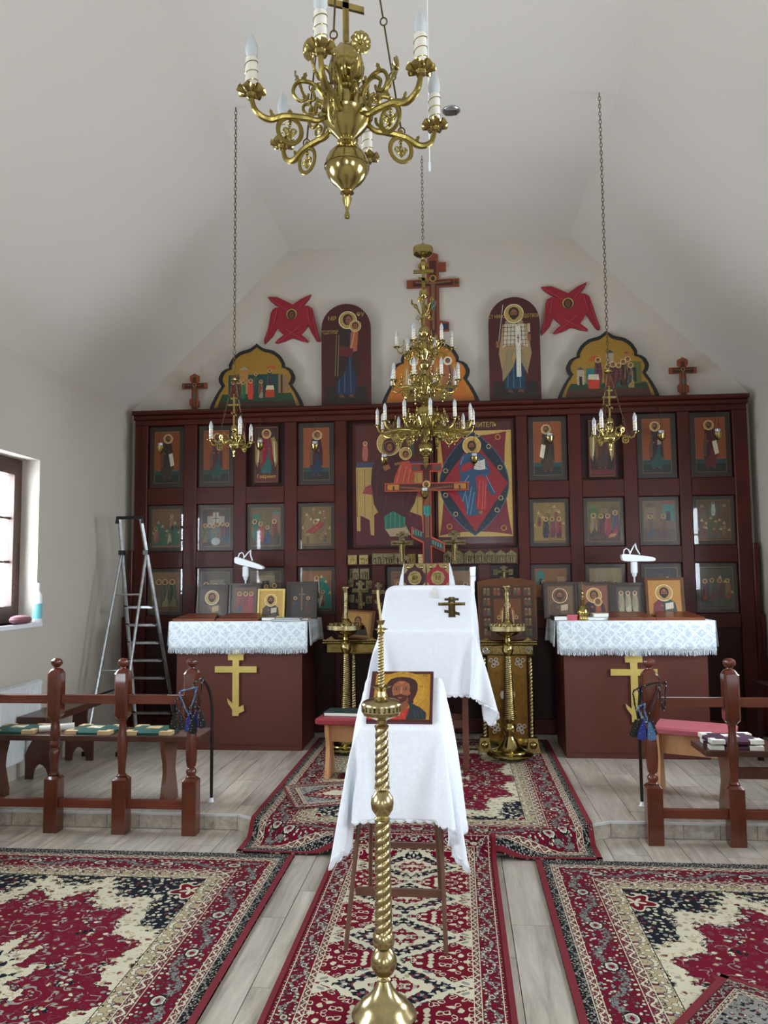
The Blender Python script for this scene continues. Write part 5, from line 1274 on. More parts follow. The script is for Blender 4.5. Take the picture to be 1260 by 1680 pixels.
def big_chandelier():
    root = empty('chandelier', (-.228, 5.84, 2.30), 0, 'tall three-tiered brass chandelier with candles hanging before the centre of the screen', 'chandelier')
    z = lambda a: a - 2.30
    m = MB(); m.lathe([(.001, z(2.28)), (.008, z(2.286)), (.012, z(2.30)), (.018, z(2.31)), (.014, z(2.325)), (.022, z(2.335)), (.018, z(2.35)), (.026, z(2.36)), (.022, z(2.372)), (.040, z(2.385)), (.056, z(2.41)), (.060, z(2.43)), (.056, z(2.455)), (.038, z(2.475)), (.014, z(2.485)), (.02, z(2.50)), (.012, z(2.53)),
                       (.022, z(2.54)), (.034, z(2.56)), (.05, z(2.60)), (.075, z(2.66)), (.080, z(2.70)), (.072, z(2.73)), (.04, z(2.74)), (.026, z(2.755)), (.02, z(2.77)), (.036, z(2.785)), (.046, z(2.805)), (.036, z(2.825)), (.02, z(2.84)), (.03, z(2.86)), (.048, z(2.90)), (.055, z(2.93)), (.045, z(2.97)), (.02, z(2.99)), (.018, z(3.02)),
                       (.032, z(3.035)), (.040, z(3.06)), (.032, z(3.085)), (.018, z(3.10)), (.03, z(3.13)), (.044, z(3.16)), (.05, z(3.19)), (.04, z(3.23)), (.018, z(3.25)), (.02, z(3.27)), (.038, z(3.29)), (.042, z(3.315)), (.036, z(3.34)), (.016, z(3.36)), (.012, z(3.37))], 28); m.build('turned_body', M['brass'], root)
    m = MB(); m.rope(z(3.37), z(3.56), .013, .012, 2, 8, .2, 16, 60); m.build('twisted_stem', M['brass'], root)
    m = MB(); m.lathe([(.012, z(3.56)), (.026, z(3.575)), (.034, z(3.60)), (.030, z(3.625)), (.016, z(3.64)), (.010, z(3.65))], 22); m.build('knop', M['brass'], root)
    m = MB(); ortho_cross(m, .20, .15, .012, z(3.645)); m.build('small_cross', M['brass_cast2'], root)
    m = MB(); m.lathe([(.008, z(3.79)), (.02, z(3.81)), (.025, z(3.835)), (.02, z(3.86)), (.010, z(3.87)), (.015, z(3.88)), (.045, z(3.89)), (.072, z(3.91)), (.078, z(3.94)), (.074, z(3.96)), (.06, z(3.966)), (.01, z(3.97))], 28); m.build('crown_bowl', M['brass'], root)
    link_chain('chain', (0, 0, z(3.97)), (0, 0, TZ - 2.30), root)
    fm = flower_mesh(.9).build('flower', M['brass']); COL.objects.unlink(fm)
    for k in range(6):
        m = MB(); Q = smooth([(.012, z(3.44)), (.04, z(3.46)), (.06, z(3.50)), (.085, z(3.53))]); m.tube([(p.x, 0, p.z) for p in Q], .004, 6); m.tube(spiral(.05, z(3.42), .02, .004, PI / 2, 1.2, 12), .003, 6)
        S_ = m.build('flower_scroll', M['brass_cast2'], root, rot=(0, 0, R(60 * k + 15))); f = inst(fm, S_, 0, (.09, 0, z(3.535))); f.rotation_euler = (0, R(95), 0)
    for (zc, R_, n, s, ph) in ((3.19, .205, 6, .80, 10), (2.92, .255, 8, .85, 30), (2.60, .355, 12, 1.05, 8)):
        am = arm_mesh(R_, s).build('arm', M['brass_cast2']); pm = pan_mesh(.8).build('drip_pan', M['brass'])
        m = MB(); m.lathe([(.002, -.05), (.006, -.045), (.008, -.03), (.004, -.018), (.007, -.01), (.003, 0)], 8); dm = m.build('pendant_drop', M['brass'])
        m = MB(); m.lathe([(.001, 0), (.004, .006), (.006, .016), (.002, .024), (.004, .03), (.001, .036)], 8, Matrix.Translation((0, 0, .05))); m.tube(spiral(0, .03, .022, .004, -PI / 2, 1.4, 14), .0032, 6); cm = m.build('crest_leaf', M['brass'])
        for o in (am, pm, dm, cm): COL.objects.unlink(o)
        for k in range(n):
            a = R(ph + 360 * k / n); A = inst(am, root, a, (0, 0, z(zc))); inst(pm, A, 0, (R_, 0, 0)); c = add_candle(CPB, root, (R_ * math.cos(a), R_ * math.sin(a), z(zc) + .004))
            inst(dm, A, 0, (R_ * .6, 0, -.09 * s)); inst(cm, A, 0, (R_ * .42, 0, .035 * s)); inst(cm, A, 0, (R_ * .75, 0, -.03 * s)); inst(dm, A, 0, (R_ * .3, 0, -.04 * s))
    return root
CPB = candle_parts(.86, .088)
big_chandelier()
# fittings on the ceiling
m = MB(); m.lathe([(.055, -.012), (.06, -.008), (.06, 0)], 28)
vent = empty('ceiling_vent', (0.0, 5.26, TZ), 0, 'small round louvred vent on the flat ceiling right of the near chandelier', 'vent')
m.build('rim', M['alu'], vent)
for k in range(5):
    m = MB(); m.box(-.04, .04, -.003, .003, -.02, -.010, Matrix.Translation((0, -.032 + k * .016, 0))); m.build('slat', M['alu'], vent)
cord = empty('ceiling_pull', (-.075, 2.6, 2.86), 0, 'thin pale cord hanging from the ceiling just right of the near chandelier', 'cord')
m = MB(); m.tube([(0, 0, 0), (0, 0, TZ - 2.86)], .0022, 6); m.build('cord', M['white'], cord)
m = MB(); m.lathe([(.003, 0), (.004, .01), (.004, .03), (.0025, .035)], 8); m.build('weight', M['white'], cord)
# ------------------------------------------------------------ draped cloths
def drape(name, parent, quad, drop_side, drop_corner, mat, flare=.05, fold=.012, nf=3, nper=26, rows=16, scallop=0.0, over=None, seed=1, zmin=None, cornerflare=.05):
    """quad: four top corners (x,y,z) counter-clockwise from the front left; the cloth covers the top and hangs"""
    g_ = random.Random(seed); q = [Vector(p) for p in quad]; vs = []; fs = []
    per = []
    for i in range(4):
        a, b_ = q[i], q[(i + 1) % 4]
        for k in range(nper):
            t = k / nper; per.append((a.lerp(b_, t), i, t))
    N = len(per); ctr = sum(q, Vector()) / 4
    ph = [g_.uniform(0, 6.28) for _ in range(4)]
    nrm = []
    for (p, i, t) in per:
        a, b_ = q[i], q[(i + 1) % 4]; e = (b_ - a); e.z = 0; n1 = Vector((e.y, -e.x, 0)).normalized()
        a2 = q[i - 1]; e0 = (a - a2); e0.z = 0; n0 = Vector((e0.y, -e0.x, 0)).normalized()
        c2 = q[(i + 2) % 4]; e2 = (c2 - b_); e2.z = 0; n2 = Vector((e2.y, -e2.x, 0)).normalized()
        w0 = max(0, .5 - t / .30) if t < .15 else 0; w2 = max(0, .5 - (1 - t) / .30) if t > .85 else 0
        nrm.append((n1 * (1 - w0 - w2) + n0 * w0 + n2 * w2).normalized())
    ds = drop_side if isinstance(drop_side, (list, tuple)) else [drop_side] * 4
    dc = drop_corner if isinstance(drop_corner, (list, tuple)) else [drop_corner] * 4
    for r_ in range(rows + 1):
        s = r_ / rows
        for j, (p, i, t) in enumerate(per):
            u = abs(2 * t - 1)                        # 1 at the corners
            c = min(1, max(0, (u - .32) / .50)); c = c * c * (3 - 2 * c)
            cd = dc[i] if t < .5 else dc[(i + 1) % 4]
            L = ds[i] * (1 - c) + cd * c
            L += scallop * abs(math.sin(j * PI / 2.0)) * (1 if s > .99 else 0)
            dz = L * s; edge = .014 * (1 - math.exp(-s * 14))
            e0 = 1 - .72 * s; cone = min(1, max(0, (u - e0) / .16)); cone = cone * cone * (3 - 2 * cone)
            out = edge + flare * s * .35 + cornerflare * s * cone
            amp = fold * s ** .8 * (1 - math.exp(-s * 5))
            wv = (math.sin(t * 2 * PI * nf + ph[i]) + .5 * math.sin(t * 2 * PI * nf * 2.3 + 2 * ph[i])) * amp * (1 - .5 * cone)
            n = nrm[j]
            tuck = -(flare * .5 + fold * .6) * s * (1 - cone)
            v = p + n * (out + wv + tuck); v.z = p.z - dz + .012 * (s - s * s)
            if zmin is not None: v.z = max(v.z, zmin)
            vs.append(v)
    for r_ in range(rows):
        for j in range(N):
            j2 = (j + 1) % N; fs.append((r_ * N + j, (r_ + 1) * N + j, (r_ + 1) * N + j2, r_ * N + j2))
    # top sheet as a grid with faint creases
    base = len(vs); G = nper
    def top(u, v):
        a = q[0].lerp(q[1], u); b_ = q[3].lerp(q[2], u); p = a.lerp(b_, v)
        cr = .0025 * (math.exp(-((v - .34) / .012) ** 2) + math.exp(-((v - .67) / .012) ** 2) + math.exp(-((u - .5) / .012) ** 2))
        return p + Vector((0, 0, cr))
    idx = {}
    for jv in range(G + 1):
        for iu in range(G + 1):
            if jv == 0 and iu < G: idx[(iu, jv)] = iu
            elif iu == G and jv < G: idx[(iu, jv)] = G + jv
            elif jv == G and iu > 0: idx[(iu, jv)] = 2 * G + (G - iu)
            elif iu == 0 and jv > 0: idx[(iu, jv)] = 3 * G + (G - jv)
            else: idx[(iu, jv)] = len(vs); vs.append(top(iu / G, jv / G))
    for jv in range(G):
        for iu in range(G): fs.append((idx[(iu, jv)], idx[(iu + 1, jv)], idx[(iu + 1, jv + 1)], idx[(iu, jv + 1)]))
    m = MB(); m.add(vs, fs); o = m.build(name, mat, parent, sharp=60)
    so = o.modifiers.new('thickness', 'SOLIDIFY'); so.thickness = .0022; so.offset = 1
    return o
def sim_cloth(quad, over, n, frames, zmin=None, stiff=6.0, bend=.8, seed=0, exp=.04, low=.6):
    """rest a flat sheet on a sloping table top and let it fall; returns the settled mesh"""
    q = [Vector(p) for p in quad]
    eu = (q[1] - q[0]); lu = eu.length; eu.normalize(); ev = ((q[3] + q[2]) / 2 - (q[0] + q[1]) / 2); lv = ev.length; ev.normalize()
    nn = eu.cross(ev).normalized(); o0 = (q[0] + q[1]) / 2
    oF, oR, oB, oL = over
    u0, u1, v0, v1 = -lu / 2 - oL, lu / 2 + oR, -oF, lv + oB
    st = (u1 - u0) / n; m = max(4, round((v1 - v0) / st)); vs = []; pin = []
    for j in range(m + 1):
        for i in range(n + 1):
            u = u0 + (u1 - u0) * i / n; v = v0 + (v1 - v0) * j / m
            p = o0 + eu * u + ev * v + nn * .006; vs.append(p)
            if abs(u) < lu / 2 - .012 and .012 < v < lv - .012: pin.append(len(vs) - 1)
    fs = [(j * (n + 1) + i, j * (n + 1) + i + 1, (j + 1) * (n + 1) + i + 1, (j + 1) * (n + 1) + i) for j in range(m) for i in range(n)]
    me = bpy.data.meshes.new('sheet'); me.from_pydata([tuple(p) for p in vs], [], fs)
    ob = bpy.data.objects.new('sheet', me); COL.objects.link(ob)
    vg = ob.vertex_groups.new(name='pin'); vg.add(pin, 1.0, 'REPLACE')
    # table board as collider
    bm_ = bpy.data.meshes.new('tmp_board'); T = .05
    top = [o0 - eu * lu / 2, o0 + eu * lu / 2, o0 + eu * lu / 2 + ev * lv, o0 - eu * lu / 2 + ev * lv]
    zl = min(p.z for p in top) - low
    sg = [(-1, -1), (1, -1), (1, 1), (-1, 1)]
    bv = [tuple(p) for p in top] + [(p.x + a_ * exp, p.y + b_ * exp, zl) for p, (a_, b_) in zip(top, sg)]
    bm_.from_pydata(bv, [], [(0, 1, 2, 3), (7, 6, 5, 4), (0, 4, 5, 1), (1, 5, 6, 2), (2, 6, 7, 3), (3, 7, 4, 0)])
    bo = bpy.data.objects.new('tmp_board', bm_); COL.objects.link(bo)
    c = bo.modifiers.new('c', 'COLLISION'); bo.collision.thickness_outer = .003; bo.collision.cloth_friction = 20
    md = ob.modifiers.new('cloth', 'CLOTH'); s = md.settings
    s.quality = 5; s.mass = .15; s.tension_stiffness = 25; s.compression_stiffness = 25; s.shear_stiffness = stiff; s.bending_stiffness = bend
    s.tension_damping = 8; s.compression_damping = 8; s.shear_damping = 6; s.air_damping = 3.0
    s.vertex_group_mass = 'pin'
    md.collision_settings.distance_min = .004; md.collision_settings.use_self_collision = True; md.collision_settings.self_distance_min = .004; md.collision_settings.collision_quality = 2
    md.point_cache.frame_start = 1; md.point_cache.frame_end = frames
    f0 = SC.frame_current
    for f in range(1, frames + 1): SC.frame_set(f)
    dg = bpy.context.evaluated_depsgraph_get(); ev_ = ob.evaluated_get(dg); em = ev_.to_mesh()
    out = [tuple(v.co) for v in em.vertices]
    ev_.to_mesh_clear(); bpy.data.objects.remove(ob); bpy.data.objects.remove(bo)
    SC.frame_set(f0 if f0 else 1)
    W_ = n + 1
    rim = [(i, i + W_) for i in range(n)] + [(j * W_ + n, j * W_ + n - 1) for j in range(m)] + [(m * W_ + i, m * W_ + i - W_) for i in range(n, 0, -1)] + [(j * W_, j * W_ + 1) for j in range(m, 0, -1)]
    return out, fs, rim
def sim_cover(name, parent, quad, over, n, frames, mat, bend=.8, scal=.012, exp=.04):
    vs, fs, rim = sim_cloth(quad, over, n, frames, bend=bend, exp=exp)
    me = bpy.data.meshes.new(name); me.from_pydata(vs, [], fs); me.polygons.foreach_set('use_smooth', [True] * len(fs)); me.materials.append(mat)
    o = bpy.data.objects.new(name, me); COL.objects.link(o); o.parent = parent
    sb = o.modifiers.new('smooth', 'SUBSURF'); sb.levels = 1; sb.render_levels = 1
    so = o.modifiers.new('thickness', 'SOLIDIFY'); so.thickness = .0015; so.offset = 1
    m = MB(); k = len(rim); P = [Vector(vs[a]) for a, b in rim]; D = [(Vector(vs[a]) - Vector(vs[b])).normalized() for a, b in rim]
    for i in range(0, k - 1, 2):
        a, b, c = i, (i + 1) % k, (i + 2) % k; d = D[b] * scal
        vv = [P[a] - D[a] * .004, P[a] + d * .15, (P[a] + P[b]) / 2 + d * .8, P[b] + d, (P[b] + P[c]) / 2 + d * .8, P[c] + d * .15, P[c] - D[c] * .004, P[b] - D[b] * .004]
        m.add(vv, [(0, 1, 2, 7), (7, 2, 3, 4), (7, 4, 5, 6)])
    e = m.build('scalloped_hem', mat, parent, sharp=60); e['kind'] = 'stuff'
    so = e.modifiers.new('thickness', 'SOLIDIFY'); so.thickness = .0015; so.offset = 1
    return o
# ------------------------------------------------------------ the two chests with brocade tops
def chest(label, x0, x1, y0, y1, cx_, side):
    ztop = 1.135
    root = empty('side_altar', ((x0 + x1) / 2, y0, SH), 0, label, 'altar chest', 'red-brown altar chests'); w = (x1 - x0) / 2; d = y1 - y0; h = ztop - SH
    m = MB(); m.box(-w, w, 0, .02, .045, h - .02); m.build('front_panel', M['desk'], root)
    for q in (-1, 1):
        m = MB(); m.box(min(q * w, q * (w - .02)), max(q * w, q * (w - .02)), .02, d, .045, h - .02); m.build('side_panel', M['desk'], root)
    m = MB(); m.box(-w + .02, w - .02, d - .02, d, .045, h - .02); m.build('back_panel', M['desk'], root)
    m = MB(); m.box(-w + .003, w - .003, .006, d, 0, .045); m.build('plinth', M['desk'], root)
    m = MB(); m.box(-w - .03, w + .03, -.03, d + .01, h - .02, h); m.build('table_top', M['maho'], root)
    # eight-pointed gold cross on the front
    cr = empty('gold_cross', (cx_, y0 - .002, .645), 0, 'flat gold eight-pointed cross on the front of the %s chest' % side, 'cross', 'gold crosses on the chests')
    t = .027; m = MB()
    m.prism([(-t, -.275), (t, -.275), (t, -.235), (.075, -.215 - .0), (.06, -.155), (t, -.175)] , -.016, 0) if False else None
    poly = [(-t, -.19), (-t, -.28), (t, -.28), (t, .27), (-t, .27)]
    m.box(-t, t, -.016, 0, -.275, .28)
    m.box(-.175, -t, -.016, 0, .075, .125); m.box(t, .175, -.016, 0, .075, .125)
    m.box(-.065, -t, -.016, 0, .175, .225); m.box(t, .065, -.016, 0, .175, .225)
    m.prism([(-t, -.175), (-t, -.225), (-.062, -.175), (-.072, -.135)], -.016, 0); m.prism([(t, -.205), (t, -.255), (.072, -.235), (.066, -.185)][::-1], -.016, 0)
    m.build('cross_body', M['gold_flat'], cr)
    # brocade runner with fringe
    cl = empty('altar_cloth', ((x0 + x1) / 2, y0, ztop), 0, 'pale blue-white brocade cloth with a fringe over the %s chest' % side, 'cloth', 'brocade altar cloths')
    W2 = w + .055; D = .215; n = 44; vs = []; fs = []; g_ = random.Random(len(label))
    prof = [(d + .012, .0035), (-.03, .0035), (-.038, -.004)] + [(-.040 - .012 * k / 6, -.004 - D * k / 6) for k in range(1, 7)]
    for (y, z_) in prof:
        for i in range(n + 1):
            x = -W2 + 2 * W2 * i / n; wv = .006 * math.sin(i * 1.9) * max(0, -z_ / D)
            vs.append((x, y - wv, z_ - (.008 * abs(math.sin(i * .22)) * max(0, -z_ / D))))
    for r_ in range(len(prof) - 1):
        for i in range(n): a = r_ * (n + 1) + i; fs.append((a, a + n + 1, a + n + 2, a + 1))
    m = MB(); m.add(vs, fs); o = m.build('cloth', M['damask'], cl, sharp=50); so = o.modifiers.new('t', 'SOLIDIFY'); so.thickness = .002
    for q in (-1, 1):   # side hang
        vs = []; fs = []; X = q * W2
        for r_ in range(7):
            for i in range(13):
                t_ = i / 12; dd = (.20 - .02 * math.sin(t_ * 3)) * r_ / 6
                vs.append((X + q * (.006 + .012 * r_ / 6 + .008 * math.sin(i * 1.7) * r_ / 6), -.03 + (d + .03) * t_, .003 - dd))
        for r_ in range(6):
            for i in range(12): a = r_ * 13 + i; fs.append((a, a + 1, a + 14, a + 13))
        m = MB(); m.add(vs, fs); o = m.build('side_hang', M['damask'], cl, sharp=50); so = o.modifiers.new('t', 'SOLIDIFY'); so.thickness = .002
    m = MB(); k = 170
    for i in range(k):
        x = -W2 + 2 * W2 * (i + .5) / k; L = .038 * g_.uniform(.8, 1.1); dx = g_.uniform(-.006, .006)
        zt = -.004 - D - .008 * abs(math.sin((i / k) * n * .22)) + .004
        m.add([(x - .002, -.053, zt), (x + .002, -.053, zt), (x + .0016 + dx, -.056, zt - L), (x - .0016 + dx, -.056, zt - L), (x, -.050, zt), (x + dx, -.053, zt - L)], [(0, 1, 2, 3), (1, 4, 5, 2), (4, 0, 3, 5)])
    m.build('fringe', M['damask'], cl, kind='stuff')
    return root
chest('red-brown painted altar chest at the left, in front of the screen', -2.345, -1.29, 6.52, 7.10, -1.84, 'left')
chest('red-brown painted altar chest at the right, in front of the screen', .80, 1.88, 6.37, 6.95, 1.325, 'right')
# ------------------------------------------------------------ icons leaning on the chests
def bust(robe, mantle, ground, beard=True, veil=None, halo='b08a48', book=None, child=False):
    def f(P, w, h, z):
        P.rect(-w * .42, w * .42, z + h * .06, z + h * .94, ground)
        r = w * .15; x = -w * .02
        P.poly([(x - w * .36, z + h * .06), (x + w * .38, z + h * .06), (x + w * .32, z + h * .36), (x + w * .12, z + h * .5), (x - w * .12, z + h * .5), (x - w * .32, z + h * .34)], robe)
        P.poly([(x - w * .36, z + h * .06), (x - w * .02, z + h * .06), (x - w * .08, z + h * .3), (x - w * .06, z + h * .5), (x - w * .14, z + h * .49), (x - w * .33, z + h * .34)], mantle)
        for k in range(4): P.line(x + w * (.05 + .06 * k), z + h * .08, x + w * (.04 + .05 * k), z + h * .36, .0025, 'a08858')
        P.head(x, z + h * .64, r, beard=beard, veil=veil, halo=halo)
        if child:
            P.poly([(x + w * .02, z + h * .1), (x + w * .22, z + h * .14), (x + w * .2, z + h * .36), (x + w * .08, z + h * .36)], '9c4c34'); P.head(x + w * .12, z + h * .44, r * .55, beard=False)
        P.ell(x - w * .08, z + h * .28, w * .05, h * .03, SKIN)
        if book: P.poly([(x + w * .02, z + h * .16), (x + w * .26, z + h * .2), (x + w * .26, z + h * .38), (x + w * .02, z + h * .34)], book)
    return f
def group3(colset, ground, metal=False):
    def f(P, w, h, z):
        P.rect(-w * .4, w * .4, z + h * .07, z + h * .93, ground); k0 = P.k + 1
        for i, (dx, c1, c2) in enumerate(colset): P.k = k0; P.saint(dx * w, z + h * .12, h * .66, c1, c2, halo='b8a070' if metal else HALO, beard=i == 1)
        if metal: P.ell(0, z + h * .2, w * .1, h * .1, 'b0a890')
    return f
def leaning(label, xc, y, w, h, painter, fm, ground, tilt=-9, frame=.018, glass=True, rz=0):
    z0 = 1.1395
    return icon(label, xc - w / 2, xc + w / 2, z0, z0 + h, painter, y=y, frame=frame, frame_mat=fm, glass=glass, ground=ground, tilt=R(tilt), border=False, rz=R(rz), group='old icons leaning on the chests', name='leaning_icon')
M['silver'] = brassm('gilded_riza_metal', '8a7a5c', .35, .8, 120)
yl = 6.83
leaning('dark glazed old icon with a round gold relief, leftmost on the left chest', -2.150, yl, .278, .30, bust('5c5448', '4c4438', '40362c', halo='a08a58', book='a8946c'), M['olive'], '352c26', rz=1)
leaning('dark glazed icon of small red and blue figures, second on the left chest', -1.862, yl, .285, .31, group3([(-.2, '2c4858', '7c2c34'), (.02, '8c3428', '6c2028'), (.22, '8c2c44', '8c2c44')], '5c4430'), M['olive'], '352c26', rz=-2)
leaning('gold icon of a bearded figure with an open book, third on the left chest', -1.615, yl - .05, .235, .26, bust('34302c', '48402c', 'b8954c', book='b4ac98', halo='b8954c'), M['goldboard'] if 'goldboard' in M else M['gold_flat'], 'b8954c', glass=False, frame=.014)
leaning('dark glazed icon with a pale cross shape, rightmost on the left chest', -1.358, yl, .27, .32, lambda P, w, h, z: (P.rect(-w * .4, w * .4, z + h * .07, z + h * .93, '342c28'), P.rect(-w * .03, w * .03, z + h * .2, z + h * .88, '6c5a44'), P.rect(-w * .12, w * .12, z + h * .66, z + h * .71, '6c5a44'), P.saint(-w * .24, z + h * .1, h * .5, '2c3848', '243040'), P.saint(w * .24, z + h * .1, h * .5, '4c3024', '3c2820')), M['olive'], '2c2624', rz=1)
yr = 6.70
leaning('brown old icon of a bishop with a book, leftmost on the right chest', .83, yr, .275, .30, bust('54402c', '4c382c', '6c5034', book='b8a88c', halo='6c4430'), M['olive'], '40302a')
leaning('icon of a veiled mother holding her child, second on the right chest', 1.107, yr, .275, .30, bust('3a1c24', '281420', '7c4a34', beard=False, veil='2a1620', child=True), M['olive'], '40302a')
leaning('dark icon with a silvery relief of three figures, third on the right chest', 1.375, yr, .265, .29, group3([(-.24, 'a09880', '8c846c'), (0, 'b0a88c', '948c74'), (.24, 'a09880', '8c846c')], '4c443c', True), M['olive'], '2a2422', rz=-1)
leaning('gold-ground icon of a saint holding a pale book, rightmost on the right chest', 1.66, yr - .03, .305, .33, bust('28403c', '6c2430', 'b07c30', book='cfc8b4'), M['oldboard'], 'b07c30', frame=.022, rz=-2)
# clamp-on white LED lamps behind the icons
def desk_lamp(label, x, y, rz, flip):
    root = empty('desk_lamp', (x, y, 1.141), rz, label, 'lamp', 'white clip lamps')
    m = MB(); m.lathe([(.05, 0), (.05, .012), (.045, .018), (.01, .022)], 20); m.build('base', M['white'], root)
    m = MB(); m.tube([(0, 0, .02), (0, 0, .36)], .007, 8); m.build('stem', M['white'], root)
    m = MB(); m.lathe([(.010, .33), (.018, .345), (.020, .36), (.026, .365), (.028, .375), (.028, .45), (.022, .458)], 18); m.build('socket', M['white'], root)
    m = MB(); M_ = Matrix.Translation((0, 0, .47)) @ Matrix.Rotation(R(14) * flip, 4, 'Y')
    pts = smooth([(-.10, .012), (-.105, .03), (-.09, .05), (0, .045), (.10, .035), (.155, .025), (.17, .01), (.15, -.005), (.05, -.008), (-.06, -.01), (-.095, -.002), (-.10, .012)], 4)
    m.prism([(p.x, p.z) for p in pts], -.035, .035, M_); m.build('lamp_head', M['white'], root, bevel=.008)
    m = MB(); m.tube([tuple(M_ @ Vector(p)) for p in [(-.085, 0, .045), (-.08, 0, .085), (-.06, 0, .10), (-.04, 0, .085), (-.03, 0, .05)]], .005, 6); m.tube([tuple(M_ @ Vector(p)) for p in [(-.03, 0, .06), (.0, 0, .12), (.012, 0, .14), (.02, 0, .10), (.05, 0, .05)]], .006, 6); m.build('clamp', M['white'], root)
desk_lamp('white clip-on reading lamp with its head tilted down, behind the left chest icons', -1.90, 7.02, 0, 1)
desk_lamp('white clip-on reading lamp with a level head, behind the right chest icons', 1.46, 6.86, 0, .1)
# small things on the chests
def wedge(label, x, y, w, d, h):
    root = empty('book_rest', (x, y, 1.1395), 0, label, 'book stand', 'sloping wooden book rests')
    m = MB(); m.box(-w / 2, w / 2, 0, d, 0, .012); m.build('base', M['bookwood'], root)
    m = MB(); m.add([(-w / 2, .005, .012), (w / 2, .005, .012), (w / 2 - .05, d, h), (-w / 2 + .05, d, h), (-w / 2, .005, .020), (w / 2, .005, .020), (w / 2 - .05, d, h + .01), (-w / 2 + .05, d, h + .01)], [(3, 2, 1, 0), (4, 5, 6, 7), (0, 1, 5, 4), (1, 2, 6, 5), (2, 3, 7, 6), (3, 0, 4, 7)])
    m.build('slope', M['bookwood'], root)
    m = MB(); m.box(-w / 2 + .1, w / 2 - .1, d - .015, d, .012, h); m.build('prop', M['bookwood'], root)
wedge('reddish wooden book rest, leftmost on the left chest', -2.20, 6.50, .36, .26, .045); wedge('reddish wooden book rest, second on the left chest', -1.83, 6.50, .36, .26, .045)
wedge('reddish wooden book rest, left of two on the right chest', 1.33, 6.37, .36, .26, .045); wedge('reddish wooden book rest, rightmost on the right chest', 1.695, 6.37, .36, .26, .045)
def book(name, label, x, y, z, w, d, h, rz, cov, group=None, cat='book'):
    root = empty(name, (x, y, z), rz, label, cat, group)
    m = MB(); m.box(-w / 2 + .004, w / 2 - .002, -d / 2 + .003, d / 2 - .003, .003, h - .003); m.build('pages', M['paper'], root)
    m = MB(); m.box(-w / 2, w / 2, -d / 2, d / 2, 0, .003); m.build('back_cover', cov, root)
    m = MB(); m.box(-w / 2, w / 2, -d / 2, d / 2, h - .003, h); m.build('front_cover', cov, root)
    m = MB(); m.box(-w / 2 - .003, -w / 2, -d / 2, d / 2, 0, h); m.build('spine', cov, root)
    return root
M['greybook'] = simple('grey_blue_paper_cover', '8c98a0', .6, 0, .05); M['tanbook'] = simple('tan_leather_cover', '8a5c30', .5, 0, .1); M['darkbook'] = simple('dark_leather_cover', '2c2220', .5, 0, .1)
book('open_papers', 'pale grey papers stacked on the right end of the left chest', -1.42, 6.57, 1.1395, .24, .19, .012, .05, M['greybook'])
book('open_papers', 'second pale folder lying across the papers on the left chest', -1.40, 6.58, 1.1515, .21, .16, .010, -.12, M['greybook'])
book('prayer_book', 'dark old book lying under the gold icon on the left chest', -1.585, 6.60, 1.1395, .11, .14, .03, .1, M['darkbook'])
book('prayer_book', 'small tan book at the right end of the left chest', -1.285, 6.62, 1.1395, .08, .12, .02, 0, M['tanbook'])
book('prayer_book', 'dark grey book at the left end of the right chest', .80, 6.45, 1.1395, .14, .12, .035, .1, M['darkbook'])
book('prayer_book', 'white book under the bell on the right chest', 1.075, 6.46, 1.1395, .16, .12, .025, -.05, M['greybook'])
book('prayer_book', 'thin cream book on top of the white book', 1.10, 6.48, 1.1645, .12, .09, .025, .15, M['paper'])
book('prayer_book', 'tan leather book behind the book rests on the right chest', 1.12, 6.62, 1.1395, .14, .045, .05, .1, M['tanbook'])
bx_ = empty('trinket_box', (.875, 6.42, 1.1395), .1, 'small pink painted box beside the brass bell', 'box'); m = MB(); m.box(-.038, .038, -.025, .025, 0, .032); m.build('box_body', M['pinkbox'], bx_); m = MB(); m.box(-.041, .041, -.028, .028, .032, .045); m.build('lid', M['pinkbox'], bx_)
bl = empty('brass_bell', (.965, 6.44, 1.1395), 0, 'brass hand bell with a tall knobbed handle on the right chest', 'bell')
m = MB(); m.lathe([(.050, 0), (.052, .006), (.046, .012), (.044, .04), (.048, .06), (.042, .085), (.030, .105), (.018, .118)], 24); m.build('bell_body', M['brass'], bl)
m = MB(); m.lathe([(.018, .118), (.022, .124), (.012, .135), (.018, .148), (.020, .158), (.010, .172), (.008, .185), (.014, .195), (.008, .205), (.006, .225), (.010, .232), (.004, .24)], 18); m.box(-.003, .003, -.003, .003, .24, .30); m.box(-.015, .015, -.003, .003, .27, .277); m.build('handle', M['brass'], bl)

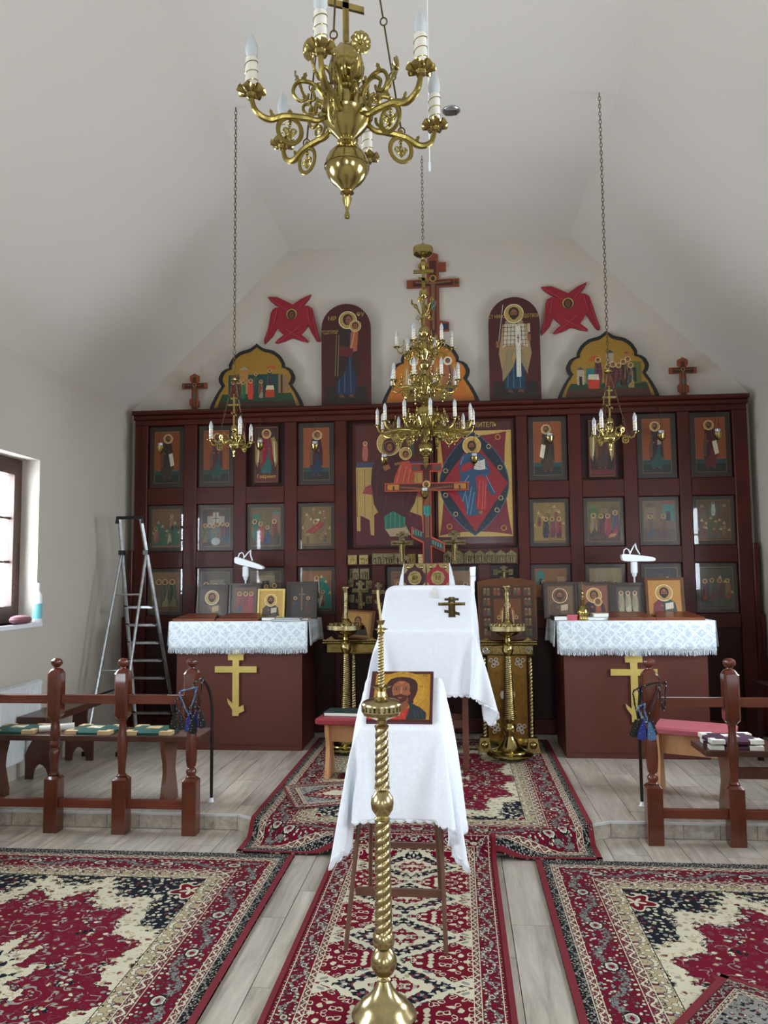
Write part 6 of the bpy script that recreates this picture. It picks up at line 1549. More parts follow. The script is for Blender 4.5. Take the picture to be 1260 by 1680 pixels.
# ------------------------------------------------------------ candle stands
def floor_candlestand(label, x, y, rot=0):
    root = empty('candle_stand', (x, y, SH + .0115), rot, label, 'candle stand', 'tall brass candle stands'); z = lambda a: a - SH
    m = MB()
    for k in range(4): a = PI / 4 + k * PI / 2; m.ball((.10 * math.cos(a), .10 * math.sin(a), .016), .016, 10, 8)
    m.build('foot', M['brass_pale'], root, kind='stuff')
    m = MB(); m.lathe([(.02, .03), (.175, .03), (.178, .038), (.165, .050), (.140, .058), (.135, .066), (.105, .075), (.075, .10), (.055, .135), (.045, .15)], 36); m.build('base', M['brass'], root)
    m = MB(); m.lathe([(.045, .15), (.035, .17), (.045, .20), (.052, .225), (.045, .25), (.028, .27), (.035, .285), (.042, .30)], 28); m.build('knop', M['brass'], root)
    m = MB(); m.rope(.30, .76, .050, .026, 3, 30, .20, 30, 240); m.build('twisted_column', M['brass_pale'], root)
    m = MB(); m.lathe([(.026, .76), (.020, .775), (.030, .785), (.042, .81), (.044, .83), (.036, .86), (.020, .875), (.026, .89), (.020, .91), (.05, .925), (.085, .945), (.09, .955), (.10, .965), (.14, .975), (.145, .985)], 30); m.build('bowl_stem', M['brass'], root)
    m = MB(); m.lathe([(.145, .975), (.150, .972), (.150, 1.005), (.143, 1.005), (.140, .990), (.03, .985)], 36); m.build('candle_tray', M['brass_pale'], root)
    cupm = MB(); cupm.lathe([(.004, 0), (.003, .012), (.008, .016), (.0095, .034), (.007, .034), (.006, .020)], 10); cu = cupm.build('candle_cup', M['brass_pale']); COL.objects.unlink(cu)
    for k in range(18): a = 2 * PI * k / 18; inst(cu, root, 0, (.128 * math.cos(a), .128 * math.sin(a), .987))
    for k in range(10): a = 2 * PI * k / 10 + .2; inst(cu, root, 0, (.085 * math.cos(a), .085 * math.sin(a), .989))
    m = MB(); m.lathe([(.055, .985), (.058, 1.0), (.045, 1.03), (.026, 1.045), (.030, 1.05), (.020, 1.058)], 24); m.build('dome', M['brass'], root)
    m = MB(); m.rope(1.058, 1.265, .0175, .0175, 3, 15, .20, 24, 120); m.build('twisted_stem', M['brass_pale'], root)
    m = MB(); m.lathe([(.018, 1.265), (.022, 1.272), (.018, 1.28), (.028, 1.298), (.031, 1.305), (.031, 1.312), (.02, 1.312), (.012, 1.295)], 22); m.build('candle_socket', M['brass_pale'], root)
floor_candlestand('tall brass candle stand with a spiral column to the right of the white lectern', .365, 6.28)
floor_candlestand('tall brass candle stand with a spiral column behind the stool, left of the lectern', -.915, 6.45)
def near_candlestand():
    root = empty('candle_stand', (-.275, 2.80, .0105), 0, 'nearest tall brass candle holder with rope-twist column standing on the runner', 'candle stand')
    m = MB(); m.lathe([(.02, .012), (.108, .012), (.110, .02), (.104, .032), (.088, .045), (.084, .055), (.066, .068), (.050, .082), (.034, .102), (.026, .118), (.020, .130)], 40); m.build('base', M['brass_pale'], root)
    m = MB(); [m.ball((.08 * math.cos(a), .08 * math.sin(a), .008), .008, 8, 6) for a in (PI / 4, 3 * PI / 4, 5 * PI / 4, 7 * PI / 4)]; m.build('foot', M['brass_pale'], root, kind='stuff')
    m = MB(); m.lathe([(.020, .130), (.024, .135), (.018, .142), (.032, .155), (.044, .178), (.045, .195), (.040, .215), (.026, .232), (.022, .236), (.034, .242), (.037, .25), (.036, .278), (.030, .286)], 32); m.build('knop', M['brass_pale'], root)
    m = MB(); m.rope(.286, .655, .031, .027, 3, 13, .17, 40, 156); m.build('lower_twist', M['brass_pale'], root)
    m = MB(); m.lathe([(.024, .655), (.028, .66), (.020, .668), (.026, .675), (.037, .692), (.040, .712), (.037, .732), (.025, .75), (.018, .757), (.027, .762), (.026, .768)], 30); m.build('ball_knop', M['brass_pale'], root)
    m = MB(); m.rope(.768, .965, .0255, .0225, 3, 7, .17, 40, 84); m.build('upper_twist', M['brass_pale'], root)
    m = MB(); m.lathe([(.023, .965), (.026, .972), (.016, .98), (.018, .992), (.040, 1.002), (.062, 1.010), (.066, 1.018)], 36); m.build('dish_underside', M['brass_pale'], root)
    m = MB()
    n = 26
    m.lathe([(.066, 1.018), (.069, 1.022), (.069, 1.026)], 40, cap=False); m.lathe([(.069, 1.042), (.069, 1.048), (.064, 1.056), (.050, 1.062), (.022, 1.066), (.012, 1.068)], 40, cap=False)
    for k in range(n):
        a = 2 * PI * k / n; M_ = Matrix.Rotation(a, 4, 'Z') @ Matrix.Translation((.0685, 0, 0)); m.box(-.0012, .0012, -.0045, .0045, 1.024, 1.044, M_)
    m.lathe([(.060, 1.022), (.060, 1.050)], 30, cap=False)
    m.build('pierced_dish', M['brass_pale'], root)
    m = MB(); m.lathe([(.030, 1.064), (.016, 1.074), (.013, 1.09), (.020, 1.10), (.034, 1.106), (.036, 1.109), (.022, 1.107), (.010, 1.108)], 30); m.build('drip_pan', M['brass_pale'], root)
    m = MB(); m.rope(1.108, 1.285, .0115, .0100, 2, 17, .24, 20, 170); m.build('thin_twist', M['brass_pale'], root)
    m = MB(); m.lathe([(.008, 1.285), (.014, 1.292), (.010, 1.298), (.017, 1.302), (.026, 1.3045), (.017, 1.307), (.010, 1.31), (.008, 1.318), (.012, 1.326), (.016, 1.335), (.011, 1.333), (.006, 1.325)], 24); m.build('candle_socket', M['brass_pale'], root)
    c = tag(bpy.data.objects.new('wax_candle', None), 'thin bent cream beeswax candle in the nearest candle holder', 'candle'); COL.objects.link(c); c.location = (-.275, 2.80, .0105 + 1.322)
    m = MB(); P = smooth([(0, 0), (-.001, .03), (-.006, .07), (-.009, .10), (-.009, .118)], 4); m.tube([(p.x, 0, p.z) for p in P], .0042, 10); m.build('wax_stick', M['wax'], c)
    m = MB(); m.tube([(-.009, 0, .117), (-.009, 0, .122)], .0007, 5); m.build('wick', M['black'], c)
near_candlestand()
# ------------------------------------------------------------ gilded icon lecterns left and right behind the stands
def gilt_lectern(label, x, y, full):
    root = empty('gilded_lectern', (x, y, SH + .0115), 0, label, 'lectern', 'gilded lecterns behind the candle stands'); w = .215; z0 = 0
    m = MB(); m.box(-w - .0, w + .0, -.15, .15, .755, .845, ch=.012); m.build('apron', M['brass_cast' if full else 'brass'], root)
    m = MB(); m.tbox(-w - .025, w + .025, -.175, .175, .845, .862, .012)
    m.build('top_plate', M['brass'], root)
    m = MB(); m.tube([(-w - .02 + (2 * w + .04) * i / 40, -.172, .868) for i in range(41)], [.004 + .0025 * (i % 2) for i in range(41)], 6); m.build('rope_edging', M['brass_pale'], root)
    for q in (-1, 1):
        m = MB(); m.prism([(q * (w - .09), .863), (q * (w + .01), .863), (q * (w - .05), .90)] , -.16, -.14); m.build('corner_crest', M['brass_cast'], root)
    if full:
        m = MB(); m.box(-.155, .155, -.10, .12, .10, .755); m.build('front_panel', M['gold_flat2'], root)
        for q in (-1, 1):
            m = MB(); m.rope(.12, .74, .018, .018, 2, 22, .22, 14, 176, Matrix.Translation((q * .185, -.13, 0))); m.build('twisted_column', M['brass_pale'], root)
            for (zz_, s_) in ((.70, .035), (.18, .035)):
                for (dx, dz) in ((0, 0), (.022, .014), (-.018, .02), (.004, -.03), (-.026, -.012)):
                    m = MB(); m.tube([(q * (.105 + dx) + .013 * math.cos(i * PI / 5), -.106, zz_ + dz + .013 * math.sin(i * PI / 5)) for i in range(10)], .0045, 5, closed=True); m.build('scroll_ornament', M['silverorn'], root)
            m = MB(); m.tube(spiral(q * .17, .80, .03, .006, 0, 1.5 * q, 16), .006, 6, M=Matrix.Translation((0, -.155, 0))); m.build('corner_ornament', M['silverorn'], root)
            m = MB(); m.tbox(q * .19 - .055, q * .19 + .055, -.18, -.05, 0, .11, .02); m.build('claw_foot', M['brass_cast'], root)
            m = MB(); m.ball((q * .19, -.18, .06), .03, 10, 8); m.build('foot_boss', M['brass'], root)
        m = MB(); m.box(-.2, .2, -.13, .13, .045, .10); m.build('base', M['brass'], root)
        m = MB(); P_ = [(0, .085), (.02, .06), (.02, .03), (.05, .03), (.06, 0), (.05, -.03), (.02, -.03), (.02, -.06), (0, -.085), (-.02, -.06), (-.02, -.03), (-.05, -.03), (-.06, 0), (-.05, .03), (-.02, .03), (-.02, .06)]
        m.prism([(p[0], p[1] + .44) for p in P_], -.110, -.100); m.build('enamel_cross', M['silverorn'], root)
        m = MB(); m.box(-.028, .028, -.113, -.110, .425, .455); m.box(-.009, .009, -.113, -.110, .39, .49); m.build('blue_enamel', M['bluenamel'], root)
    else:
        m = MB(); m.rope(.30, .74, .022, .019, 2, 20, .2, 16, 160); m.build('twisted_column', M['brass_pale'], root)
        m = MB(); m.lathe([(.16, .02), (.165, .03), (.15, .045), (.10, .055), (.06, .08), (.03, .13), (.02, .15), (.035, .19), (.03, .22), (.018, .24), (.026, .27), (.022, .30)], 28); m.build('base', M['brass'], root)
        m = MB(); m.lathe([(.019, .74), (.028, .746), (.028, .757)], 16); m.build('collar', M['brass'], root)
        m = MB(); m.box(-.14, .14, -.03, .03, .0, .022); m.build('foot_bar', M['brass'], root)
    return root
M['gold_flat2'] = brassm('gilt_panel', '7c5c2c', .35, .3, 60); M['silverorn'] = simple('white_enamel_ornament', 'b8b4a8', .35, .4, .3, 60); M['bluenamel'] = simple('blue_enamel', '24345c', .3, 0, .1)
gilt_lectern('gilded lectern with twisted corner columns and enamel cross, right of the white lectern', .372, 6.66, True)
gilt_lectern('slim gilded lectern on one twisted column, behind the left candle stand', -.905, 6.82, False)
# icons resting on them
def bigold(P, w, h, z):
    P.rect(-w * .47, w * .47, z + h * .03, z + h * .92, '3c2210')
    k0 = P.k + 1
    for r_ in range(5):
        for c in range(5):
            if r_ in (0,) or c in (0, 4):
                x0, z1 = -w * .44 + c * w * .18, z + h * (.90 - r_ * .175)
                P.k = k0; P.rect(x0, x0 + w * .16, z1 - h * .155, z1, '32180e'); P.rect(x0 + .006, x0 + w * .16 - .006, z1 - h * .145, z1 - h * .01, '5c3820')
                for i in range(2): P.k = k0 + 3; P.saint(x0 + w * (.05 + .06 * i), z1 - h * .14, h * .12, rngf.choice(cols), rngf.choice(cols), feet=False)
    P.k = k0 + 30; P.rect(-w * .24, w * .24, z + h * .08, z + h * .70, '643818'); P.saint(0, z + h * .12, h * .5, '5c3420', '4c2418', wings='8c5c30'); P.saint(-w * .15, z + h * .1, h * .3, '3c3428', '6c3020'); P.saint(w * .15, z + h * .1, h * .3, '6c6040', '4c2418')
oi = empty('old_icon', (.39, 6.585, SH + .0115 + .874), 0, 'large curved-top old brown icon of many small scenes on the right gilded lectern', 'icon'); oi.rotation_euler = (R(-12), 0, 0)
m = MB(); m.prism([(-.235, 0), (.235, 0), (.24, .48), (.12, .505), (0, .512), (-.12, .505), (-.24, .48)], 0, .03); m.build('board', M['oldboard'], oi)
P = Paint(); bigold(P, .46, .48, 0); P.build('painting', oi, (0, -.001, 0))
li = empty('old_icon', (-.88, 6.77, SH + .0115 + .874), 0, 'small tan icon of a dark-hooded saint on the slim gilded lectern', 'icon'); li.rotation_euler = (R(-20), R(4), 0)
m = MB(); m.prism([(-.15, 0), (.14, 0), (.15, .25), (-.13, .25)], 0, .025); m.build('board', M['oldtan'] if 'oldtan' in M else M['oldboard'], li)
P = Paint(); P.rect(-.125, .12, .015, .235, '8c6430'); P.rect(-.10, .10, .03, .22, 'a07838'); P.poly([(-.07, .03), (.10, .03), (.08, .10), (.03, .14), (-.02, .14), (-.05, .10)], '2c241c'); P.head(.005, .155, .032, beard=False, veil='2c1c18', halo=None); P.build('painting', li, (0, -.001, 0))

# ------------------------------------------------------------ the white-draped lecterns
def frame_stand(root, quad, mat, legs_low, legw=.018):
    """four legs with two stretchers under a sloping top"""
    for p, l in zip(quad, legs_low):
        m = MB(); m.tube([(p[0], p[1], p[2] - .02), l], legw, 8); m.build('leg', mat, root)
mlq = [(-.56, 5.82, 1.10), (.09, 5.82, 1.10), (.09, 6.22, 1.405), (-.56, 6.22, 1.405)]
lec = empty('wooden_lectern', (0, 0, 0), 0, 'tall wooden lectern hidden under the big white cloth at the centre', 'lectern')
m = MB(); M_ = Matrix.Identity(4)
m.add([(p[0], p[1], p[2] - .006) for p in mlq] + [(p[0], p[1], p[2] - .03) for p in mlq], [(0, 1, 2, 3), (7, 6, 5, 4), (0, 4, 5, 1), (1, 5, 6, 2), (2, 6, 7, 3), (3, 7, 4, 0)]); m.build('slope', M['benchX'], lec)
for p in mlq:
    x = -.50 if p[0] < -.2 else .03; yy = 5.90 if p[1] < 6 else 6.16
    m = MB(); m.box(x - .022, x + .022, yy - .022, yy + .022, SH + .012, (1.13 if yy < 6 else 1.33)); m.build('leg', M['benchZ'], lec)
for yy in (5.90, 6.16): m = MB(); m.box(-.478, .008, yy - .012, yy + .012, .40, .46); m.build('stretcher', M['benchX'], lec)
bc = empty('lectern_cloth', (0, 0, 0), 0, 'large white tablecloth draped over the tall central lectern, hanging in points', 'cloth')
sim_cover('cloth', bc, mlq, (.46, .50, .10, .50), 66, 60, M['cloth'], bend=1.2, scal=.016, exp=.055)
lc = castcross('ornate brass eight-pointed cross lying on the white lectern cloth', -.055, 1.195, .20, .235, 5.926, rot=(R(-53), 0, R(1)), name='altar_cross')
tas = empty('tassel', (-.185, 6.185, 1.39), 0, 'cream ribbon tassel hanging over the top of the white lectern cloth', 'tassel'); tas.rotation_euler = (R(-50), 0, 0)
m = MB(); m.box(-.020, .018, -.006, -.002, -.04, .03); m.build('ribbon', M['paper'], tas)
m = MB()
for k in range(12): m.tube([(-.014 + k * .0025, -.006, -.04), (-.024 + k * .0045, -.008, -.09 - .01 * (k % 3))], .0016, 4)
m.build('tassel_threads', M['paper'], tas, kind='stuff')
# book stand with two gospels behind
gq = [(-.455, 6.575, 1.355), (-.075, 6.575, 1.355), (-.075, 6.65, 1.600), (-.455, 6.65, 1.600)]
gs = empty('gospel_stand', (0, 0, 0), 0, 'narrow stand covered in white lace just behind the white lectern', 'stand')
m = MB(); m.add([(p[0] + (.01 if p[0] < -.2 else -.01), p[1], p[2] - .006) for p in gq] + [(p[0] + (.01 if p[0] < -.2 else -.01), p[1], p[2] - .03) for p in gq], [(0, 1, 2, 3), (7, 6, 5, 4), (0, 4, 5, 1), (1, 5, 6, 2), (2, 6, 7, 3), (3, 7, 4, 0)]); m.build('slope', M['benchX'], gs)
m = MB(); m.box(-.29, -.23, 6.62, 6.68, SH + .012, 1.50); m.build('post', M['maho'], gs); m = MB(); m.box(-.46, -.07, 6.49, 6.57, 1.335, 1.352); m.build('ledge', M['maho'], gs); m = MB(); m.box(-.45, -.07, 6.50, 6.72, SH + .0115, SH + .045); m.build('base', M['maho'], gs)
lcov = empty('lace_cloth', (0, 0, 0), 0, 'white lace cloth flaring on both sides of the two jewelled books', 'cloth')
drape('cloth', lcov, gq, [.05, .20, .20, .20], [.12, .12, .30, .30], M['cloth'], flare=.06, fold=.012, nf=4, nper=22, rows=12, scallop=.008, seed=9, cornerflare=.03)
def gospel(label, x, vel):
    root = empty('gospel_book', (x, 6.515, 1.357), 0, label, 'book', 'jewelled gospel books'); root.rotation_euler = (R(-17), 0, 0)
    w, h = .182, .255
    m = MB(); m.box(-w / 2, w / 2, 0, .035, 0, h); m.build('cover', vel, root)
    m = MB(); m.box(-w / 2 + .006, w / 2 + .002, .006, .03, .004, h + .002); m.build('page_block', M['gold_flat'], root)
    for (cx_, cz) in ((-1, 0), (1, 0), (-1, 1), (1, 1)):
        m = MB(); X0 = cx_ * w / 2 * .97; Z0 = .006 if cz == 0 else h - .006; sx, sz = -cx_, (1 if cz == 0 else -1)
        m.prism([(X0, Z0), (X0 + sx * .088, Z0), (X0 + sx * .070, Z0 + sz * .030), (X0 + sx * .035, Z0 + sz * .045), (X0 + sx * .012, Z0 + sz * .078), (X0, Z0 + sz * .085)], -.006, .001); m.ball((X0 + sx * .03, -.006, Z0 + sz * .03), .016, 10, 6, sz=1); m.build('corner_plate', M['brass_pale'], root)
    m = MB(); n = 24; m.prism([((.052 + .006 * abs(math.cos(4 * 2 * PI * i / n))) * math.cos(2 * PI * i / n), h / 2 + (.056 + .006 * abs(math.cos(4 * 2 * PI * i / n))) * math.sin(2 * PI * i / n)) for i in range(n)], -.008, .001); m.build('centre_medallion', M['brass_pale'], root)
    m = MB(); m.tube([(.036 * math.cos(2 * PI * i / 20), -.010, h / 2 + .04 * math.sin(2 * PI * i / 20)) for i in range(20)], .003, 6, closed=True)
    for q in (-.5, 0, .5): m.lathe([(.008, -.02), (.007, .005), (.003, .012)], 8, Matrix.Translation((q * .03, -.010, h / 2))); m.ball((q * .03, -.011, h / 2 + .017), .006, 8, 6)
    m.build('medallion_relief', M['brass_cast'], root)
gospel('dark maroon velvet book with brass corners and medallion, left of the pair', -.360, M['maroon_velvet'])
gospel('bright red velvet book with brass corners and medallion, right of the pair', -.172, M['red_velvet'])
# near folding stand
nq = [(-.405, 3.262, .888), (-.085, 3.262, .888), (-.075, 3.505, 1.052), (-.415, 3.505, 1.052)]
fs_ = empty('folding_lectern', (0, 0, 0), 0, 'small brown folding lectern under the near white cloth, legs on the runner', 'lectern')
m = MB(); m.add([(p[0], p[1], p[2] - .005) for p in nq] + [(p[0], p[1], p[2] - .018) for p in nq], [(0, 1, 2, 3), (7, 6, 5, 4), (0, 4, 5, 1), (1, 5, 6, 2), (2, 6, 7, 3), (3, 7, 4, 0)]); m.build('slope', M['benchX'], fs_)
M['tubebrown'] = simple('brown_enamelled_tube', '6b4a3c', .35, .3, .1)
for q in (-1, 1):
    x = -.275 + q * .20
    m = MB(); m.tube([(x * 1 + q * .0, 3.285, .012), (-.245 + q * .135, 3.47, .99)], .0095, 10); m.build('front_leg', M['tubebrown'], fs_)
    x2 = -.275 + q * .165
    m = MB(); m.tube([(x2, 3.86, .012), (-.245 + q * .12, 3.32, .885)], .0095, 10); m.build('rear_leg', M['tubebrown'], fs_)
m = MB(); m.box(-.44, -.095, 3.335, 3.350, .205, .235); m.build('lower_stretcher', M['tubebrown'], fs_)
m = MB(); m.box(-.42, -.12, 3.70, 3.712, .275, .300); m.build('rear_stretcher', M['tubebrown'], fs_)
nc = empty('lectern_cloth', (0, 0, 0), 0, 'white scalloped cloth draped over the small near lectern with long corner points', 'cloth')
sim_cover('cloth', nc, nq, (.36, .44, .36, .44), 62, 60, M['cloth'], bend=.9, scal=.012, exp=.027)
def christ(P, w, h, z):
    X = lambda px: (px - 660) / 950 * w; Z = lambda py: z + h * (1 - (py - 135) / 775)
    P.rect(X(255), X(1090), Z(880), Z(180), 'b8841c')
    P.ell(X(665), Z(440), w * .40, h * .385, 'c8952c', 36); P.ring(X(665), Z(440), w * .385, .0012, '5c3c10', 40)
    P.rect(X(590), X(592), Z(240), Z(150), '4a2c10'); P.rect(X(765), X(767), Z(240), Z(150), '4a2c10'); P.rect(X(780), X(782), Z(240), Z(150), '4a2c10')
    P.poly([(X(430), Z(340)), (X(480), Z(270)), (X(560), Z(238)), (X(660), Z(228)), (X(780), Z(240)), (X(860), Z(280)), (X(900), Z(340)), (X(905), Z(440)), (X(880), Z(520)), (X(850), Z(580)), (X(850), Z(640)), (X(760), Z(640)), (X(560), Z(640)), (X(470), Z(560)), (X(430), Z(470))], '3c1014')
    P.poly([(X(560), Z(560)), (X(770), Z(560)), (X(780), Z(680)), (X(700), Z(800)), (X(600), Z(800)), (X(540), Z(700))], '8a4c2c')
    P.poly([(X(180), Z(880)), (X(200), Z(800)), (X(420), Z(760)), (X(600), Z(740)), (X(700), Z(760)), (X(800), Z(700)), (X(800), Z(880))], 'b82c1c')
    for a, b_ in ((230, 250), (330, 350), (520, 560), (600, 620), (680, 650), (740, 700)): P.line(X(a), Z(870), X(b_), Z(790), .002, 'e06048')
    P.poly([(X(750), Z(880)), (X(800), Z(700)), (X(760), Z(610)), (X(860), Z(660)), (X(960), Z(710)), (X(1040), Z(780)), (X(1040), Z(880))], '16242c')
    for a, b_ in ((900, 860), (950, 900), (1000, 960)): P.line(X(a), Z(870), X(b_), Z(740), .0012, '4c6470')
    P.poly([(X(520), Z(400)), (X(550), Z(340)), (X(620), Z(300)), (X(700), Z(300)), (X(770), Z(340)), (X(790), Z(400)), (X(785), Z(480)), (X(760), Z(560)), (X(720), Z(610)), (X(650), Z(630)), (X(580), Z(600)), (X(540), Z(530)), (X(520), Z(460))], 'a05c38')
    P.poly([(X(540), Z(530)), (X(600), Z(520)), (X(650), Z(505)), (X(710), Z(520)), (X(765), Z(530)), (X(740), Z(600)), (X(650), Z(650)), (X(570), Z(610))], '4c1c14'); P.poly([(X(610), Z(560)), (X(650), Z(545)), (X(690), Z(560)), (X(650), Z(580))], 'a05c38')
    P.poly([(X(620), Z(310)), (X(700), Z(310)), (X(690), Z(350)), (X(640), Z(350))], 'b87048')
    for q, cx_ in ((-1, 585), (1, 725)):
        P.line(X(cx_ - 45), Z(390), X(cx_ + 40), Z(385), .0022, '3c1810'); P.ell(X(cx_), Z(425), w * .042, h * .026, '5c2c1c'); P.ell(X(cx_), Z(425), w * .030, h * .014, 'b89878', 12); P.ell(X(cx_), Z(425), w * .014, h * .015, '1c0c08', 10)
    P.poly([(X(640), Z(400)), (X(670), Z(400)), (X(680), Z(500)), (X(655), Z(515)), (X(632), Z(500))], 'b87850'); P.line(X(640), Z(400), X(638), Z(500), .0014, '4c1c14'); P.line(X(635), Z(510), X(680), Z(508), .0016, '4c1c14')
    P.line(X(610), Z(540), X(695), Z(540), .0028, '4c1c14'); P.line(X(632), Z(558), X(672), Z(558), .002, '8c3428'); P.ell(X(785), Z(500), w * .018, h * .035, 'a05c38', 10)
ni = icon('nearest icon, a bearded head on gold in a dark red border, on the near lectern', -.3785, -.1115, 0, .305, christ, frame=.0, ground='4a0e1a', frame_mat=simple('dark_red_board', '4a0e1a', .4), border=False, thick=.018, name='icon_panel')
ni.location = (-.250, 3.262, .914); ni.rotation_euler = (R(-56), 0, 0)
for tx, px, py, sz_ in (('О', 683, 205, .020), ('Н', 955, 430, .020), ('ѿ', 335, 425, .020), ('ІС', 320, 250, .017), ('ХС', 1015, 250, .017)):
    text('lettering', tx, sz_, M['darkpaint'], ni, ((px - 660) / 950 * .267, -.012, .305 * (1 - (py - 135) / 775)), extrude=.0002)
# ------------------------------------------------------------ altar rails
def loft(m, rings, M_=None):
    vs = []; fs = []; n = 8
    for (z, a, c) in rings:
        k = a - c
        for p in ((a, -k), (a, k), (k, a), (-k, a), (-a, k), (-a, -k), (-k, -a), (k, -a)): vs.append((p[0], p[1], z))
    for r_ in range(len(rings) - 1):
        for i in range(n): j = (i + 1) % n; fs.append((r_ * n + i, r_ * n + j, (r_ + 1) * n + j, (r_ + 1) * n + i))
    fs.append(tuple(reversed(range(n)))); fs.append(tuple(range((len(rings) - 1) * n, len(rings) * n)))
    m.add(vs, fs, M_)
VASE = [(.030, .330), (.024, .338), (.030, .350), (.031, .362), (.024, .376), (.019, .382), (.027, .392), (.031, .42), (.033, .46), (.032, .52), (.029, .57), (.024, .60), (.021, .625), (.023, .648), (.031, .655), (.032, .662)]
MIDB = [(.026, .325), (.031, .332), (.022, .345), (.024, .38), (.029, .43), (.031, .46), (.026, .485), (.020, .492), (.028, .50), (.031, .512), (.026, .524), (.020, .53), (.026, .54), (.030, .57), (.026, .62), (.022, .645), (.024, .655), (.031, .662), (.031, .668)]
SLIM = [(.026, .325), (.031, .332), (.021, .343), (.023, .40), (.030, .48), (.030, .52), (.026, .57), (.021, .60), (.020, .63), (.022, .65), (.030, .658), (.031, .666)]
def post_parts(parent, x, y, prof):
    m = MB(); loft(m, [(0, .043, .004), (.31, .043, .004), (.326, .030, .006)]); p = m.build('post', M['rail'], parent, (x, y, 0))
    m = MB(); m.lathe(prof, 24); m.build('turned_shaft', M['rail'], p)
    m = MB(); loft(m, [(.664, .028, .008), (.685, .042, .012), (.93, .042, .012), (.955, .028, .010), (.962, .018, .006)]); m.build('upper_block', M['rail'], p)
    m = MB(); m.lathe([(.017, .958), (.015, .968), (.024, .974), (.032, .985), (.0345, .996), (.032, 1.008), (.020, 1.018), (.004, 1.022)], 24); m.build('ball_finial', M['rail'], p)
def altar_rail(label, posts, x0, x1, y=4.70):
    root = empty('altar_rail', (0, y, 0), 0, label, 'railing', 'turned wooden altar rails')
    xs = [p[0] for p in posts]
    for x, prof in posts: post_parts(root, x, 0, prof)
    seg = sorted([x0] + xs + [x1])
    for a, b_ in zip(seg, seg[1:]):
        if b_ - a < .09: continue
        a_ = a + (.041 if a in xs else 0); c_ = b_ - (.041 if b_ in xs else 0)
        for (z0, z1) in ((.752, .803), (.142, .190)):
            m = MB(); m.box(a_, c_, -.018, .018, z0, z1, ch=.002); m.build('rail_bar', M['railX'], root)
altar_rail('turned reddish wooden altar rail with ball-topped posts at the left', [(-2.87, VASE), (-2.44, MIDB), (-2.02, SLIM), (-1.595, VASE)], XL + .002, -1.595)
altar_rail('turned reddish wooden altar rail with ball-topped posts at the right', [(1.063, VASE), (1.503, SLIM), (1.96, VASE), (2.40, SLIM)], 1.063, XR - .002)
# ------------------------------------------------------------ benches and stools
def leg_profile(w, h, kind):
    if kind == 'arch':
        P_ = [(-w / 2, 0), (-w / 2, h * .42), (-w * .40, h * .56), (-w * .26, h * .68), (-w * .24, h * .82), (-w * .28, h), (w * .28, h), (w * .24, h * .82), (w * .26, h * .68), (w * .40, h * .56), (w / 2, h * .42), (w / 2, 0), (w * .28, 0)]
        return P_ + [(w * .28 * math.cos(PI * i / 8), h * .26 * math.sin(PI * i / 8)) for i in range(1, 8)] + [(-w * .28, 0)]
    if kind == 'wavy':
        o = [(-w * .5, 0), (-w * .5, h * .10), (-w * .40, h * .30), (-w * .30, h * .5), (-w * .34, h * .66), (-w * .46, h * .84), (-w * .46, h)]
        return o + [(-x, z) for x, z in o[::-1]]
def bench(name, label, x, y, rz, L, Wd, H, t, seatmat, legmat, kind, inset=.12, group=None, z0=SH, stretch=True, legw=None):
    root = empty(name, (x, y, z0), rz, label, 'bench' if L > .6 else 'stool', group)
    m = MB(); m.box(-L / 2, L / 2, -Wd / 2, Wd / 2, H - t, H); m.build('seat', seatmat, root, bevel=.004)
    lw = legw or Wd * .86
    for q in (-1, 1):
        ins = inset[0 if q < 0 else 1] if isinstance(inset, tuple) else inset
        m = MB(); m.prism(leg_profile(lw, H - t, kind), -.014, .014, Matrix.Translation((q * (L / 2 - ins), 0, 0)) @ Matrix.Rotation(PI / 2, 4, 'Z')); m.build('leg', legmat, root)
    if stretch:
        m = MB(); m.box(-L / 2 + inset + .014, L / 2 - inset - .014, -.014, .014, H * .52, H * .68); m.build('stretcher', legmat, root)
    return root
bench('bench', 'long low brown bench behind the left altar rail, three green cushions on it', -2.32, 5.00, 0, 1.44, .29, .44, .035, M['benchX'], M['benchZ'], 'wavy', (.06, .24), legw=.25, stretch=False)
bench('bench', 'dark brown bench with arched legs along the left wall beside the radiator', -2.972, 5.82, PI / 2, .86, .22, .455, .05, M['benchX'], M['benchX'], 'arch', .14, legw=.22, stretch=False)
bench('bench', 'long brown bench behind the right altar rail, plum cushions on it', 2.0, 4.97, 0, 1.22, .30, .395, .035, M['benchX'], M['benchZ'], 'wavy', .16, legw=.25)
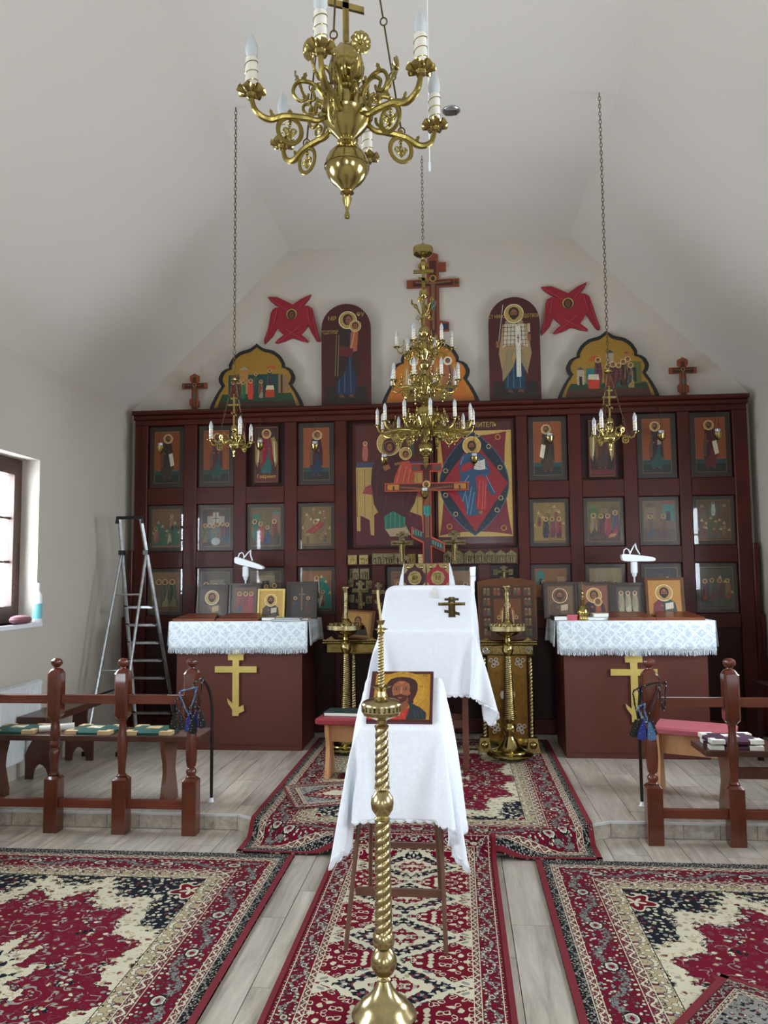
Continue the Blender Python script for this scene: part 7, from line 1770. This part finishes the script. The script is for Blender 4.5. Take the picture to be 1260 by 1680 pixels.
def padded(label, x, y, rz, L, Wd, H, padmat, z0=SH, legs='pine'):
    root = empty('padded_stool', (x, y, z0), rz, label, 'stool', 'red-topped pine stools')
    m = MB(); loft_pts = [(H - .045, 0), (H - .038, -.012), (H - .012, -.014), (H, -.002)]
    vs = []; fs = []
    for (z_, o) in loft_pts:
        a, b_ = L / 2 - o, Wd / 2 - o; c = .015
        vs += [(a, -b_ + c, z_), (a, b_ - c, z_), (a - c, b_, z_), (-a + c, b_, z_), (-a, b_ - c, z_), (-a, -b_ + c, z_), (-a + c, -b_, z_), (a - c, -b_, z_)]
    for r_ in range(3):
        for i in range(8): j = (i + 1) % 8; fs.append((r_ * 8 + i, r_ * 8 + j, r_ * 8 + 8 + j, r_ * 8 + 8 + i))
    fs += [tuple(reversed(range(8))), tuple(range(24, 32))]
    m.add(vs, fs); m.build('padded_seat', padmat, root)
    for q in (-1, 1):
        m = MB(); m.prism(leg_profile(Wd * .62, H - .045, 'wavy'), -.014, .014, Matrix.Translation((q * (L / 2 - .05), 0, 0)) @ Matrix.Rotation(PI / 2, 4, 'Z')); m.build('leg', M['pine'], root)
    m = MB(); m.box(-L / 2 + .064, L / 2 - .064, -.012, .012, H * .56, H - .05); m.build('stretcher', M['pine'], root)
    return root
padded('faded pink-red padded pine stool behind the right altar rail', 1.47, 5.39, R(-24), .50, .30, .435, M['pink_leather'])
st = padded('red padded pine stool left of the draped lecterns, green book on it', -.79, 5.69, R(-4), .38, .34, .425, M['red_leather'], z0=SH + .0115)
book('prayer_book', 'dark green book with pale page edges on the red padded stool', -.80, 5.70, SH + .0115 + .4255, .30, .20, .026, R(-6), M['greenbook'])
# patchwork prayer cushions
def cushion(label, x, y, z, rz, base, patch, centre, group, w=.29, d=.24, h=.028):
    root = empty('prayer_cushion', (x, y, z), rz, label, 'cushion', group)
    n = 8; vs = []; fs = []
    def hz(u, v): return h * (.55 + .45 * (1 - max(abs(u), abs(v)) ** 6)) * (1 - .12 * (abs(math.sin(3 * u)) * .5))
    m = MB()
    for j in range(n + 1):
        for i in range(n + 1): u, v = -1 + 2 * i / n, -1 + 2 * j / n; vs.append((u * w / 2, v * d / 2, hz(u, v)))
    for j in range(n):
        for i in range(n): a = j * (n + 1) + i; fs.append((a, a + 1, a + n + 2, a + n + 1))
    rim = [i for i in range(n + 1)] + [j * (n + 1) + n for j in range(1, n + 1)] + [n * (n + 1) + i for i in range(n - 1, -1, -1)] + [j * (n + 1) for j in range(n - 1, 0, -1)]
    b0 = len(vs)
    for r_ in rim: vs.append((vs[r_][0], vs[r_][1], 0))
    k = len(rim)
    for i in range(k): fs.append((rim[i], b0 + i, b0 + (i + 1) % k, rim[(i + 1) % k]))
    m.add(vs, fs); m.build('cushion_body', base, root)
    for sx in (-1, 1):
        for sy in (-1, 1):
            m = MB(); a, b_ = sorted((sx * w * .5 + sx * .0015, sx * w * .24)); c, e = sorted((sy * d * .5 + sy * .0015, sy * d * .22)); m.box(a, b_, c, e, .001, h * .86 if True else 0); m.build('corner_patch', patch, root)
    m = MB(); m.box(-w * .15, w * .15, -d * .15, d * .15, h * .9, h * 1.03); q_ = m.build('centre_patch', centre, root)
    for (sx, sy) in ((-1, -1), (1, 1)):
        m = MB(); m.box(min(0, sx * w * .15), max(0, sx * w * .15), min(0, sy * d * .15), max(0, sy * d * .15), h * 1.03, h * 1.07); m.build('patch_square', patch, q_)
g1 = 'green and gold patchwork cushions on the left bench'; zc = SH + .4405
cushion('green and gold patchwork cushion, leftmost of three on the left bench', -2.83, 4.99, zc, R(3), M['green'], M['goldcloth'], M['whitecloth'], g1)
cushion('green and gold patchwork cushion, middle one, touching the white paper roll', -2.32, 4.99, zc, R(-2), M['green'], M['goldcloth'], M['whitecloth'], g1)
cushion('green and gold patchwork cushion, rightmost of three on the left bench', -1.935, 4.99, zc, R(2), M['green'], M['goldcloth'], M['goldcloth'], g1)
g2 = 'plum and white cushions on the right bench'; zr = SH + .3955
cushion('plum and white cushion, lower of the two stacked on the right bench', 1.575, 4.95, zr, R(-3), M['purple'], M['whitecloth'], M['whitecloth'], g2)
cushion('plum and white cushion, upper of the two stacked on the right bench', 1.572, 4.955, zr + .033, R(2), M['purple'], M['whitecloth'], M['whitecloth'], g2)
pr = empty('paper_roll', (-2.575, 4.98, zc + .024), R(28), 'white rolled sheet of paper between two green cushions on the left bench', 'paper roll')
m = MB(); pts = []
for i in range(40): a = 2 * PI * 2.2 * i / 39; r_ = .012 + .012 * i / 39; pts.append((r_ * math.cos(a), r_ * math.sin(a)))
vs = [(x, p[0], p[1]) for x in (-.105, .105) for p in pts]; n = len(pts)
m.add(vs, [(i, i + 1, n + i + 1, n + i) for i in range(n - 1)]); o = m.build('rolled_sheet', M['paper'], pr); so = o.modifiers.new('t', 'SOLIDIFY'); so.thickness = .0012; so.offset = -1
# ------------------------------------------------------------ leather prayer beads and the curved rods
def rosary(label, x, y, ztop, zbot, w, col, accent, group, dx=0, pend=2, seed=0, loopback=.06):
    root = empty('prayer_rosary', (x, y, ztop), 0, label, 'prayer beads', group); g_ = random.Random(seed)
    mt = M[col]; H = ztop - zbot; P_ = smooth([(w * .42, 0), (w * .30, -H * .34), (dx + .006, -H * .93), (dx, -H), (dx - .006, -H * .93), (-w * .42, -H * .40), (-w * .46, -H * .18), (-w * .2, -H * .12), (w * .38, -.004)], 7)
    m = MB(); m.tube([(p.x, .004 * math.sin(i), p.z) for i, p in enumerate(P_)], [.0040 + .0016 * (i % 2) for i in range(len(P_))], 7); m.build('leather_loop', mt, root)
    m = MB()
    for i in range(4, len(P_) - 4, 9): m.ball((P_[i].x, -.007, P_[i].z), .0035, 8, 6)
    m.build('bead_studs', M['alu'], root, kind='stuff')
    for k in range(pend):
        ax = dx + (k - (pend - 1) / 2) * .030; a = (k - (pend - 1) / 2) * .30
        M_ = Matrix.Translation((ax, -.006 * k, -H)) @ Matrix.Rotation(-a, 4, 'Y')
        m = MB(); m.prism([(-.006, .0), (.006, 0), (.026, -.085), (.018, -.098), (-.018, -.098), (-.026, -.085)], -.004, .004, M_); pd = m.build('leaf_pendant', M[accent if k % 2 == 0 else col], root)
        m = MB()
        for i in range(5): m.ball(tuple(M_ @ Vector((g_.uniform(-.014, .014), -.005, -.02 - .015 * i))), .0024, 6, 4)
        m.build('pendant_studs', M['alu'], pd, kind='stuff')
    return root
M['navyl'] = simple('black_leather', '12141a', .35, 0, .2); M['bluel'] = simple('royal_blue_leather', '1c2c78', .35, 0, .2); M['lblue'] = simple('light_blue_leather', '4a6c94', .4, 0, .2); M['greenl'] = simple('dark_sparkly_leather', '161c14', .3, .2, .2)
gl = 'leather prayer beads hanging on the left rail'; gr = 'leather prayer beads hanging on the right rail'
rosary('light blue leather prayer beads in front of the left rail post', -1.590, 4.632, .862, .700, .115, 'lblue', 'bluel', gl, 0, 1, 1)
rosary('black leather prayer beads at the left side of the left rail post', -1.648, 4.640, .80, .71, .05, 'navyl', 'greenl', gl, -.01, 2, 2)
rosary('dark blue leather prayer beads hanging from the left curved rod', -1.535, 4.640, .915, .72, .06, 'navyl', 'bluel', gl, .0, 2, 3)
rosary('black sparkling leather prayer beads at the right of the left post', -1.560, 4.620, .76, .69, .04, 'greenl', 'greenl', gl, .0, 1, 4)
rosary('black leather prayer beads slung round the right rail post', 1.048, 4.632, .90, .70, .13, 'navyl', 'bluel', gr, -.02, 2, 5)
rosary('black studded leather prayer beads left of the right rail post', .985, 4.64, .875, .69, .055, 'navyl', 'greenl', gr, .0, 2, 6)
rosary('royal blue leather prayer beads hanging lowest on the right rail post', 1.00, 4.62, .78, .68, .04, 'lblue', 'bluel', gr, .02, 2, 7)
rosary('black leather prayer beads with a grey strap right of the right rail post', 1.122, 4.64, .90, .74, .045, 'navyl', 'lblue', gr, .0, 0, 8)
def rod(label, pts, foot):
    root = empty('curved_rod', (0, 0, 0), 0, label, 'rod', 'dark curved metal rods behind the rail posts')
    P_ = smooth(pts, 8); m = MB(); m.tube([(p.x, p.y, p.z) for p in P_], .010, 10); m.build('bent_rod', M['blackm'], root)
    m = MB(); m.lathe([(.014, 0), (.022, .004), (.016, .012), (.012, .03)], 16, Matrix.Translation(foot)); m.build('metal_foot', M['steel'], root)
rod('dark curved metal rod standing behind the end post of the left rail', [(-1.575, 5.03, SH + .01), (-1.575, 5.03, .50), (-1.578, 5.03, .70), (-1.60, 5.00, .82), (-1.650, 4.90, .90), (-1.66, 4.78, .91), (-1.65, 4.755, .905)], (-1.575, 5.03, SH))
rod('dark curved metal rod standing behind the end post of the right rail', [(1.085, 5.10, SH + .01), (1.085, 5.10, .55), (1.088, 5.09, .72), (1.10, 5.05, .84), (1.13, 4.92, .90), (1.135, 4.80, .90), (1.12, 4.755, .90)], (1.085, 5.10, SH))
# ------------------------------------------------------------ stepladder
ld = empty('stepladder', (0, 0, 0), 0, 'aluminium stepladder with a black top bar, by the left wall', 'ladder')
TL, TR = Vector((-2.905, 6.62, 2.02)), Vector((-2.715, 6.62, 2.02))
BL, BR = Vector((-2.875, 6.99, SH)), Vector((-2.50, 6.99, SH))
def rail_t(a, b_, t): return a + (b_ - a) * t
for a, b_ in ((TL, BL), (TR, BR)):
    m = MB(); m.tube([a, b_ + Vector((0, 0, .02))], .017, 4, flat=.6); m.build('step_rail', M['alu'], ld)
    m = MB(); m.box(-.022, .022, -.02, .02, 0, .04, Matrix.Translation(b_)); m.build('foot_cap', M['black'], ld)
for k in range(8):
    t = .40 + k * .1225 * .585 * 1.12; a, b_ = rail_t(TL, BL, t), rail_t(TR, BR, t)
    if t > .97: break
    m = MB(); m.box(a.x + .008, b_.x - .008, a.y - .055, a.y + .02, a.z - .008, a.z + .012); s_ = m.build('step', M['alu'], ld)
    m = MB(); m.box(a.x + .006, a.x + .03, a.y - .058, a.y - .050, a.z + .006, a.z + .018); m.box(b_.x - .03, b_.x - .006, b_.y - .058, b_.y - .05, b_.z + .006, b_.z + .018); m.build('step_clip', M['black'], s_, kind='stuff')
m = MB(); m.tube([TL + Vector((-.02, 0, -.05)), TL + Vector((-.02, 0, 0)), TR + Vector((.02, 0, 0)), TR + Vector((.02, 0, -.05))], .016, 6); m.build('top_bar', M['black'], ld)
HL, HR = rail_t(TL, BL, .155), rail_t(TR, BR, .155); FL, FR = Vector((-3.00, 6.26, SH)), Vector((-2.72, 6.26, SH))
for a, b_ in ((HL, FL), (HR, FR)):
    m = MB(); m.tube([a, b_ + Vector((0, 0, .02))], .013, 6); m.build('support_leg', M['alu'], ld)
    m = MB(); m.box(-.018, .018, -.018, .018, 0, .035, Matrix.Translation(b_)); m.build('foot_cap', M['black'], ld)
    m = MB(); m.box(-.022, .022, -.025, .025, -.02, .02, Matrix.Translation(a)); m.build('hinge', M['black'], ld)
for t in (.22, .60):
    m = MB(); m.tube([rail_t(HL, FL, t), rail_t(HR, FR, t)], .010 if t < .3 else .006, 6); m.build('cross_brace', M['alu'], ld)
pl = rail_t(HL, FL, .72); q_ = rail_t(TL, BL, .70)
m = MB(); m.tube([pl, pl.lerp(q_, .35) + Vector((.07, 0, -.012)), pl.lerp(q_, .7) + Vector((.09, 0, .01)), q_], .009, 8); m.build('safety_strap', M['black'], ld)
# ------------------------------------------------------------ radiator, socket and sill things
rd = empty('radiator', (XL, 4.6, .20), PI / 2, 'white panel radiator with a grille top under the left window', 'radiator')
L_ = .90
m = MB(); m.box(0, L_, -.075, -.012, .02, .54); m.build('panel', M['rad'], rd)
for k in range(28):
    m = MB(); m.box(k * L_ / 28 + .006, (k + 1) * L_ / 28 - .006, -.082, -.075, .03, .50, ch=.003); m.build('rib', M['rad'], rd)
m = MB(); m.box(0, L_, -.084, -.010, .54, .546)
for k in range(40): m.box(k * L_ / 40 + .004, k * L_ / 40 + .010, -.080, -.012, .546, .560)
m.build('top_grille', M['rad'], rd, kind='stuff')
m = MB()
for k in range(26): m.tube([(k * L_ / 26 + .01, -.0845, .505), (k * L_ / 26 + .035, -.0845, .535)], .003, 5)
m.build('side_louvres', M['rad'], rd, kind='stuff')
for x in (.1, L_ - .1): m = MB(); m.box(x, x + .03, -.06, -.0, .1, .4); m.build('bracket', M['rad'], rd)
rd.scale = (1, .6, 1); rdx = rd; rdx.rotation_euler = (0, 0, -PI / 2); rdx.location = (XL + .012, 5.74, .20)
for c in ALLKIDS(rd): c.rotation_euler = (0, 0, PI); c.location = (L_, -.0, 0)
sk = empty('wall_socket', (XL + .001, 6.42, .44), PI / 2, 'small pale power socket low on the left wall behind the dark bench', 'socket')
m = MB(); m.box(-.04, .04, -.012, .0, -.04, .04, ch=.003); m.build('face_plate', M['white'], sk)
m = MB(); m.box(-.008, .008, -.0135, -.012, -.008, .008); m.build('socket_hole', M['black'], sk)
lf = empty('cushion_roll', (-3.135, 5.50, 1.181), 0, 'dusky pink soft round bundle on the left window sill', 'bundle')
m = MB(); m.lathe([(.001, 0), (.05, .002), (.075, .02), (.080, .038), (.068, .06), (.04, .072), (.001, .074)], 24); o = m.build('soft_body', M['loaf'], lf); lf.scale = (.70, 1.5, .85)
bt = empty('spray_bottle', (-3.10, 5.665, 1.181), 0, 'white and turquoise plastic bottle on the left window sill', 'bottle')
M['turq'] = simple('turquoise_label', '6cb8c0', .4)
m = MB(); m.lathe([(.030, 0), (.033, .01), (.033, .17), (.030, .20), (.018, .225), (.012, .235), (.012, .25)], 24); bb = m.build('bottle_body', M['white'], bt)
m = MB(); m.lathe([(.0335, .03), (.0335, .14)], 24, cap=False); m.build('label_band', M['turq'], bt)
m = MB(); m.lathe([(.014, .25), (.015, .28), (.008, .29)], 16); m.build('cap', M['white'], bt)
# dark side table by the right wall with papers and a white cloth
tb = empty('side_table', (2.42, 6.15, SH), 0, 'low dark side table by the right wall with papers on it', 'table')
m = MB(); m.box(-.2, .2, -.25, .25, .56, .59); m.build('table_top', M['maho_dark'], tb)
for sx in (-.18, .18):
    for sy in (-.23, .23): m = MB(); m.box(sx - .018, sx + .018, sy - .018, sy + .018, 0, .56); m.build('leg', M['maho_dark'], tb)
for k, (x, y, lab) in enumerate(((2.30, 5.98, 'white paper sheet at the front edge of the dark side table'), (2.37, 6.08, 'second white paper sheet on the dark side table'))):
    p_ = empty('paper_sheet', (x, y, SH + .5905 + k * .002), .3 * k, lab, 'paper'); m = MB(); m.box(-.07, .07, -.05, .05, 0, .0015); m.build('sheet', M['paper'], p_)
wc = empty('folded_cloth', (2.50, 6.10, SH + .5905), 0, 'white folded cloth heaped on the dark side table at the right edge', 'cloth')
m = MB(); 
for k in range(5): m.box(-.085 + .004 * k, .085 - .006 * k, -.12 + .005 * k, .12, k * .045, k * .045 + .042)
m.build('folded_layers', M['cloth'], wc, bevel=.012)
